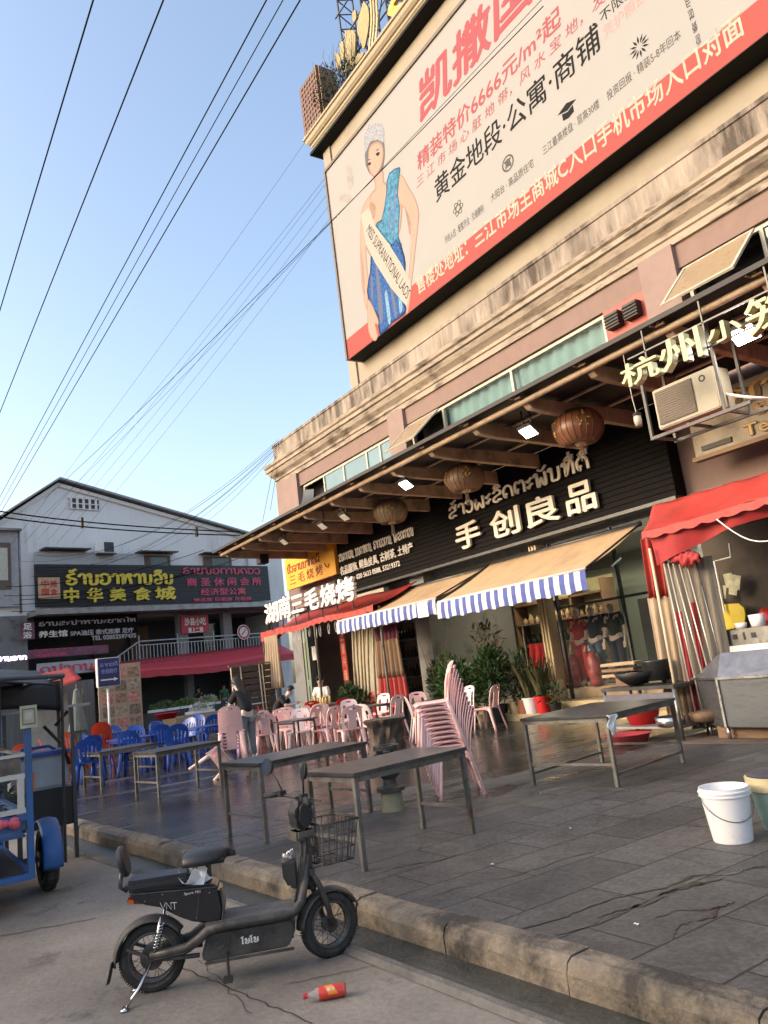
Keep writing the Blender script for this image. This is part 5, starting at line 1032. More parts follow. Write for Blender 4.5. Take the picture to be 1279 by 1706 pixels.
# ------------------------------------------------------------------ steel work tables
def big_table(label, c, rz, Lx, W, H, bars=True, m='steel_grey', top='zinc', group='large steel work tables on the plaza', leg=.04):
    t = thing('steel_table', label, 'table', (c[0], c[1], .16), rz, group)
    MB().box((0,0,H-.016),(Lx,W,.032)).build('top', _M[top], t, bevel=.005, local=True)
    mb = MB(); mb.bx(-Lx/2+.02,-W/2+.02,H-.075,Lx/2-.02,-W/2+.045,H-.033); mb.bx(-Lx/2+.02,W/2-.045,H-.075,Lx/2-.02,W/2-.02,H-.033); mb.bx(-Lx/2+.02,-W/2+.045,H-.075,-Lx/2+.045,W/2-.045,H-.033); mb.bx(Lx/2-.045,-W/2+.045,H-.075,Lx/2-.02,W/2-.045,H-.033)
    mb.build('apron', _M[m], t, local=True)
    for i in (-1,1):
        for j in (-1,1): MB().box((i*(Lx/2-.035), j*(W/2-.035), (H-.033)/2),(leg,leg,H-.033)).build('leg', _M[m], t, local=True, bevel=.003)
    if bars:
        mb = MB()
        for i in (-1,1): mb.box((i*(Lx/2-.035),0,.22),(.025,W-.11,.025))
        if bars == 2:
            for j in (-1,1): mb.box((0,j*(W/2-.035),.12),(Lx-.11,.025,.025))
        mb.build('crossbar', _M[m], t, local=True)
    return t
mat('table_steel', (.12,.125,.135), .32, .8, var=.3, scale=3, dirt=(.06,.055,.05), dscale=2.5)
mat('table_leg', (.17,.165,.15), .5, .5, var=.35, scale=8, dirt=(.12,.07,.04), dscale=5)
big_table('long grey steel table nearest the scooter basket, in front of the leaning chair stack', (-5.74,3.63), R(98), 1.27, .68, .71, m='table_leg', top='table_steel')
big_table('long grey steel table behind the scooter mirrors', (-7.62,3.70), R(98), 1.36, .76, .72, m='table_leg', top='table_steel')
rt = big_table('large square steel table with a white rag, in front of the steel counter', (-6.32,6.92), R(100), 1.5, 1.12, .72, bars=2, m='table_leg', top='table_steel')
big_table('steel table with its end against the left pink chair stack', (-12.35,3.98), R(100), 1.12, .8, .66, m='table_leg', top='table_steel')
big_table('steel table among the blue chairs, farthest left', (-14.9,3.75), R(100), 1.1, .8, .64, m='table_leg', top='table_steel')
q = V((-5.58,6.2,.86)); mb = MB()
mb.thick(lambda u, v: (q.x+.03+.012*math.sin(v*9+u*4)+.02*v, q.y-.03+.16*u*(1-.35*v)+.02*math.sin(v*7), q.z+.025-.22*v*(.55+.45*math.sin(u*PI+.5))), 8, 8, .004)
tag(mb.build('white_rag', _M['paper'], None, smooth=True), 'white rag hanging over the corner of the large square steel table', 'rag')
# ------------------------------------------------------------------ plastic chairs
def plate(mb, outer, holes, t, f):
    bm = bmesh.new(); es = []
    for lp in [outer]+holes:
        vs_ = [bm.verts.new((a, c, 0)) for a, c in lp]
        for i in range(len(vs_)): es.append(bm.edges.new((vs_[i], vs_[(i+1)%len(vs_)])))
    bmesh.ops.triangle_fill(bm, edges=es, use_beauty=True)
    bm.verts.index_update(); fs = [[v.index for v in q.verts] for q in bm.faces]; vs_ = [v.co.copy() for v in bm.verts]; eb = [[v.index for v in e.verts] for e in bm.edges if len(e.link_faces) == 1]; bm.free()
    A = [mb._v(f(v.x, v.y, 0)) for v in vs_]; B = [mb._v(f(v.x, v.y, t)) for v in vs_]
    for q in fs: mb.bm.faces.new([A[i] for i in q]); mb.bm.faces.new([B[i] for i in q][::-1])
    for a, c in eb: mb.bm.faces.new((A[a], A[c], B[c], B[a]))
    return mb
def rr(x0, y0, x1, y1, r, n=4):
    out = []
    for cx_, cy_, a0 in ((x1-r,y1-r,0),(x0+r,y1-r,90),(x0+r,y0+r,180),(x1-r,y0+r,270)):
        for i in range(n+1): a = R(a0+90*i/n); out.append((cx_+r*math.cos(a), cy_+r*math.sin(a)))
    return out
def make_chair(name, label, m, style, group):
    t = thing(name, label, 'chair', (0,0,-50), 0, group); M_ = _M[m]; sh = .47
    # seat: dished, rounded front, side wings
    so_ = [(-.21,-.19),(-.19,-.21),(.12,-.235),(.2,-.22),(.225,-.17),(.232,0),(.225,.17),(.2,.22),(.12,.235),(-.19,.21),(-.21,.19)]
    mb = MB()
    N = 8; M2 = 10
    def sf(u, v):
        x = -.20+.43*u; w = (.205+.035*math.sin(min(1,u*1.2)*PI/2))*(1 if u < .93 else .93); y = -w+2*w*v; e = abs(2*v-1)
        return (x, y, sh-.016*math.sin(PI*u)*(1-e*e)-(.05*max(0,u-.86)/.14*.6)-(.018 if e > .95 else 0))
    mb.thick(sf, N, M2, .012); mb.build('seat', M_, t, smooth=True, auto=50, local=True)
    if style == 'loop': outer = [(-.20,.0),(-.205,.2),(-.20,.34),(-.175,.41),(-.12,.44),(0,.452),(.12,.44),(.175,.41),(.20,.34),(.205,.2),(.20,.0)]; holes = [[(-.155,.03),(-.085,.03),(-.075,.2),(-.085,.30),(-.115,.325),(-.145,.30),(-.16,.2)], [(.085,.03),(.155,.03),(.16,.2),(.145,.30),(.115,.325),(.085,.30),(.075,.2)], rr(-.06,.375,.06,.405,.012)]
    else:
        outer = [(-.215,.0),(-.225,.2),(-.21,.32),(-.15,.40),(-.07,.43),(0,.435),(.07,.43),(.15,.40),(.21,.32),(.225,.2),(.215,.0)]; holes = []
        for k in range(5):
            xc = -.14+.07*k; h = .34-.06*abs(k-2)/2; s_ = .018; holes.append([(xc*.92-s_*.6,.05),(xc*.92+s_*.6,.05),(xc*1.05+s_,h-.03),(xc*1.05,h),(xc*1.05-s_,h-.03)])
    mb = MB(); plate(mb, outer, holes, .014, lambda a, c, e: (-.185-.21*c-.16*c*c+.03*(a/.2)**2*(1 if c > .05 else .4)-e, a, sh-.02+c*.985)); mb.build('backrest', M_, t, local=True)
    for i, (sx_, sy_) in enumerate(((1,1),(1,-1),(-1,1),(-1,-1))):
        mb = MB(); top = (.17*sx_ if sx_ > 0 else -.165, .175*sy_, sh-.012); bot = (.225 if sx_ > 0 else -.275, .225*sy_, .0)
        def lf(u, v):
            p = V(top).lerp(V(bot), v); w = .075-.035*v; a = -PI/2+PI*u
            return (p.x+sx_*.018*math.cos(a)*1.2+ (u-.5)*w*(-.5)*sx_, p.y+sy_*.02*math.cos(a)+(u-.5)*w*sy_, p.z)
        mb.thick(lf, 5, 4, .006*(1 if sx_*sy_ > 0 else -1)); mb.build('leg', M_, t, smooth=True, local=True)
    mb = MB()
    for j in (-1,1): mb.thick(lambda u, v, j=j: (-.17+.36*u, j*(.208-.012*math.sin(PI*u))+j*.012*v, sh-.012-(.026+.05*(2*u-1)**4)*v), 10, 2, .005)
    mb.thick(lambda u, v: (.205+.01*v, -.18+.36*u, sh-.02-(.022+.06*(2*u-1)**4)*v), 10, 2, .005); mb.build('skirt', M_, t, smooth=True, local=True)
    return t
GPK = 'pink plastic chairs around the small tables'
CH = {}
used = {}
def chair(kind, x, y, deg, label, group, z=.16, rot=None, mats=None):
    if kind not in CH: CH[kind] = make_chair('plastic_chair', label, {'loop':'plastic_pink','slat':'plastic_blue'}[kind], kind, group); CH[kind].scale = (1,1,1); first = True
    else: first = False
    base = {'loop':'plastic_pink','slat':'plastic_blue'}[kind]
    rz = R(deg); rt_ = rot or (0,0,rz)
    if first:
        c = CH[kind]; c.location = (x,y,z); c.rotation_euler = rt_; c['label'] = label; c['group'] = group; return c
    return dup(CH[kind], (x,y,z), rz, label, group, rot=rt_, mats=(mats if mats and mats != base else None))
ORD = ['bottom','second','third','fourth','fifth','sixth','seventh','eighth','ninth','tenth','eleventh','top']
sa = -121; ca, sna = math.cos(R(sa)), math.sin(R(sa))
for k in range(12):
    o = chair('loop', -7.13+ca*.014*k+RND.uniform(-.004,.004), 5.38+sna*.014*k, sa+RND.uniform(-.8,.8), (ORD[k]+(' chair, counted from the ground, in' if k not in (0, 11) else ' chair of')+' the tall leaning pink stack on the plaza'), 'leaning stack of pink chairs', z=.165+.052*k)
    o.scale = (.93,.96,.98)
for k in range(6):
    o = chair('loop', -12.85+.012*k, 5.08-.004*k, 158+RND.uniform(-1,1), (ORD[k] if k < 5 else 'top')+(' chair, counted from the ground, in' if k not in (0,5) else ' chair of')+' the left pink stack seen from behind', 'left stack of pink chairs', z=.165+.056*k)
o = chair('loop', -13.22, 4.75, 0, 'pale pink chair tipped over against the left pink stack', 'tipped chair', z=.28, rot=(R(62), R(-20), R(120)), mats='plastic_pale')
pk = [((449,1262),150,'pink chair with its back to the camera, left of the front small table','plastic_pink'), ((503,1256),-35,'pale pink chair at the left side of the front small table','plastic_pale'), ((548,1254),200,'pink chair facing left at the right side of the front small table','plastic_pink'), ((588,1257),165,'pink chair standing just left of the carved stump, back to the camera','plastic_pink'), ((483,1250),10,'pink chair behind the front small table, half hidden','plastic_pink'),
      ((436,1250),170,'pale pink chair behind the leftmost single pink chair','plastic_pale'), ((414,1258),160,'lilac tinted chair beside the standing woman','plastic_lilac'), ((532,1243),30,'pale pink chair behind the front small table, beside the red chairs','plastic_pale'), ((519,1247),-160,'small pink chair squeezed between the pale chairs of the front table','plastic_pink')]
for (p, d, lab, m_) in pk: q = G(*p); chair('loop', q.x, q.y, d, lab, GPK, mats=m_)
for (x, y, d, lab, m_) in [(-16.6,8.0,140,'pink chair behind the lilac chair, near the man in black','plastic_pink'),(-15.9,8.35,170,'pale pink chair in the second row before the red chairs','plastic_pale'),(-14.9,8.2,20,'pink chair in the second row, left of the stump','plastic_pink'),(-12.2,10.2,200,'pink chair farthest right, in front of the bright shrub','plastic_pink'),(-12.55,7.75,100,'pale pink chair directly behind the carved stump','plastic_pale'),(-15.3,8.9,-20,'pale pink chair left of the middle small table','plastic_pale'),(-15.9,10.0,-70,'pink chair behind the middle small table','plastic_pink'),(-14.3,9.3,190,'pale pink chair right of the middle small table','plastic_pale'),(-13.9,9.85,-15,'pink chair left of the right small table, facing right','plastic_pink'),(-12.7,8.95,60,'pale pink chair in front of the right small table','plastic_pale'),(-13.3,10.45,-90,'pale pink chair behind the right small table, near the shrubs','plastic_pale')]:
    chair('loop', x, y, d, lab, GPK, mats=m_)
for (x, y, d, lab) in [(-18.3,9.5,150,'bright red chair with its back to the camera at the condiment table'),(-17.0,9.6,170,'red chair right of the condiment table, seen from behind'),(-18.2,11.2,-60,'red chair behind the condiment table, left of the curtain'),(-17.2,11.15,-100,'red chair directly before the two tone curtain'),(-19.9,9.0,60,'red chair under the man in black')]:
    chair('loop', x, y, d, lab, 'red chairs of the barbecue restaurant', mats='plastic_red')
bl = [(-15.1,3.25,165,'blue chair standing alone far left, beside the food carts'),(-16.3,4.35,150,'blue chair left of the blue table, back to the camera'),(-16.0,5.15,170,'blue chair nearest the left pink stack'),(-17.1,5.2,160,'blue chair right behind the two nearest blue chairs'),(-18.5,5.0,-20,'blue chair on the far side of the blue table'),(-18.4,6.1,-60,'blue chair behind the left pink stack'),(-18.6,6.9,170,'blue chair farthest right, beside the standing woman'),(-17.6,4.0,100,'blue chair left of the blue tables, facing right'),(-19.4,5.9,10,'blue chair farthest back before the market stall'),(-16.6,3.55,-170,'blue chair behind the steel table farthest left'),(-18.0,5.55,30,'blue chair in the middle of the blue group'),(-19.9,6.9,-40,'blue chair in the back row behind the left pink stack'),(-17.9,7.35,150,'blue chair between the standing woman and the pink chairs'),(-20.6,5.1,0,'blue chair in the back row next to the menu board')]
for (x, y, d, lab) in bl: chair('slat', x, y, d, lab, 'blue plastic chairs')
for k in range(4): chair('slat', -19.4-.012*k, 4.5, 165, ['bottom','second lowest','third lowest','top'][k]+' chair of the orange stack left of the blue chairs', 'orange chair stack', z=.16+.055*k, mats='plastic_orange')
for (x, y, d, lab) in [(-20.3,4.0,20,'orange chair behind the orange stack'),(-18.6,3.3,80,'orange chair behind the cooler cart'),(-17.4,2.6,150,'orange chair partly hidden by the cooler')]: chair('slat', x, y, d, lab, 'orange chairs', mats='plastic_orange')
def small_table(label, x, y, rz, s=.62, H=.7, m='steel_dark', top='table_steel', grp='small square tables'):
    t = thing('square_table', label, 'table', (x,y,.16), rz, grp)
    MB().box((0,0,H-.012),(s,s,.024)).build('top', _M[top], t, local=True, bevel=.006)
    for i in (-1,1):
        for j in (-1,1): MB().bar((i*(s/2-.05),j*(s/2-.05),0),(i*(s/2-.06),j*(s/2-.06),H-.024),.028).build('leg', _M[m], t, local=True)
    mb = MB()
    for i in (-1,1): mb.bar((i*(s/2-.05),-s/2+.07,.15),(i*(s/2-.05),s/2-.07,.15),.02); mb.bar((-s/2+.07,i*(s/2-.05),H-.05),(s/2-.07,i*(s/2-.05),H-.05),.03)
    mb.build('rails', _M[m], t, local=True); return t
small_table('small dark square table in front among the pink chairs', -13.95, 6.85, R(12)); small_table('small dark square table in the middle among pink chairs', -15.0, 9.3, R(5)); small_table('small dark square table right, nearest the leaning stack', -13.2, 9.6, R(8))
small_table('blue plastic table among the blue chairs', -17.2, 4.6, R(10), .8, .68, 'plastic_blue', 'plastic_blue', 'blue tables'); small_table('second blue plastic table, behind the left pink stack', -17.5, 6.2, R(20), .8, .68, 'plastic_blue', 'plastic_blue', 'blue tables')
ct = small_table('condiment table with sauce bottles in front of the green door', -18.9, 10.1, R(5), .9, .72, 'steel_grey', 'zinc', 'condiment table')
for k in range(10):
    x, y = -19.2+.16*(k%5)+.03*math.sin(k*3), 9.98+.18*(k//5); h = .2+.03*math.sin(k*2.3)
    mb = MB(); mb.lathe([(0,0),(.035,0),(.036,h*.6),(.018,h*.8),(.016,h),(0,h)],10,(x,y,.88))
    tag(mb.build('sauce_bottle', mat('sauce_yellow', (.6,.42,.15), .35, var=.2), None, smooth=True), 'pale yellow sauce bottle in the cluster on the condiment table', 'bottle', 'sauce bottles on the condiment table')
# carved stump and small stove pedestal
q = G(648,1266); ST = thing('carved_stump', 'dark carved round wooden stump used as a table base', 'stump', (q.x,q.y,.16))
mb = MB(); N = 40; rows = []
for j in range(15):
    z = .66*j/14; row = []
    for i in range(N):
        a = 2*PI*i/N; r = .29+.03*math.sin(3*a)+.03*math.sin(7*a+z*9)+.022*math.sin(13*a-z*14)+(.05 if j in (0,13,14) else 0)-.05*math.sin(PI*z/.66)
        row.append(mb._v((q.x+r*math.cos(a), q.y+r*math.sin(a), .16+z)))
    rows.append(row)
for A, B in zip(rows, rows[1:]):
    for i in range(N): mb.bm.faces.new((A[i], A[(i+1)%N], B[(i+1)%N], B[i]))
mb.bm.faces.new(rows[0][::-1]); mb.bm.faces.new(rows[-1]); mb.build('trunk', mat('stump_wood', (.085,.06,.045), .6, var=.5, scale=5, bump=.5, bscale=20), ST, smooth=True, auto=60)
q = G(655,1350); PD = thing('iron_pedestal', 'short iron stove pedestal on a round stone base under the nearest steel table', 'pedestal', (q.x,q.y,.16)); c = (q.x,q.y,.16)
MB().lathe([(0,0),(.13,0),(.11,.18),(.10,.20),(0,.2)],20,c).build('stone_base', mat('stone_olive', (.22,.2,.13), .85, var=.3), PD, smooth=True, auto=40)
MB().lathe([(0,.2),(.15,.2),(.15,.235),(.1,.24),(.07,.27),(.07,.32),(.11,.36),(.13,.4),(.13,.5),(.11,.52),(0,.52)],22,c).build('stove_bowl', _M['dusty_black'], PD, smooth=True, auto=35)
mb = MB(); mb.lathe([(.10,.54),(.13,.54),(.13,.58),(.10,.58),(.10,.54)],22,c)
for k in range(4): mb.bar(V(c)+V((.1*math.cos(k*PI/2),.1*math.sin(k*PI/2),.5)), V(c)+V((.115*math.cos(k*PI/2),.115*math.sin(k*PI/2),.64)), .03)
mb.lathe([(.09,.62),(.14,.62),(.14,.66),(.09,.66),(.09,.62)],22,c); mb.build('burner_ring', _M['steel_dark'], PD)
for k, (px, py) in enumerate(((1060,1540),(1120,1240),(820,1440),(950,1380))):
    q = G(px, py, .166); mb = MB(); s_ = RND.uniform(.008,.018); mb.thick(lambda u, v: (q.x+s_*(u-.5)*2, q.y+s_*(v-.5)*1.3, .1665+.006*math.sin(u*3+v*2+k)**2), 3, 3, .0008)
    tag(mb.build('paper_scrap', _M['paper'], None), 'tiny white paper scrap lying on the grey paving', 'litter', 'litter scraps on the paving')
# ------------------------------------------------------------------ electric scooter
hd = math.atan2(.94, .45); SCT = thing('electric_scooter', 'dusty black two seat electric scooter with wire basket parked by the kerb', 'scooter', (-4.87,1.32,0), hd)
def L_(mb, n, m_, **k): return mb.build(n, m_ if not isinstance(m_, str) else _M[m_], k.pop('p', SCT), local=True, **k)
mat('tyre_dusty', (.035,.032,.029), .85, var=.35, scale=9, bump=.6, bscale=140, dirt=(.11,.095,.08), dscale=4); mat('rim_dirty', (.09,.085,.08), .5, .5, var=.3); mat('scoot_grey', (.055,.05,.046), .5, .2, var=.35, scale=9, dirt=(.16,.138,.115), dscale=5, dlo=.46, dhi=.72)
def wheel(cx, cz, r, w, base, nm, tr=None):
    mb = MB(tr); seg = 40; pr = [(r-.052,-w*.35),(r-.03,-w*.5),(r-.008,-w*.36),(r,-w*.12),(r,w*.12),(r-.008,w*.36),(r-.03,w*.5),(r-.052,w*.35)]
    rows = [[mb._v((cx+p*math.cos(2*PI*i/seg), y, cz+p*math.sin(2*PI*i/seg))) for i in range(seg)] for p, y in pr+[pr[0]]]
    for A, B in zip(rows, rows[1:]):
        for i in range(seg): mb.bm.faces.new((A[i], A[(i+1)%seg], B[(i+1)%seg], B[i]))
    for i in range(76):    # tread blocks
        a = 2*PI*i/76
        for j in (-1,1): mb.box((cx+(r+.0005)*math.cos(a+.04*j), j*w*.2, cz+(r+.0005)*math.sin(a+.04*j)), (.005,w*.26,.008), MX.Rotation(-a,3,'Y'))
    t = L_(mb, nm, 'tyre_dusty', smooth=True, auto=40)
    mb = MB(tr)
    for y in (-w*.34, w*.34): mb.tube([(cx+(r-.055)*math.cos(2*PI*i/seg), y, cz+(r-.055)*math.sin(2*PI*i/seg)) for i in range(seg)], .008, 6, closed=True)
    mb.sheet(lambda u, v: (cx+(r-.058)*math.cos(2*PI*u), -w*.3+w*.6*v, cz+(r-.058)*math.sin(2*PI*u)), seg, 1); L_(mb, 'rim', 'rim_dirty', p=t, smooth=True)
    mb = MB(tr)
    for i in range(28):
        a = 2*PI*i/28; h = .045; s_ = 1 if i%2 else -1; mb.tube([(cx+h*math.cos(a+.5*s_*(1 if i%4<2 else -1)), s_*w*.38, cz+h*math.sin(a+.5*s_*(1 if i%4<2 else -1))), (cx+(r-.06)*math.cos(a), s_*w*.1, cz+(r-.06)*math.sin(a))], .0018, 4)
    L_(mb, 'spokes', 'rim_dirty', p=t)
    mb = MB(tr); n = 20
    for y0, y1, h in ((-w*.42,w*.42,base),(-w*.75,-w*.42,base*.45),(w*.42,w*.75,base*.45)):
        A = [mb._v((cx+h*math.cos(2*PI*i/n), y0, cz+h*math.sin(2*PI*i/n))) for i in range(n)]; B = [mb._v((cx+h*math.cos(2*PI*i/n), y1, cz+h*math.sin(2*PI*i/n))) for i in range(n)]
        for i in range(n): mb.bm.faces.new((A[i], A[(i+1)%n], B[(i+1)%n], B[i]))
        mb.bm.faces.new(A[::-1]); mb.bm.faces.new(B)
    L_(mb, 'hub', 'scoot_grey', p=t); return t
wheel(.03, .182, .182, .085, .065, 'rear_wheel')
STM = MX.Translation(V((.945,0,0))) @ MX.Rotation(R(24),4,'Z') @ MX.Translation(V((-.945,0,0)))
wheel(1.055, .178, .178, .075, .042, 'front_wheel', STM)
def arc_f(mb, cx, cz, r, w, a0, a1, t=.005, fl=.03):
    mb.thick(lambda u, v: (cx+(r-fl*(2*v-1)**2*.7)*math.cos(a0+(a1-a0)*u), -w/2+w*v, cz+(r-fl*(2*v-1)**2*.7)*math.sin(a0+(a1-a0)*u)), 22, 8, t); return mb
L_(arc_f(MB(), .03,.182,.215,.12,R(35),R(185),fl=.035), 'rear_fender', 'dusty_black', smooth=True)
L_(MB().thick(lambda u, v: (-.188-.03*v+.008*math.sin(u*5), -.06+.12*u, .20-.11*v), 5, 4, .005), 'mud_flap', 'rubber', smooth=True)
L_(arc_f(MB(STM), 1.055,.178,.205,.10,R(20),R(175),fl=.028), 'front_fender', 'scoot_grey', smooth=True)
# frame tubes, deck and battery box
for s_ in (-1,1):
    mb = MB(); mb.tube([V(p) for p in [(x,s_*y,z) for x,y,z in ((.03,.075,.205),(.14,.085,.212),(.24,.10,.222),(.31,.11,.262),(.36,.115,.298),(.45,.115,.308),(.78,.11,.305),(.85,.10,.315),(.895,.08,.36),(.93,.055,.48),(.945,.04,.60))]], [.02,.026,.028,.028,.028,.028,.028,.027,.026,.024,.022], 10); L_(mb, 'frame_tube', 'scoot_grey', smooth=True)
mb = MB(); mb.box((.6,0,.322),(.52,.2,.02)); L_(mb, 'deck', mat('deck_rubber', (.12,.105,.09), .8, var=.3, bump=.4, bscale=60), bevel=.006)
mb = MB(); mb.prism([(.31,.16),(.35,.275),(.82,.28),(.85,.22),(.80,.135),(.33,.13)], .2, lambda a, c, e: (a, -.1+e, c)); bat = L_(mb, 'battery_case', 'dusty_black', bevel=.008)
mb = MB(); mb.bx(.33,-.112,.118,.83,-.1,.132); mb.bx(.33,.1,.118,.83,.112,.132); L_(mb, 'side_rail', 'scoot_grey', p=bat)
PB2 = Plane((0,-.1,0),(1,0,0),(0,-1,0))
L_(text(MB(), 'ໂຍໂຍ', PB2, .535, .19, .635, .232, .002, .002, lao=True, w=.2), 'painted_letters', 'white_letter', p=bat)
mb = MB()
for k in range(6): mb.tube([(.37+.018*k,-.102,.185+.02*math.sin(k*2)),(.42+.012*k,-.102,.225-.015*math.sin(k))],.0025,4)
L_(mb, 'scratched_emblem', 'scoot_grey', p=bat)
# swing arm, shock absorbers, stand, pedal
for s_ in (-1,1):
    mb = MB(); mb.tube([(.03,s_*.07,.182),(.16,s_*.08,.175),(.30,s_*.09,.17)],.013,7); L_(mb, 'swing_arm', 'scoot_grey', smooth=True)
    mb = MB(); mb.tube([(.05,s_*.085,.2),(.10,s_*.085,.40)],.008,6); mb.tube([(.06+.045*k/60+.016*math.cos(k*.9), s_*.085+.016*math.sin(k*.9), .24+.13*k/60) for k in range(61)],.0035,5); L_(mb, 'shock_absorber', 'chrome', smooth=True)
    mb = MB(); mb.bar((.02,s_*.075,.2),(-.10,s_*.06,.255),.016); L_(mb, 'fender_stay', 'scoot_grey')
mb = MB(); mb.tube([(.04,-.09,.18),(-.03,-.15,.07),(-.085,-.20,-.0+.012)],.008,7); mb.tube([(-.085,-.20,.012),(-.085,-.25,.012)],.008,7); mb.tube([(-.03,-.15,.07),(-.075,-.13,.06)],.007,6); mb.box((-.09,-.225,.008),(.03,.06,.012)); L_(mb, 'side_stand', 'chrome', smooth=True)
mb = MB(); mb.tube([(.46,-.1,.16),(.46,-.16,.16),(.46,-.165,.06)],.008,6); mb.box((.46,-.2,.055),(.05,.07,.018)); L_(mb, 'pedal', 'steel_dark')
# seat box
mb = MB()
prof = [(.435,.30),(.455,.39),(.44,.505),(.40,.53),(.05,.555),(-.05,.55),(-.08,.53),(.02,.475),(.10,.45),(.20,.385),(.27,.345)]
bd = mb.prism(prof, .2, lambda a, c, e: (a, (-.1+e)*(1 if c > .36 else .85), c)); body = L_(mb, 'seat_box', 'black_paint', bevel=.02, smooth=True, auto=35)
PBD = Plane((0,-.102,0),(1,0,0),(0,-1,0)); mb = MB()
for i, st in enumerate(([(.0,1),(.35,0),(.7,1)],[(.8,0),(.8,1),(1.4,0),(1.4,1)],[(1.5,1),(2.2,1)],[(1.85,1),(1.85,0)])):
    mb.tube([PBD.pt(.105+a*.042, .445+c*.035-a*.006, .003) for a, c in st], .0016, 5)
L_(mb, 'outlined_letters', 'white_letter', p=body)
L_(text(MB(), 'Sport 701', PBD, .24, .495, .33, .512, .003, .001), 'small_letters', 'white_letter', p=body)
L_(MB().prism([(-.085,.49),(-.075,.535),(.03,.525),(.06,.47)], .14, lambda a, c, e: (a, -.07+e, c)), 'tail_light', mat('tail_red', (.22,.015,.012), .2, var=.2, coat=.6), bevel=.008)
mb = MB(); mb.bx(-.09,-.1,.548,.28,.1,.612); L_(mb, 'rear_cushion', 'vinyl', bevel=.022, smooth=True, auto=60)
mb = MB(); N = 14
def saddle(u, v):
    x = .235+.30*u; w = (.115 if u < .5 else .115-.07*((u-.5)/.5)**1.3)*math.sin(PI*min(1,max(.08,u*1.0+.16)))**.3; a = PI*(v)
    return (x, -w*math.cos(a)*(1-max(0,u-.9)*8), .645+.085*math.sin(a)**.7*(1-.3*u)*(math.sin(PI*min(1,max(.0,.12+u*.86)))**.35)-.006*math.cos(u*PI))
mb.thick(saddle, 22, 14, .012); mb.bx(.26,-.07,.635,.47,.07,.655); L_(mb, 'saddle', 'vinyl', smooth=True)
mb = MB(); mb.box((.37,0,.645),(.2,.12,.03)); mb.tube([(.375,0,.50),(.37,0,.64)],.017,10); L_(mb, 'saddle_post', 'steel_dark', smooth=True, auto=40)
mb = MB(); mb.lathe([(0,-.02),(.075,-.02),(.088,-.008),(.088,.008),(.075,.02),(0,.022)],26,(0,0,0),1,1.05); mb.bm.transform(MX.Translation(V((-.105,0,.71))) @ MX.Rotation(R(78),4,'Y')); br = L_(mb, 'round_backrest', 'vinyl', smooth=True, auto=40)
mb = MB(); mb.tube([(-.09,0,.545),(-.13,0,.57),(-.118,0,.66)],.012,8); L_(mb, 'backrest_post', 'steel_dark', smooth=True)
tis = MB(); 
for k in range(5):
    tis.thick(lambda u, v, k=k: (.30+.05*math.cos(k*1.3)*(v)+.10*u-.05, -.05+.07*math.sin(k*1.7)*v+.05*u*math.sin(k), .535+.10*v*(.6+.4*math.sin(u*5+k))), 5, 5, .001)
SCM = MX.Translation(V((-4.87,1.32,0))) @ MX.Rotation(hd,4,'Z')
tis.bm.transform(SCM); tag(tis.build('tissue_pack', mat('tissue', (.72,.70,.70), .8, var=.02), None, smooth=False), 'crumpled white tissue pack on the scooter body under the saddle', 'tissue')
mb = MB(); mb.tube([(.44,-.075,.50),(.452,-.09,.40),(.435,-.085,.31)],.005,6); mb.tube([(-.06,-.1025,.545),(.42,-.1025,.515)],.003,5); mb.tube([(.30,-.1025,.36),(.33,-.1025,.52)],.0022,5); L_(mb, 'panel_seam', 'scoot_grey', p=body)
for x_, z_ in ((.12,.52),(.38,.49),(.30,.37),(.02,.50)):
    mb = MB(); mb.lathe([(0,0),(.0035,0),(.0035,.003),(0,.003)],8,(0,0,0)); mb.bm.transform(MX.Translation(V((x_,-.101,z_))) @ MX.Rotation(R(90),4,'X')); L_(mb, 'screw', 'chrome', p=body)
mb = MB(); mb.box((-.06,-.072,.50),(.03,.006,.022)); L_(mb, 'side_reflector', mat('reflector', (.5,.12,.02), .2), p=body)
mb = MB(); mb.tube([(.30,-.115,.25),(.22,-.12,.20),(.12,-.1,.19),(.05,-.09,.185)],.005,6); mb.tube([(.86,-.09,.36),(.90,-.08,.52),(.93,-.06,.70)],.004,6); L_(mb, 'cable', 'black', smooth=True)
# front: leg shield, stem, fork, lamp, bars, mirrors, basket, pouch
mb = MB(); mb.thick(lambda u, v: ((.865+.10*u-.02*u*u)-.015*(2*v-1)**2, (-.075+.15*v)*(1-.25*u), .33+.37*u), 10, 6, .03); L_(mb, 'leg_shield', 'dusty_black', smooth=True, auto=60)
mb = MB(); mb.tube([(.965,0,.40),(.935,0,.72),(.92,0,.90)],[.03,.028,.02],12); L_(mb, 'steering_column', 'scoot_grey', smooth=True)
for s_ in (-1,1):
    mb = MB(STM); mb.tube([(.945,s_*.055,.50),(.985,s_*.06,.42),(1.02,s_*.062,.32),(1.055,s_*.06,.178)],[.014,.017,.019,.014],9); L_(mb, 'fork_leg', 'scoot_grey', smooth=True)
mb = MB(STM); mb.bar((.945,-.07,.5),(.945,.07,.5),.035); L_(mb, 'fork_crown', 'scoot_grey')
mb = MB(STM); mb.tube([(.94,.062*-1,.45),(.90,-.05,.6),(.93,-.03,.78)],.005,5); mb.tube([(.96,.06,.44),(1.0,.05,.6),(.95,.03,.78)],.005,5); L_(mb, 'brake_cable', 'black', smooth=True)
mb = MB(STM); mb.prism([(.87,.80),(.885,.885),(.93,.925),(.98,.91),(1.0,.86),(.985,.78),(.955,.735),(.90,.73)], .15, lambda a, c, e: (a, -.075+e, c)); hl = L_(mb, 'headlamp_cowl', 'black_paint', bevel=.025, smooth=True, auto=40)
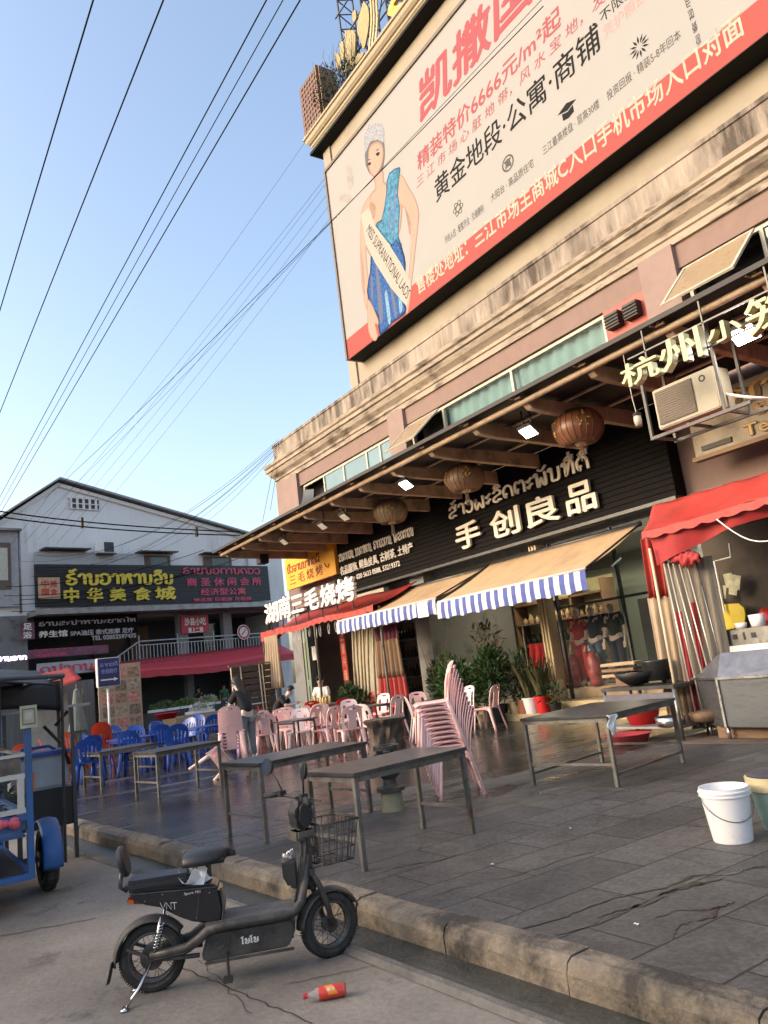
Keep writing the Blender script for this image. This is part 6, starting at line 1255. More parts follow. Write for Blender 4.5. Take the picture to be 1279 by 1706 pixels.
mb = MB(); mb.lathe([(0,0),(.05,0),(.058,.012),(.05,.02),(0,.026)],22,(0,0,0)); mb.bm.transform(STM @ MX.Translation(V((.985,0,.845))) @ MX.Rotation(R(85),4,'Y')); mb.m = MX.Identity(4); L_(mb, 'headlight', mat('lens_dark', (.10,.10,.11), .1, coat=1), p=hl, smooth=True)
mb = MB(STM); mb.bx(.89,-.04,.925,.95,.04,.935); L_(mb, 'instrument', 'scoot_grey', p=hl)
mb = MB(STM); mb.bx(.88,-.07,.70,.98,.07,.735); mb.box((.93,0,.71),(.12,.11,.05)); L_(mb, 'lamp_bracket', 'scoot_grey', p=hl)
mb = MB(STM); mb.tube([(.86,-.30,.925),(.89,-.18,.935),(.925,-.06,.92),(.925,.06,.92),(.89,.18,.935),(.86,.30,.925)],.011,8); hb_ = L_(mb, 'handlebar', 'steel_dark', smooth=True)
for s_ in (-1,1):
    mb = MB(STM); mb.tube([(.85,s_*.32,.922),(.885,s_*.20,.933)],[.018,.016],10); L_(mb, 'grip', 'rubber', p=hb_, smooth=True)
    mb = MB(STM); mb.tube([(.90,s_*.17,.93),(.93,s_*.2,.925),(.935,s_*.30,.92)],.005,6); mb.box((.895,s_*.155,.94),(.04,.04,.035)); L_(mb, 'brake_lever', 'black', p=hb_)
    mb = MB(STM); mb.tube([(.90,s_*.15,.94),(.885,s_*.19,1.02),(.86,s_*.25,1.08)],.005,6); mi = L_(mb, 'mirror_arm', 'black', p=hb_, smooth=True)
    mm = MX.Translation(V((.855,s_*.265,1.10))) @ MX.Rotation(R(-82 if s_ < 0 else -85),4,'Y') @ MX.Rotation(R(12*s_),4,'X')
    mb = MB(); mb.lathe([(0,-.022),(.045,-.018),(.052,0),(.05,.002),(0,.002)],24,(0,0,0),1,1.1); mb.bm.transform(STM @ mm); m1 = L_(mb, 'mirror', 'black', p=hb_, smooth=True, auto=40)
    mb = MB(); mb.lathe([(0,.004),(.046,.004)],24,(0,0,0),1,1.1); mb.bm.transform(STM @ mm); L_(mb, 'mirror_glass', mat('mirror_glass', (.75,.75,.75), .05, 1., var=0), p=hb_)
# wire basket
bkt = MB(STM); x0, x1, y0, y1, z0, z1 = 1.0,1.24,-.15,.15,.53,.755
def ins(x, y, z): k = .82+.18*(z-z0)/(z1-z0); return (x0+(x-x0)*k, y*k, z)
for z, r in ((z0,.006),(z0+.075,.004),(z0+.15,.004),(z1,.008)): bkt.tube([ins(*p,z) for p in ((x0,y0),(x1,y0),(x1,y1),(x0,y1))], r, 6, closed=True)
for i in range(7):
    y = y0+(y1-y0)*i/6; bkt.tube([ins(x0,y,z1),ins(x0,y,z0),ins(x1,y,z0),ins(x1,y,z1)],.0035,5)
for i in range(6):
    x = x0+(x1-x0)*i/5; bkt.tube([ins(x,y0,z1),ins(x,y0,z0),ins(x,y1,z0),ins(x,y1,z1)],.0035,5)
L_(bkt, 'wire_basket', 'dusty_black', smooth=True)
mb = MB(STM); mb.bar((.95,0,.62),(1.0,0,.6),.05); mb.tube([(.96,-.05,.52),(1.02,-.1,.54)],.008,6); mb.tube([(.96,.05,.52),(1.02,.1,.54)],.008,6); L_(mb, 'basket_bracket', 'scoot_grey')
pch = MB(); pch.prism([(.885,.60),(.80,.575),(.80,.50),(.83,.435),(.89,.42)], .15, lambda a, c, e: (a, -.075+e, c)); L_(pch, 'front_pouch', 'dusty_black', bevel=.015)
mb = MB(); mb.bx(.797,-.07,.567,.885,.07,.580); L_(mb, 'pouch_rim', 'scoot_grey')
pt_ = MB(); pt_.thick(lambda u, v: (.81+.05*u, -.05+.08*v, .585+.035*math.sin(u*4+v*5)*.5+.02), 5, 5, .001); pt_.thick(lambda u, v: (.83+.05*u, -.03+.06*v+.02*u, .60+.03*math.sin(u*6-v*3)), 5, 5, .001); pt_.bm.transform(SCM)
tag(pt_.build('paper_scrap', _M['tissue'], None), 'white paper scrap lying in the front pouch of the scooter', 'paper')
# drink bottle lying on the road
q0 = G(505,1660,.035); q1 = G(576,1647,.035); d = (q1-q0); Lb = d.length; BTL = thing('drink_bottle', 'red labelled plastic drink bottle with red cap lying on the road', 'bottle', (q0.x,q0.y,.034), math.atan2(d.y,d.x))
S_ = Lb/.235; Rm = MX.Scale(S_,4) @ MX.Rotation(R(90),4,'Y')
def lz(pr, n, m_, seg=22): mb = MB(); mb.lathe(pr, seg); mb.bm.transform(Rm); return mb.build(n, m_, BTL, smooth=True, local=True, auto=50)
lz([(0,.0),(.0145,.0),(.0145,.022),(0,.022)], 'cap', _M['plastic_red']); lz([(.012,.023),(.014,.04),(.03,.075),(.032,.085)], 'neck', mat('bottle_clear', (.5,.42,.4), .1, alpha=.45, var=0)); lz([(.0325,.085),(.034,.09),(.034,.205),(.0325,.21)], 'label_wrap', mat('label_red', (.62,.05,.03), .35, var=.08)); lz([(.0325,.21),(.033,.228),(.025,.235),(0,.232)], 'base', mat('bottle_red', (.45,.06,.05), .2))
mb = MB()
for a0, a1, z0, z1 in ((3.1,4.8,.125,.175),): mb.sheet(lambda u, v: (.0345*math.cos(a0+(a1-a0)*u), .0345*math.sin(a0+(a1-a0)*u), z0+(z1-z0)*v+.03*(u-.5)), 10, 3)
mb.bm.transform(Rm @ MX.Identity(4)); mb.build('label_flash', mat('label_orange', (.75,.25,.03), .35), BTL, local=True)
def cyl(a, c, e): an = 3.95+a/.0346; return (.0348*math.cos(an)*(1+e), .0348*math.sin(an)*(1+e), .135+c)
vs_, fs_ = tmesh('美汁', 0., .02); 
sx_ = .022
mb = MB(); mb.mesh(vs_, fs_, lambda x, y, z: cyl(y*sx_-.008, x*sx_-.005, .004)); mb.bm.transform(Rm); mb.build('label_print', mat('label_white', (.8,.72,.6), .4), BTL, local=True)
# ------------------------------------------------------------------ blue food cart at the left edge
CA = thing('food_cart', 'blue tricycle food cart with glass case and dark tarpaulin roof at the left edge', 'cart', (-8.2, .3, 0))
xe, yr = -7.5, 1.12; xb, yl = -9.4, -.6
mb = MB()
for x in (xe, xb):
    for y in (yr, yl): mb.bar((x,y,.27),(x,y,1.5 if x == xe else 1.9),.055)
for z in (.29,.76):
    for x in (xe, xb): mb.bar((x,yl,z),(x,yr,z),.05)
    for y in (yl, yr): mb.bar((xb,y,z),(xe,y,z),.05)
mb.build('frame', _M['cart_blue'], CA, bevel=.004)
MB().bx(xb,yl+.03,.6,xe-.03,yr-.03,.62).build('tray', _M['cart_blue'], CA); MB().bx(xe-.02,yl+.03,.66,xe+.0,yr-.03,.75).build('blue_panel', _M['cart_blue'], CA)
MB().bx(xb+.1,yl+.05,.3,xe-.05,yr-.04,.32).build('lower_tray', _M['steel_dark'], CA); MB().bx(xb+.2,yl+.2,.33,xe-.3,yr-.3,.58).build('blue_bin', mat('bin_blue', (.02,.09,.2), .5, var=.3), CA, bevel=.02)
mb = MB(); mb.bx(xe-.02,yl,.80,xe+.02,yr-.03,.84); mb.bx(xe-.02,yl,1.08,xe+.02,yr-.03,1.12); mb.bx(xe-.02,yr-.09,.84,xe+.02,yr-.04,1.08); mb.bx(xe-.02,yl,1.26,xe+.02,yr-.01,1.285); mb.bx(xb,yl,1.26,xe-.03,yl+.03,1.285); mb.bx(xb,yr-.03,1.26,xe-.03,yr,1.285); mb.build('white_rail', mat('rail_cream', (.52,.5,.45), .45, var=.12), CA)
MB().bx(xe-.01,yl,1.125,xe+.008,yr-.06,1.255).build('brown_band', mat('band_brown', (.12,.09,.07), .5, var=.6, scale=8), CA); MB().bx(xe-.015,yl,.845,xe-.008,yr-.1,1.075).build('glass_front', _M['glass'], CA)
gm = MB(); leaves(gm, (xe-.3,.6,.93), (.22,.45,.12), 260, .12, .05, shell=0); tag(gm.build('herb_pile', _M['leaf'], None), 'pile of green herbs behind the glass of the blue cart', 'vegetables')
gm = MB(); leaves(gm, (xe-.6,.5,1.36), (.4,.5,.1), 220, .12, .08, shell=0); tag(gm.build('vegetable_pile', mat('veg_pale', (.28,.22,.11), .6, var=.6, scale=6), None), 'mixed pale vegetables heaped on the upper rail of the blue cart', 'vegetables')
gm = MB(); 
for k in range(9): gm.lathe([(0,-.03),(.035,-.01),(.035,.02),(0,.035)],8,(xe+.04+RND.uniform(0,.02),yr-.16+RND.uniform(-.09,.05),.73+RND.uniform(-.03,.03)))
gm.build('pink_bag', mat('pink_bag', (.65,.1,.15), .5), CA, smooth=True)
def cwheel(x, y, r, w, root, axis='y'):
    mb = MB(); seg = 32; pr = [(r-.09,-w*.4),(r-.03,-w*.5),(r,-w*.25),(r,w*.25),(r-.03,w*.5),(r-.09,w*.4)]
    rows = [[mb._v((x+p*math.cos(2*PI*i/seg), y+yy, r+p*math.sin(2*PI*i/seg))) for i in range(seg)] for p, yy in pr+[pr[0]]]
    for A, B in zip(rows, rows[1:]):
        for i in range(seg): mb.bm.faces.new((A[i], A[(i+1)%seg], B[(i+1)%seg], B[i]))
    for i in range(seg): a = 2*PI*i/seg; mb.box((x+r*math.cos(a), y, r+r*math.sin(a)),(.02,w*.7,.022),MX.Rotation(-a,3,'Y'))
    t = mb.build('wheel', _M['tyre_dusty'], root, smooth=True, auto=40)
    mb = MB(); n = 16
    for h, y0, y1 in ((r-.09,-.012,.012),(.07,-w*.6,w*.6)):
        A = [mb._v((x+h*math.cos(2*PI*i/n), y+y0, r+h*math.sin(2*PI*i/n))) for i in range(n)]; B = [mb._v((x+h*math.cos(2*PI*i/n), y+y1, r+h*math.sin(2*PI*i/n))) for i in range(n)]
        for i in range(n): mb.bm.faces.new((A[i], A[(i+1)%n], B[(i+1)%n], B[i]))
        mb.bm.faces.new(A[::-1]); mb.bm.faces.new(B)
    mb.build('rim', _M['steel_dark'], t); return t
cwheel(-8.3, 1.38, .28, .13, CA); cwheel(-8.3, -.9, .28, .13, CA)
mb = MB(); arc_f(mb, -8.3, .30, .33, .17, R(-15), R(120)); mb.bm.transform(MX.Translation(V((0,1.38,0)))); mb.build('mudguard', _M['cart_blue'], CA, smooth=True)
mb = MB(); mb.bar((-8.3,1.1,.28),(-8.3,1.46,.28),.05); mb.bar((-8.3,1.15,.3),(-8.3,1.15,.75),.04); mb.build('axle', _M['steel_dark'], CA)
# dark roof of the cart
mb = MB(); mb.thick(lambda u, v: (xb-.9+2.75*u, -1.4+2.78*v, 2.13+.10*math.sin(u*PI)-.25*v*v-.05*math.sin(u*8)*v), 16, 10, .01); mb.build('tarpaulin_roof', mat('tarp_navy', (.012,.013,.02), .6, var=.3), CA, smooth=True)
mb = MB(); mb.tube([(xe+.15,-1.4,2.05),(xe+.12,1.40,1.90)],.022,8); mb.tube([(xe+.12,1.40,1.90),(xb-.9,1.40,1.9)],.022,8); mb.build('roof_pipe', mat('pipe_teal', (.08,.11,.13), .4, .4), CA, smooth=True)
for x in (xe-.05, xb): MB().tube([(x,yl,1.3),(x,yl-.05,2.0)],.02,7).build('roof_post', _M['steel_dark'], CA)
MB().tube([(xb,yr,1.3),(xb,yr+.02,1.93)],.02,7).build('roof_post', _M['steel_dark'], CA)
MB().thick(lambda u, v: (xb-.1+.03*math.sin(u*19), yl+(1.78-yl)*u, 1.93-.5*v*(.75+.25*math.sin(u*5+1))), 24, 5, .01).build('rear_cloth', _M['black'], CA, smooth=True)  # black sheet added to stand for the dark under the cart roof
MB().tube([(xb-.05,1.75,0),(xb-.05,1.78,1.95)],.018,7).build('roof_post', _M['steel_dark'], CA)
# square white plaque on the post
mb = MB(); mb.bx(xe+.03,yr-.06,1.49,xe+.045,yr+.075,1.68); PQ1 = thing('payment_plaque', 'small beige plaque with a light frame fixed on the blue cart post', 'sign', (xe+.04,yr,1.5)); mb.build('plate', mat('plaque', (.45,.42,.30), .5), PQ1)
mb = MB(); 
for a in ((-.045,1.52,.06,1.53),(-.045,1.645,.06,1.655),(-.045,1.53,-.037,1.645),(.052,1.53,.06,1.645)): mb.bx(xe+.046,yr+a[0],a[1],xe+.05,yr+a[2],a[3])
mb.build('printed_frame', mat('plaque_ink', (.16,.15,.1), .5), PQ1); mb = MB(); mb.bx(xe+.046,yr-.02,1.56,xe+.049,yr+.035,1.62); mb.build('printed_square', mat('plaque_pale', (.5,.48,.4), .5), PQ1)
# second cart with the cooler box
CB = thing('cooler_cart', 'dark stall cart with flat roof board behind the blue cart', 'cart', (-10, 1.6, 0)); X = -9.6
mb = MB(); mb.bx(X-.8,1.2,.36,X,1.9,.76); mb.build('dark_box', _M['black'], CB, bevel=.01); MB().bx(X-.85,.9,1.62,X+.05,2.1,1.65).build('roof_board', _M['zinc'], CB)
for x, y in ((X,1.9),(X-.78,1.9),(X-.78,1.2),(X,1.2)): MB().bar((x,y,0),(x,y,1.62),.04).build('post', _M['steel_dark'], CB)
mb = MB(); mb.tube([(X,1.86,1.58),(X+.02,1.72,1.44)],.018,6); mb.tube([(X,1.86,1.0),(X+.02,1.80,1.2),(X+.02,1.6,1.45)],.018,6); mb.build('brace', _M['black'], CB, smooth=True)
mb = MB(); mb.bx(X-.55,1.26,.765,X-.02,1.86,1.12); CO = thing('cooler_box', 'translucent cooler box with blue lid and coloured print on the dark cart', 'box', (X-.3,1.5,.765)); mb.build('body', mat('cooler_grey', (.30,.34,.40), .35, var=.1), CO, bevel=.03)
mb = MB(); mb.bx(X-.58,1.23,1.121,X+.01,1.89,1.17); mb.build('lid', _M['plastic_blue'], CO, bevel=.02); mb = MB(); mb.tube([(X-.3,1.35,1.17),(X-.3,1.42,1.215),(X-.3,1.7,1.215),(X-.3,1.77,1.17)],.018,7); mb.build('handle', _M['plastic_blue'], CO, smooth=True)
MB().bx(X-.019,1.3,.78,X-.012,1.5,.97).build('orange_print', mat('print_orange', (.55,.2,.06), .5), CO)
# dark slatted gate panel leaning by the left awning
def quad_on(p0, p1, p2, p3): return [V(p) for p in (p0, p1, p2, p3)]
PG1 = thing('slatted_screen', 'dark wooden slatted screen panel with pale poles left of the barbecue restaurant', 'screen', (-22, 9.4, .16))
mb = MB(); 
for i in range(9): mb.bx(-22.06,8.85,.5+i*.19,-22.03,10.25,.66+i*.19)
mb.build('slats', mat('screen_wood', (.085,.065,.05), .7, var=.4, stretch=(1,.3,4)), PG1); mb = MB(); mb.bx(-22.1,8.8,2.2,-21.98,10.3,2.25); mb.build('top_rail', _M['steel_grey'], PG1)
for y in (8.85,9.15,9.75,9.85,10.22): MB().tube([(-22.0,y,2.2),(-21.95,y+.03,.16)],.02,6).build('pole', _M['bamboo_pale'], PG1, smooth=True)
# blue arrow sign on a pole and menu board
BS = thing('blue_arrow_sign', 'blue box sign with white arrow on a thin pole left of the menu board', 'sign', (-24, 5.75, .16)); PSX = Plane((-23.9,0,0),(0,1,0),(1,0,0))
MB().bx(-24.15,5.5,2.08,-23.92,6.15,2.92).build('box', _M['white_letter'], BS, bevel=.01); MB().bx(-23.918,5.52,2.1,-23.905,6.13,2.9).build('face', mat('sign_navy', (.02,.03,.12), .4), BS)
text(MB(), 'ຮາກອດີ', PSX, 5.58, 2.66, 6.08, 2.8, 0, .008, lao=True, w=.2).build('lettering', mat('sign_blue_letter', (.2,.24,.5), .5), BS); text(MB(), '住宿前行', PSX, 5.6, 2.46, 6.06, 2.6, 0, .008, bold=.03).build('lettering', _M['sign_blue_letter'], BS)
mb = MB(); mb.bx(-23.9,5.58,2.26,-23.895,5.98,2.30); mb.poly([(-23.894,5.96,2.22),(-23.894,6.08,2.28),(-23.894,5.96,2.34)]); mb.build('arrow', _M['white_letter'], BS); MB().tube([(-24.03,5.8,.16),(-24.03,5.8,2.08)],.035,8).build('pole', _M['white_letter'], BS, smooth=True)
MN = thing('menu_board', 'beige menu board covered with small food pictures behind the orange chairs', 'sign', (-25, 6.4, .16)); MB().bx(-25.06,5.75,.7,-25.0,7.05,2.75).build('board', mat('menu_beige', (.42,.32,.24), .6, var=.1), MN)
for i in range(3):
    for j in range(5):
        y = 5.85+i*.4; z = .8+j*.38; MB().bx(-24.998,y,z,-24.99,y+.34,z+.3).build('menu_picture', mat(['pic_a','pic_b','pic_c','pic_d'][(i*2+j)%4], [(.32,.2,.13),(.22,.16,.12),(.48,.22,.18),(.36,.30,.22)][(i*2+j)%4], .5, var=.7, scale=9), MN); 
for y in (5.8,7.0): MB().bar((-25.03,y,.16),(-25.03,y,.7),.04).build('leg', _M['steel_grey'], MN)
# ------------------------------------------------------------------ white gabled house at the end of the plaza
ha = R(12); HS = Plane((-40,11.4,0),(-math.sin(ha),math.cos(ha),0),(math.cos(ha),math.sin(ha),0)); HM = HS.mat()
HO = thing('gabled_house', 'white gabled shophouse with dark sign boards at the far end of the plaza', 'house', tuple(HS.pt(0,0,-6)), 0)
def hb(name, m_, b0, z0, b1, z1, o0, o1, parent=HO, bevel=0): return MB(HM).bx(b0,z0,o0,b1,z1,o1).build(name, _M[m_], parent, bevel=bevel)
gab = [(-7.1,6.0),(9.5,6.0),(9.5,9.55),(6.6,10.35),(-3.96,12.5),(-6.75,10.4),(-7.1,10.1)]
MB(HM).prism(gab, -16, lambda a, c, e: (a, c, e)).build('upper_wall', _M['white_wall'], HO)
mb = MB(HM)
for (a, c) in (((-7.5,10.0),(-3.96,12.62)),((-3.96,12.62),(10.2,9.62))):
    mb.prism([a, c, (c[0],c[1]+.1), (a[0],a[1]+.1)], -16.6, lambda x, y, e: (x, y, .35+e))
mb.build('roof', _M['roof_metal'], HO)
mb = MB(HM)
for (a, c) in (((-7.1,10.17),(-3.96,12.5)),((-3.96,12.5),(9.5,9.65))): mb.prism([(a[0],a[1]-.2),(c[0],c[1]-.2),(c[0],c[1]-.02),(a[0],a[1]-.02)], .1, lambda x, y, e: (x, y, .01+e))
mb.build('barge_board', _M['white_letter'], HO)
for b_ in (6.9,-5.9): MB(HM).tube([(b_,10.0,.1),(b_,6.1,.1)],.05,7).build('downpipe', _M['zinc'], HO, smooth=True)
vt = hb('gable_vent', 'dark_grey', -3.4, 11.25, -1.9, 11.75, .01, .04)
mb = MB(HM)
for i in range(5): mb.bx(-3.4+i*.32,11.25,.04,-3.28+i*.32,11.75,.07)
for z in (11.2,11.47,11.75): mb.bx(-3.5,z,.04,-1.85,z+.05,.08)
mb.build('vent_bars', _M['white_letter'], vt)
for k, (b0, b1, z1) in enumerate(((-2.3-2.4,-.9-2.0,9.05),(.2,1.9,9.0),(4.0,5.8,9.0))):
    w = hb('window', 'brown_tile', b0, 7.4, b1, z1-.1, .01, .12); hb('pane', 'glass_dark', b0+.5, 7.9, b1-.2, z1-.2, .122, .13, w); hb('hood', 'steel_dark', b0-.25, z1, b1+.2, z1+.06, .0, .7, w)
AC2 = thing('air_conditioner', 'small air conditioner on the white gable wall above the dark restaurant sign', 'air conditioner', tuple(HS.pt(-1.9,8.9,.4)))
MB(HM).bx(-2.3,8.9,.2,-1.4,9.5,.6).build('casing', _M['plastic_white'], AC2, bevel=.02); mb = MB(HM); mb.bx(-2.0,8.95,.6,-1.5,9.45,.62); mb.build('fan_grille', _M['dark_grey'], AC2); mb = MB(HM); mb.bx(-2.3,8.84,.0,-1.4,8.9,.65); mb.build('bracket', _M['steel_dark'], AC2)
# long dark sign
SG = thing('restaurant_sign', 'long black slatted sign with yellow and pink lettering across the white house', 'sign', tuple(HS.pt(1.4,6.3,.4)))
mb = MB(HM); mb.bx(-5.3,6.32,.2,8.15,8.35,.34)
for i in range(14): mb.bx(-5.3,6.36+i*.142,.34,8.15,6.44+i*.142,.37)
mb.build('slatted_panel', mat('sign_black_blue', (.014,.016,.024), .45, var=.3), SG)
hp = lambda px, py: HS.uv(px, py, .4)
q0 = hp(64,998); q1 = hp(99,962); MB(HM).bx(q0[0],q0[1],.371,q1[0],q1[1],.42).build('square_plaque', mat('plaque_gold', (.5,.33,.2), .5), SG)
for i, ch in enumerate('中国美食'): 
    a = (i//2)*.5+.03; c = (1-i%2)*.5+.03; W = q1[0]-q0[0]; Hh = q1[1]-q0[1]; text(MB(), ch, HS, q0[0]+W*(.12+a*.78), q0[1]+Hh*(.12+c*.78), q0[0]+W*(.12+(a+.43)*.78), q0[1]+Hh*(.12+(c+.43)*.78), .421, .01, bold=.04).build('plaque_character', mat('plaque_red', (.5,.07,.05), .5), SG)
ptext(MB(), 'ຮ້ານອາຫານຈີນ', HS, (109,976), (286,948), .38, .08, lao=True, w=.2).build('lettering', _M['yellow_letter'], SG)
for ch, a, c in (('中',(106,1005),(130,979)),('华',(144,1004),(170,979)),('美',(182,1002),(208,979)),('食',(222,1001),(250,978)),('城',(258,1000),(291,977))): ptext(MB(), ch, HS, a, c, .38, .08, bold=.03).build('letter', _M['yellow_letter'], SG)
ptext(MB(), 'ຮາຊນອກາບຂອງ'.replace('ຂ','ດ'), HS, (304,957), (432,946), .38, .03, lao=True, w=.16).build('lettering', _M['pink_letter'], SG)
for s_, a, c in (('商 圣 休 闲 会 所',(311,977),(434,962)),('经济型公寓',(334,992),(408,979)),('钟点房 日租房 月租房',(322,1003),(418,994))): ptext(MB(), s_, HS, a, c, .38, .03, bold=.025).build('lettering', _M['pink_letter'], SG)
tag(MB(HM).bx(-5.25,8.36,.2,.3,8.95,.26).build('faded_strip_sign', mat('strip_grey', (.40,.41,.42), .6, var=.12), None), 'faded pale grey strip sign along the top of the dark restaurant sign', 'sign')
# storeys below
hb('side_wall', 'grey_wall', -9.0, 0, -5.6, 6.0, -8, 0); hb('side_wall', 'white_wall', 8.6, 0, 9.5, 6.0, -8, 0); hb('back_wall', 'dark_grey', -5.6, 0, 8.6, 6.0, -3.2, -3.0); hb('first_floor', 'concrete', -5.6, 3.2, 8.6, 3.45, -3.0, .25); hb('lean_to_roof', 'zinc', -5.6, 5.86, 9.4, 6.12, -.2, 1.3); hb('ceiling', 'grey_wall', -5.6, 5.7, 8.6, 5.86, -3.0, -.2)
for b in (2.1,4.9,8.2): hb('pillar', 'grey_wall', b, 3.45, b+.55, 5.7, -.2, .15)
for b in (-4.6,2.4,5.2,7.9): hb('pillar', 'grey_wall', b, 0, b+.4, 3.2, -.2, .15)
for b0, b1, mm in ((-1.2,.6,'glass_dark'),(.9,2.0,'wood'),(5.5,7.9,'glass_dark')): hb('door', mm, b0, 3.45, b1, 5.5, -2.98, -2.9)
rl = MB(HM)
rl.bar((-.2,4.45,.15),(8.5,4.45,.15),.06); rl.bar((-.2,4.25,.15),(8.5,4.25,.15),.04); rl.bar((-.2,3.55,.15),(8.5,3.55,.15),.04); rl.bar((-2.0,3.4,.15),(-.2,4.45,.15),.06)
for i in range(44): b = -.2+i*.2; rl.bar((b,3.55,.15),(b,4.25,.15),.035)
for i in range(8): b = -1.9+i*.22; rl.bar((b,2.8+.55*(b+1.9)/1.7+.1,.15),(b,3.45+.9*(b+1.9)/1.7,.15),.035)
for b in (-.2,2.0,4.2,6.4,8.4): rl.bar((b,3.45,.15),(b,4.75,.15),.06)
rl.build('balcony_railing', mat('rail_grey', (.38,.40,.42), .5, .3), HO)
def hsign(name, label, m_, px0, px1, off, items, cat='sign', d=.06):
    t = thing(name, label, cat, tuple(HS.pt(0,0,0))); a = HS.uv(*px0, off); c = HS.uv(*px1, off); t.location = HS.pt((a[0]+c[0])/2, min(a[1],c[1]), off); ROOT[t.name] = MX.Translation(t.location)
    MB(HM).bx(a[0],a[1],off-d,c[0],c[1],off).build('board', _M[m_], t)
    for s_, p, q, mm, lao in items: ptext(MB(), s_, HS, p, q, off+.004, .02, lao=lao, bold=.03, w=.17).build('lettering', _M[mm], t)
    return t
mat('letter_grey', (.42,.43,.45), .5); mat('letter_dim', (.22,.22,.24), .5); mat('sign_maroon', (.42,.03,.06), .5, var=.08); mat('sign_purple', (.16,.06,.10), .6, var=.5, scale=2)
hsign('spa_sign', 'black spa sign with pale grey lettering and telephone number under the long restaurant sign', 'black_panel', (58,1064), (228,1022), .35, [('ຮານສະປາຫານະຊາດໄທ',(64,1044),(225,1027),'letter_grey',True),('养生馆',(64,1063),(112,1049),'white_letter',False),('SPA油压 泰式按摩 足疗',(117,1060),(222,1045),'letter_grey',False),('TEL 02052597475',(152,1067),(226,1055),'letter_grey',False)])
hsign('snack_sign', 'small red snack shop sign with white characters on the balcony', 'sign_maroon', (303,1056), (346,1024), .3, [('沙县小吃',(307,1043),(342,1028),'white_letter',False),('请上二楼',(313,1055),(338,1044),'white_letter',False)])
t = thing('round_emblem_sign', 'small round red and white sign on the balcony railing at the right', 'sign', tuple(HS.pt(6.6,4.9,.3))); a = HS.uv(406,1053,.3)
mb = MB(HM); mb.lathe([(0,0),(.42,0),(.42,.04),(0,.04)],24,(a[0],a[1],.25)); mb.build('disc', _M['white_letter'], t); mb = MB(HM); mb.lathe([(.28,.05),(.38,.05),(.38,.045),(.28,.045)],24,(a[0],a[1],.25)); mb.bar((a[0]-.15,a[1]-.15,.3),(a[0]+.15,a[1]+.15,.3),.06,.01); mb.build('red_ring', _M['sign_maroon'], t)
hsign('house_side_sign', 'dim purple red shop sign below the spa sign', 'sign_purple', (48,1098), (180,1074), .5, [('ຮາດາກອ',(54,1086),(120,1078),'pink_letter',True),('洗脚按摩',(56,1096),(110,1087),'pink_letter',False)])
hsign('grey_shutter_sign', 'grey sign with large pink red Lao letters above the small red awning', 'strip_grey', (62,1128), (158,1098), .6, [('ດປາກນ',(66,1124),(154,1101),'pink_letter',True)])
hsign('lamp_post_sign', 'narrow red and white stacked sign at the left end of the spa sign', 'sign_purple', (34,1066), (57,1036), .55, [('足',(38,1050),(53,1038),'white_letter',False),('浴',(38,1064),(53,1052),'white_letter',False)])
t = hsign('lit_shop_sign', 'glowing white letters on a purple band at the far left edge', 'sign_purple', (-40,1106), (48,1090), 1.0, []); ptext(MB(), 'ຮານຈາກ', HS, (-6,1103), (44,1091), 1.01, .03, lao=True, w=.2).build('lit_lettering', mat('lit_letter', (.8,.8,.9), .4, emit=(.75,.7,1), es=1.8), t)
# red awnings on the house
RA = thing('long_red_awning', 'long straight red awning over the market stalls of the white house', 'awning', tuple(HS.pt(4,3,1.5))); a = HS.uv(205,1112,.2); 
pb = [HS.uv(*p, 2.2) for p in ((205,1124),(300,1112),(437,1096))]; pt2 = [HS.uv(*p, 1.2) for p in ((205,1096),(300,1090),(437,1072))]
mb = MB(HM); b0, b1 = -3.0, 8.3
mb.thick(lambda u, v: (b0+(b1-b0)*u, 3.55-.75*v+.08*math.sin(u*9)*v+.35*(u-.3)*(1-.4*v), .3+1.9*v), 24, 4, .02); mb.build('cloth', mat('awning_crimson', (.50,.045,.06), .6, var=.12), RA, smooth=True)
mb = MB(HM); mb.sheet(lambda u, v: (b0+(b1-b0)*u, 2.8+.08*math.sin(u*9)+.35*.6*(u-.3)-.28*v-.03*abs(math.sin(u*40))*v, 2.21), 90, 2); mb.build('valance', _M['awning_crimson'], RA)
ptext(MB(), 'ຮານອາກາດສະປາ ອາກາຮ', HS, (226,1107), (318,1095), 1.9, .02, lao=True, w=.2).build('lettering', _M['sign_purple'], RA)
RS = thing('small_red_awning', 'small sagging red awning left of the blue arrow sign', 'awning', tuple(HS.pt(-5,2.3,2.5)))
mb = MB(); mb.thick(lambda u, v: (-28.0+1.5*v, 3.0+2.6*u, 2.65+.25*u-.5*v+.1*math.sin(u*7)*v), 14, 5, .015); mb.build('cloth', _M['red_cloth'], RS, smooth=True)
mb = MB(); mb.bar((-26.5,3.0,.16),(-26.5,3.0,2.2),.06); mb.bar((-26.5,5.6,.16),(-26.5,5.6,2.3),.06); mb.build('post', _M['steel_grey'], RS)
tag(MB().bx(-29.5,2.0,.16,-29.3,6.6,2.5).build('corrugated_wall', mat('corr', (.16,.165,.17), .6, .3, var=.5, stretch=(1,14,.1)), None), 'grey corrugated wall behind the small red awning', 'wall')
tag(MB().bx(-27.9,4.2,.16,-27.75,5.4,2.1).build('pale_door_panel', mat('panel_pale', (.42,.39,.34), .7), None), 'pale beige panel under the small red awning', 'panel')
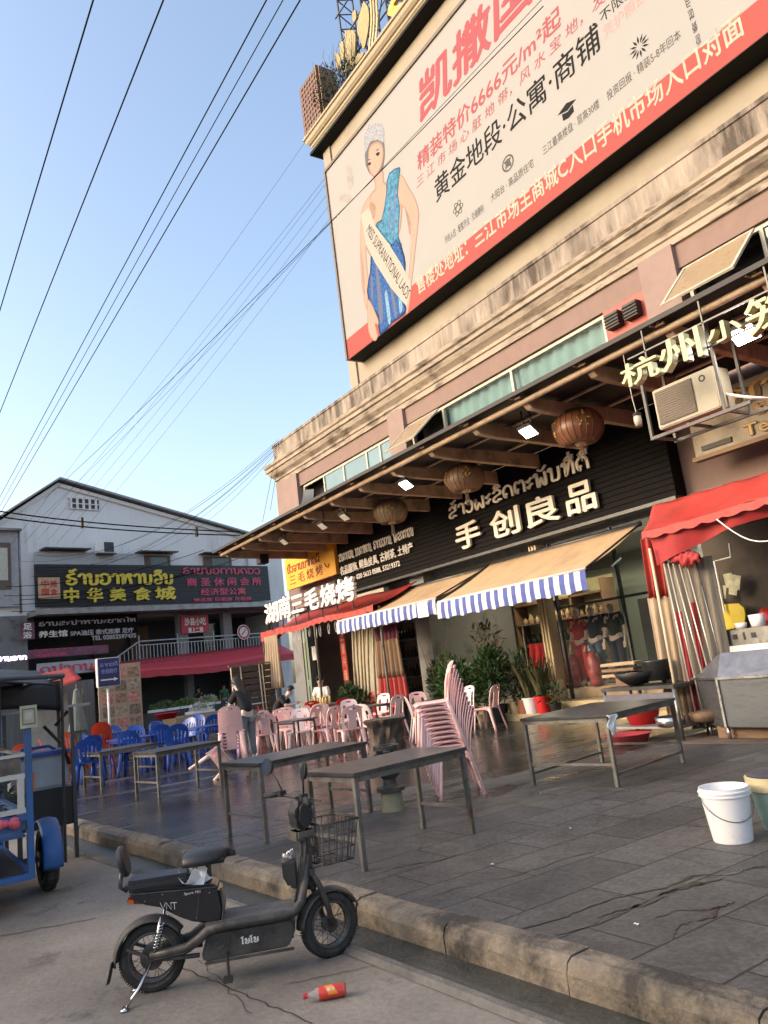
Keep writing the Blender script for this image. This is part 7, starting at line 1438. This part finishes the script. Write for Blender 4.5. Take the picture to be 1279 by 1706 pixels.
# folded parasol
FP = thing('folded_parasol', 'folded pale grey green parasol before the menu board', 'parasol', (-25.4,5.2,.16)); mb = MB(); mb.lathe([(.02,2.0),(.08,1.95),(.16,1.4),(.28,.75),(.22,.7),(0,.8)],14,(-25.4,5.2,.16),1,1); mb.build('cloth', mat('parasol_cloth', (.17,.18,.15), .8, var=.25), FP); MB().tube([(-25.4,5.2,.16),(-25.4,5.2,2.3)],.025,7).build('pole', _M['steel_grey'], FP)
# neighbour block at the far left
NB = thing('neighbour_building', 'grey narrow building with a lit window strip left of the white house', 'house', tuple(HS.pt(-9,0,-3)))
MB(HM).bx(-16,0,-9,-7.15,9.5,-.6).build('wall', _M['grey_wall'], NB); w = MB(HM).bx(-8.3,6.4,-.6,-6.0,9.9,.25); w.build('bay_wall', mat('bay_grey', (.36,.35,.35), .8), NB)
f = MB(HM).bx(-7.6,7.2,.25,-6.35,9.35,.3).build('window', _M['brown_tile'], NB); MB(HM).bx(-7.45,7.6,.3,-6.5,9.1,.32).build('pane', mat('pane_cream', (.50,.50,.42), .3, var=.05), f); MB(HM).bx(-8.5,9.9,-.6,-5.9,10.0,.5).build('ledge', _M['concrete'], NB)
# market stall under the long awning
def tray(label, b, z, off, w, m_, rgb, n=26):
    t = thing('vegetable_tray', label, 'tray', tuple(HS.pt(b,z,off)), group='vegetable trays of the market stall')
    MB(HM).bx(b-w/2,z,off-.4,b+w/2,z+.12,off+.4).build('tray', _M['plastic_white'], t)
    mb = MB(HM); leaves(mb, (b, z+.2, off), (w*.46, .17, .36), n*14, .2, .1, shell=0); mb.build('vegetables', mat(m_, rgb, .6, var=.5, scale=4), t); return t
MK = thing('market_stall', 'low dark market counter carrying vegetable trays under the long red awning', 'counter', tuple(HS.pt(2.6,0,2)))
MB(HM).bx(-.6,.16,.8,5.0,.86,2.0).build('counter', _M['dark_grey'], MK); MB(HM).bx(-.3,.16,2.2,4.8,.56,3.4).build('lower_counter', _M['wood_pale'], MK)
tray('tray of dark green vegetables at the left of the market stall', .2, .88, 1.5, 1.3, 'veg_green', (.10,.16,.05)); tray('tray of leafy green vegetables in the middle of the market stall', 1.5, .88, 1.5, 1.2, 'veg_green2', (.14,.2,.06)); tray('tray of pale cabbages at the right of the market stall', 2.7, .88, 1.5, 1.0, 'veg_cabbage', (.42,.45,.28)); tray('long white tray of pale green vegetables low at the right', 3.9, .6, 2.8, 1.8, 'veg_pale2', (.5,.5,.4), 34); tray('tray of white radishes low at the left', 1.4, .58, 2.8, 1.2, 'veg_white', (.6,.58,.52), 20)
RBm = MB(); c = G(278,1192,.75); RBm.lathe([(0,0),(.35,0),(.55,.25),(.57,.26),(.5,.22),(0,.04)],22,(c.x,c.y,.6)); tag(RBm.build('red_bowl', _M['plastic_red'], None, smooth=True), 'large red plastic bowl before the market stall', 'bowl')
# ------------------------------------------------------------------ people
def skinned(name, edges, verts, rad, m_, root, lv=2):
    me = bpy.data.meshes.new(name); me.from_pydata([V(v) for v in verts], edges, []); o = bpy.data.objects.new(name, me); COL.objects.link(o)
    md = o.modifiers.new('s', 'SKIN'); sub = o.modifiers.new('u', 'SUBSURF'); sub.levels = sub.render_levels = lv
    for i, r in enumerate(rad): q = me.skin_vertices[0].data[i]; q.radius = r if isinstance(r, tuple) else (r, r)
    me.skin_vertices[0].data[0].use_root = True
    dg = bpy.context.evaluated_depsgraph_get(); dg.update(); m2 = bpy.data.meshes.new_from_object(o.evaluated_get(dg)); bpy.data.objects.remove(o); m2.name = name
    for p in m2.polygons: p.use_smooth = True
    m2.materials.clear(); m2.materials.append(m_); n_ = bpy.data.objects.new(name, m2); COL.objects.link(n_); n_.parent = root; return n_
def person(label, loc, rz, J, top, bottom, skin='skin', hairstyle='short', name='person', cat='person', scale=1., bare_legs=False, shoes='black'):
    """J: joints in local metres (x = forward, y = left)"""
    t = thing(name, label, cat, loc, rz); t.scale = (scale,)*3
    P = [J['pelvis'], J['waist'], J['chest'], J['neck'], J['head0'], J['head1']]; E = [(0,1),(1,2),(2,3),(3,4),(4,5)]; Rr = [(.115,.092),(.10,.08),(.122,.09),(.052,.05),(.078,.085),(.07,.078)]
    def chain(a, pts, rs):
        i = a
        for p, r in zip(pts, rs): P.append(p); Rr.append(r); E.append((i, len(P)-1)); i = len(P)-1
        return i
    for s_ in 'lr':
        w = chain(2, [J['sh_'+s_], J['el_'+s_], J['wr_'+s_]], [.055,.04,.028]); wr, el = V(J['wr_'+s_]), V(J['el_'+s_]); d = (wr-el).normalized(); sd = d.cross(V((0,0,1))); sd = sd.normalized() if sd.length > .1 else V((0,1,0))
        palm = chain(w, [wr+d*.05], [.03])
        for k in range(4): b = wr+d*.075+sd*(.027-.018*k); chain(palm, [b, b+d*(.035 if k in (1,2) else .027)+V((0,0,-.006)), b+d*(.06 if k in (1,2) else .048)+V((0,0,-.02))], [.009,.0085,.007])
        chain(w, [wr+d*.035+sd*.035, wr+d*.07+sd*.045], [.010,.008])
        chain(0, [J['hip_'+s_], J['kn_'+s_], J['an_'+s_], tuple(V(J['an_'+s_])+V((.13,0,-.055)))], [.085,.055,.04,.035])
    skinned('body', E, P, Rr, _M[skin], t)
    a, b = V(J['waist']), V(J['chest']); pe = V(J['pelvis'])
    # clothes: shells round the limbs
    tv = [J['pelvis'], J['waist'], J['chest'], tuple(b.lerp(V(J['neck']), .7))]; te = [(0,1),(1,2),(2,3)]; tr_ = [(.165,.14),(.15,.13),(.17,.14),(.066,.064)]
    for s_ in 'lr': n0 = len(tv); tv += [J['sh_'+s_], tuple(V(J['sh_'+s_]).lerp(V(J['el_'+s_]), .85))]; te += [(2,n0),(n0,n0+1)]; tr_ += [.08,.066]
    skinned('shirt', te, tv, tr_, _M[top], t)
    bv = [tuple(V(J['pelvis']).lerp(V(J['waist']), .25))]; be = []; br_ = [(.16,.135)]
    for s_ in 'lr':
        n0 = len(bv); end = V(J['kn_'+s_]).lerp(V(J['an_'+s_]), .92 if not bare_legs else .05); bv += [J['hip_'+s_], J['kn_'+s_], tuple(end)]; be += [(0,n0),(n0,n0+1),(n0+1,n0+2)]; br_ += [.112,.08,.066]
    skinned('trousers', be, bv, br_, _M[bottom], t)
    h0, h1 = V(J['head0']), V(J['head1']); up = (h1-h0).normalized(); c = h0.lerp(h1, .6); fwd = V(J.get('face', (1,0,0))).normalized(); fwd = (fwd-up*fwd.dot(up)).normalized(); sd = up.cross(fwd)
    mb = MB(MX(((fwd.x,sd.x,up.x,c.x),(fwd.y,sd.y,up.y,c.y),(fwd.z,sd.z,up.z,c.z),(0,0,0,1))))
    if name == 'person':
        def cap(u, v):
            a_ = 2*PI*u; th = PI*.62*v; cut = 1 if math.cos(a_) > .35 and v > .55 else 0; r = .112*(1 if not cut else .93)
            th = min(th, PI*.30) if cut else th; return (r*1.0*math.sin(th)*math.cos(a_)-.012, r*.9*math.sin(th)*math.sin(a_), .028+.115*math.cos(th))
        mb.sheet(cap, 24, 10)
        if hairstyle == 'long': mb.thick(lambda u, v: (-.075-.055*math.sin(PI*u)-.02*v, -.105+.21*u+.012*math.sin(u*17)*v, .06-.52*v), 14, 8, .05)
        hr = mb.build('hair', _M['hair'], t, smooth=True, local=True)
        mb = MB(MX(((fwd.x,sd.x,up.x,c.x),(fwd.y,sd.y,up.y,c.y),(fwd.z,sd.z,up.z,c.z),(0,0,0,1))))
        for s_ in (-1,1): mb.box((.086,s_*.032,.012),(.01,.022,.009))
        mb.build('eyes', _M['black'], t, local=True)
        mb = MB(MX(((fwd.x,sd.x,up.x,c.x),(fwd.y,sd.y,up.y,c.y),(fwd.z,sd.z,up.z,c.z),(0,0,0,1)))); mb.prism([(.08,.012),(.108,-.03),(.082,-.034)], .022, lambda a_, b_, e: (a_, -.011+e, b_)); mb.build('nose', _M[skin], t, local=True)
        mb = MB(MX(((fwd.x,sd.x,up.x,c.x),(fwd.y,sd.y,up.y,c.y),(fwd.z,sd.z,up.z,c.z),(0,0,0,1)))); mb.box((.082,0,-.058),(.012,.042,.010)); mb.build('mouth', mat('lips', (.35,.12,.1), .5), t, local=True)
        mb = MB(MX(((fwd.x,sd.x,up.x,c.x),(fwd.y,sd.y,up.y,c.y),(fwd.z,sd.z,up.z,c.z),(0,0,0,1))))
        for s_ in (-1,1): mb.lathe([(0,-.03),(.012,-.02),(.014,.01),(0,.03)],8,(0,s_*.088,0))
        mb.build('ears', _M[skin], t, local=True, smooth=True)
    return t
ST_ = dict(pelvis=(0,0,.92), waist=(.0,0,1.08), chest=(.0,0,1.28), neck=(0,0,1.43), head0=(.015,0,1.52), head1=(.02,0,1.61), sh_l=(0,.17,1.36), sh_r=(0,-.17,1.36), el_l=(-.02,.22,1.08), el_r=(-.02,-.22,1.08), wr_l=(.08,.22,.86), wr_r=(.08,-.22,.86), hip_l=(0,.09,.86), hip_r=(0,-.09,.86), kn_l=(.02,.10,.48), kn_r=(.02,-.10,.48), an_l=(-.02,.10,.08), an_r=(-.02,-.10,.08))
w = dict(ST_, chest=(.10,.0,1.25), neck=(.17,0,1.38), head0=(.22,0,1.46), head1=(.26,0,1.54), sh_l=(.10,.16,1.33), sh_r=(.10,-.16,1.33), el_l=(.25,.2,1.10), el_r=(.25,-.18,1.10), wr_l=(.45,.14,1.0), wr_r=(.45,-.12,1.0), face=(1,0,-.35))
person('woman with long dark hair and black top standing behind the left pink stack', (-14.6,6.12,.16), R(-165), w, 'cloth_black', 'cloth_grey', 'skin_pale', 'long')
SIT = dict(pelvis=(0,0,.55), waist=(.06,0,.70), chest=(.20,0,.88), neck=(.32,0,.98), head0=(.39,0,1.03), head1=(.44,0,1.11), sh_l=(.22,.18,.94), sh_r=(.22,-.18,.94), el_l=(.36,.24,.76), el_r=(.34,-.24,.74), wr_l=(.56,.14,.78), wr_r=(.52,-.14,.76), hip_l=(.03,.10,.53), hip_r=(.03,-.10,.53), kn_l=(.42,.13,.52), kn_r=(.42,-.13,.52), an_l=(.38,.13,.08), an_r=(.38,-.13,.08), face=(1,0,-.5))
person('man in black shirt and red shorts leaning forward at the condiment table', (-19.6,9.05,.16), R(52), SIT, 'cloth_black', 'cloth_red', 'skin_pale', bare_legs=True, scale=1.08)
S2_ = dict(SIT, chest=(.05,0,.93), waist=(.02,0,.72), neck=(.07,0,1.08), head0=(.09,0,1.16), head1=(.10,0,1.25), sh_l=(.05,.16,1.0), sh_r=(.05,-.16,1.0), el_l=(.12,.2,.78), el_r=(.12,-.2,.78), wr_l=(.3,.12,.76), wr_r=(.3,-.12,.76), face=(1,0,0))
person('young person in a pale shirt sitting behind the sauce bottles', (-20.0,10.75,.16), R(-50), S2_, 'white_letter', 'cloth_grey', 'skin', scale=1.1)
tag(MB().bx(-20.25,10.55,.16,-19.85,10.95,.58).build('low_stool', _M['plastic_red'], None, bevel=.03), 'low red stool under the young person behind the sauce bottles', 'stool')
a = HS.pt(3.0,.16,.2); person('market vendor in dark clothes behind the vegetable trays', tuple(a), ha-.2, ST_, 'cloth_black', 'denim', 'skin')
a = HS.pt(4.5,.16,.3); person('market vendor in a green shirt at the right of the vegetable stall', tuple(a), ha-.5, ST_, 'cloth_green' if mat('cloth_green', (.04,.22,.12), .8) else '', 'cloth_grey', 'skin')
MQ = dict(ST_, wr_l=(.06,.26,.84), wr_r=(.06,-.26,.84), el_l=(-.03,.25,1.08), el_r=(-.03,-.25,1.08))
P13 = FY(12.85)
for px, lab, tp, bt in ((975,'mannequin in a patterned red dress left in the shop window','cloth_red','cloth_red'),(1000,'mannequin in a navy top and jeans in the middle of the shop window','cloth_navy','denim'),(1035,'mannequin in dark trousers right in the shop window, beside the curtain','cloth_black','cloth_navy')):
    x = P13.uv(px,1110)[0]; person(lab, (x,12.85,FZ+.22), R(-90), MQ, tp, bt, 'skin_pale', name='mannequin', cat='mannequin', scale=1.03)
mb = MB(); mb.bx(-11.9,12.55,FZ,-8.35,13.2,FZ+.22); tag(mb.build('display_platform', _M['wood_pale'], None, bevel=.01), 'low platform carrying the mannequins inside the shop window', 'platform')
for x, lab in ((P13.uv(968,1120)[0],'left'),(P13.uv(1006,1120)[0],'right')):
    tag(MB().lathe([(0,0),(.13,0),(.15,.28),(.14,.55),(.08,.68),(0,.7)],14,(x,12.6,FZ+.23)).build('patterned_vase', mat('vase_red', (.4,.08,.08), .4, var=.6, scale=8), None, smooth=True), lab+' patterned red and white vase at the feet of the mannequins', 'vase')
# ------------------------------------------------------------------ overhead cables
mat('cable_black', (.012,.013,.016), 1., spec=0., var=0)
def cable(a, b, sag, r, label, n=18, group='overhead cables'):
    a, b = V(a), V(b); pts = [a.lerp(b, k/n)-V((0,0,sag*4*(k/n)*(1-k/n))) for k in range(n+1)]
    o = MB().tube(pts, r, 5).build('overhead_cable', _M['cable_black'], None, smooth=True); tag(o, label, 'cable', group); return o
def wireX(px, z, r, label, x0=-75, x1=8, dz=0., sag=.25):
    v = ray(*px); q = CAMP+v*((z-HC)/v.z); return cable((x0,q.y,q.z+dz),(x1,q.y,q.z),sag,r,label)
wireX((152,0), 7.6, 0.0079, 'thick black overhead cable furthest left across the sky', sag=.1)
wireX((268,0), 7.8, 0.0079, 'second thick black overhead cable from the left', sag=.1)
wireX((437,0), 8.0, 0.0071, 'thick black overhead cable, left one of the close three', sag=.1, dz=-.1)
wireX((466,0), 8.2, 0.0055, 'thinner black overhead cable, middle one of the close three', sag=.1)
wireX((496,0), 8.3, 0.0079, 'thick black overhead cable, right one of the close three', sag=.1, dz=.1)
def wp(p, q, ya, yb, r, label, sag=.1): a = FY(ya).uv(*p); b = FY(yb).uv(*q); return cable((a[0],ya,a[1]),(b[0],yb,b[1]),sag,r,label)
def wh(p, pb, yb, r, label, sag=.2, off=.5):  # from the white house to a front plane
    a = HS.uv(*p, off); A = HS.pt(a[0], a[1], off); b = FY(yb).uv(*pb); return cable(A, (b[0],yb,b[1]), sag, r, label)
wh((75,830),(905,10), 9.5, .009, 'black overhead cable crossing the billboard through the red title', .2)
wh((60,870),(1080,-190), 9.0, .005, 'thin overhead cable crossing the billboard just above the thicker one', .2)
for k, (p, q, lab) in enumerate((((20,905),(514,228),'thin cable rising to the brown sign box, left one'),((40,905),(545,292),'thin cable rising to the wall just below the top cornice'),((62,900),(547,300),'thin cable rising to the corner of the top cornice, left one'),((80,900),(549,318),'thin cable rising to the corner of the top cornice, middle one'),((95,905),(551,338),'thin cable rising to the corner of the top cornice, right one'),((120,905),(560,350),'thin cable rising to the left edge of the billboard'))):
    wh(p, q, 12.94, .005, lab, .25)
for k, (p, q, lab) in enumerate((((35,935),(464,732),'topmost cable of the fan from the parapet corner'),((60,925),(465,735),'second cable of the fan from the parapet corner'),((78,945),(464,738),'third cable of the fan from the parapet corner'),((52,960),(466,740),'fourth cable of the fan from the parapet corner'),((110,940),(465,743),'fifth cable of the fan from the parapet corner'),((165,930),(466,746),'lowest cable of the fan from the parapet corner'))):
    wh(p, q, 12.2, 0.009 if k in (1,3) else .006, lab, 1.3)
for k, (p, q, lab) in enumerate((((459,760),(437,870),'left drop wire beside the wall corner'),((464,765),(450,850),'right drop wire beside the wall corner'))): wp(p, q, 12.0, 12.0, .008, lab, 0)
for k, (pa, pm, pb_) in enumerate((((-20,849),(190,874),(400,886)),((-20,858),(190,882),(400,892)))):
    P = [HS.pt(*HS.uv(*p, 6), 6) for p in (pa, pm, pb_)]; pts = []
    for i in range(13): t_ = i/12; pts.append(P[0]*(1-t_)*(1-2*t_)+P[1]*4*t_*(1-t_)+P[2]*t_*(2*t_-1))
    o = MB().tube(pts, .03, 5).build('overhead_cable', _M['cable_black'], None, smooth=True); tag(o, ['upper','lower'][k]+' thick cable hanging across the white gable', 'cable', 'overhead cables')
for px, lab in (((136,872),'left'),((327,887),'right')):
    a = HS.uv(*px, 6); tag(MB(HM).bx(a[0]-.05,a[1]-.2,5.93,a[0]+.05,a[1]+.25,6.07).build('cable_clamp', _M['black'], None), lab+' clamp joining the two thick cables across the white gable', 'clamp')
for k, (b0,z0,b1,z1) in enumerate(((-6.8,7.2,3.2,9.0),(-6.5,6.4,2.5,7.9),(-6.9,6.8,4.5,8.2),(-6.6,6.1,1.0,7.2),(-6.2,6.6,5.5,8.6))):
    cable(HS.pt(b0,z0,.9), HS.pt(b1,z1,1.4), .4, .015, ['first','second','third','fourth','fifth'][k]+' of the thin wires strung close before the dark restaurant sign', group='wires before the house sign')
# unseen row across the road, added behind the camera to block low sun
SR = thing('added_shading_row', 'plain unseen row of shophouses added across the road to block low sun', 'building', (-8,-16,0))
MB().bx(-46,-24,0,22,-16,6.2).build('wall', _M['grey_wall'], SR)
for i in range(11):
    x = -44+i*6
    MB().bx(x,-16,.3,x+4.4,-15.95,2.9).build('shutter', _M['zinc'], SR); MB().bx(x+.8,-16,3.7,x+3.4,-15.93,5.2).build('window', _M['glass_dark'], SR)
MB().bx(-46.3,-24,6.2,22.3,-15.6,6.6).build('parapet', _M['concrete'], SR)
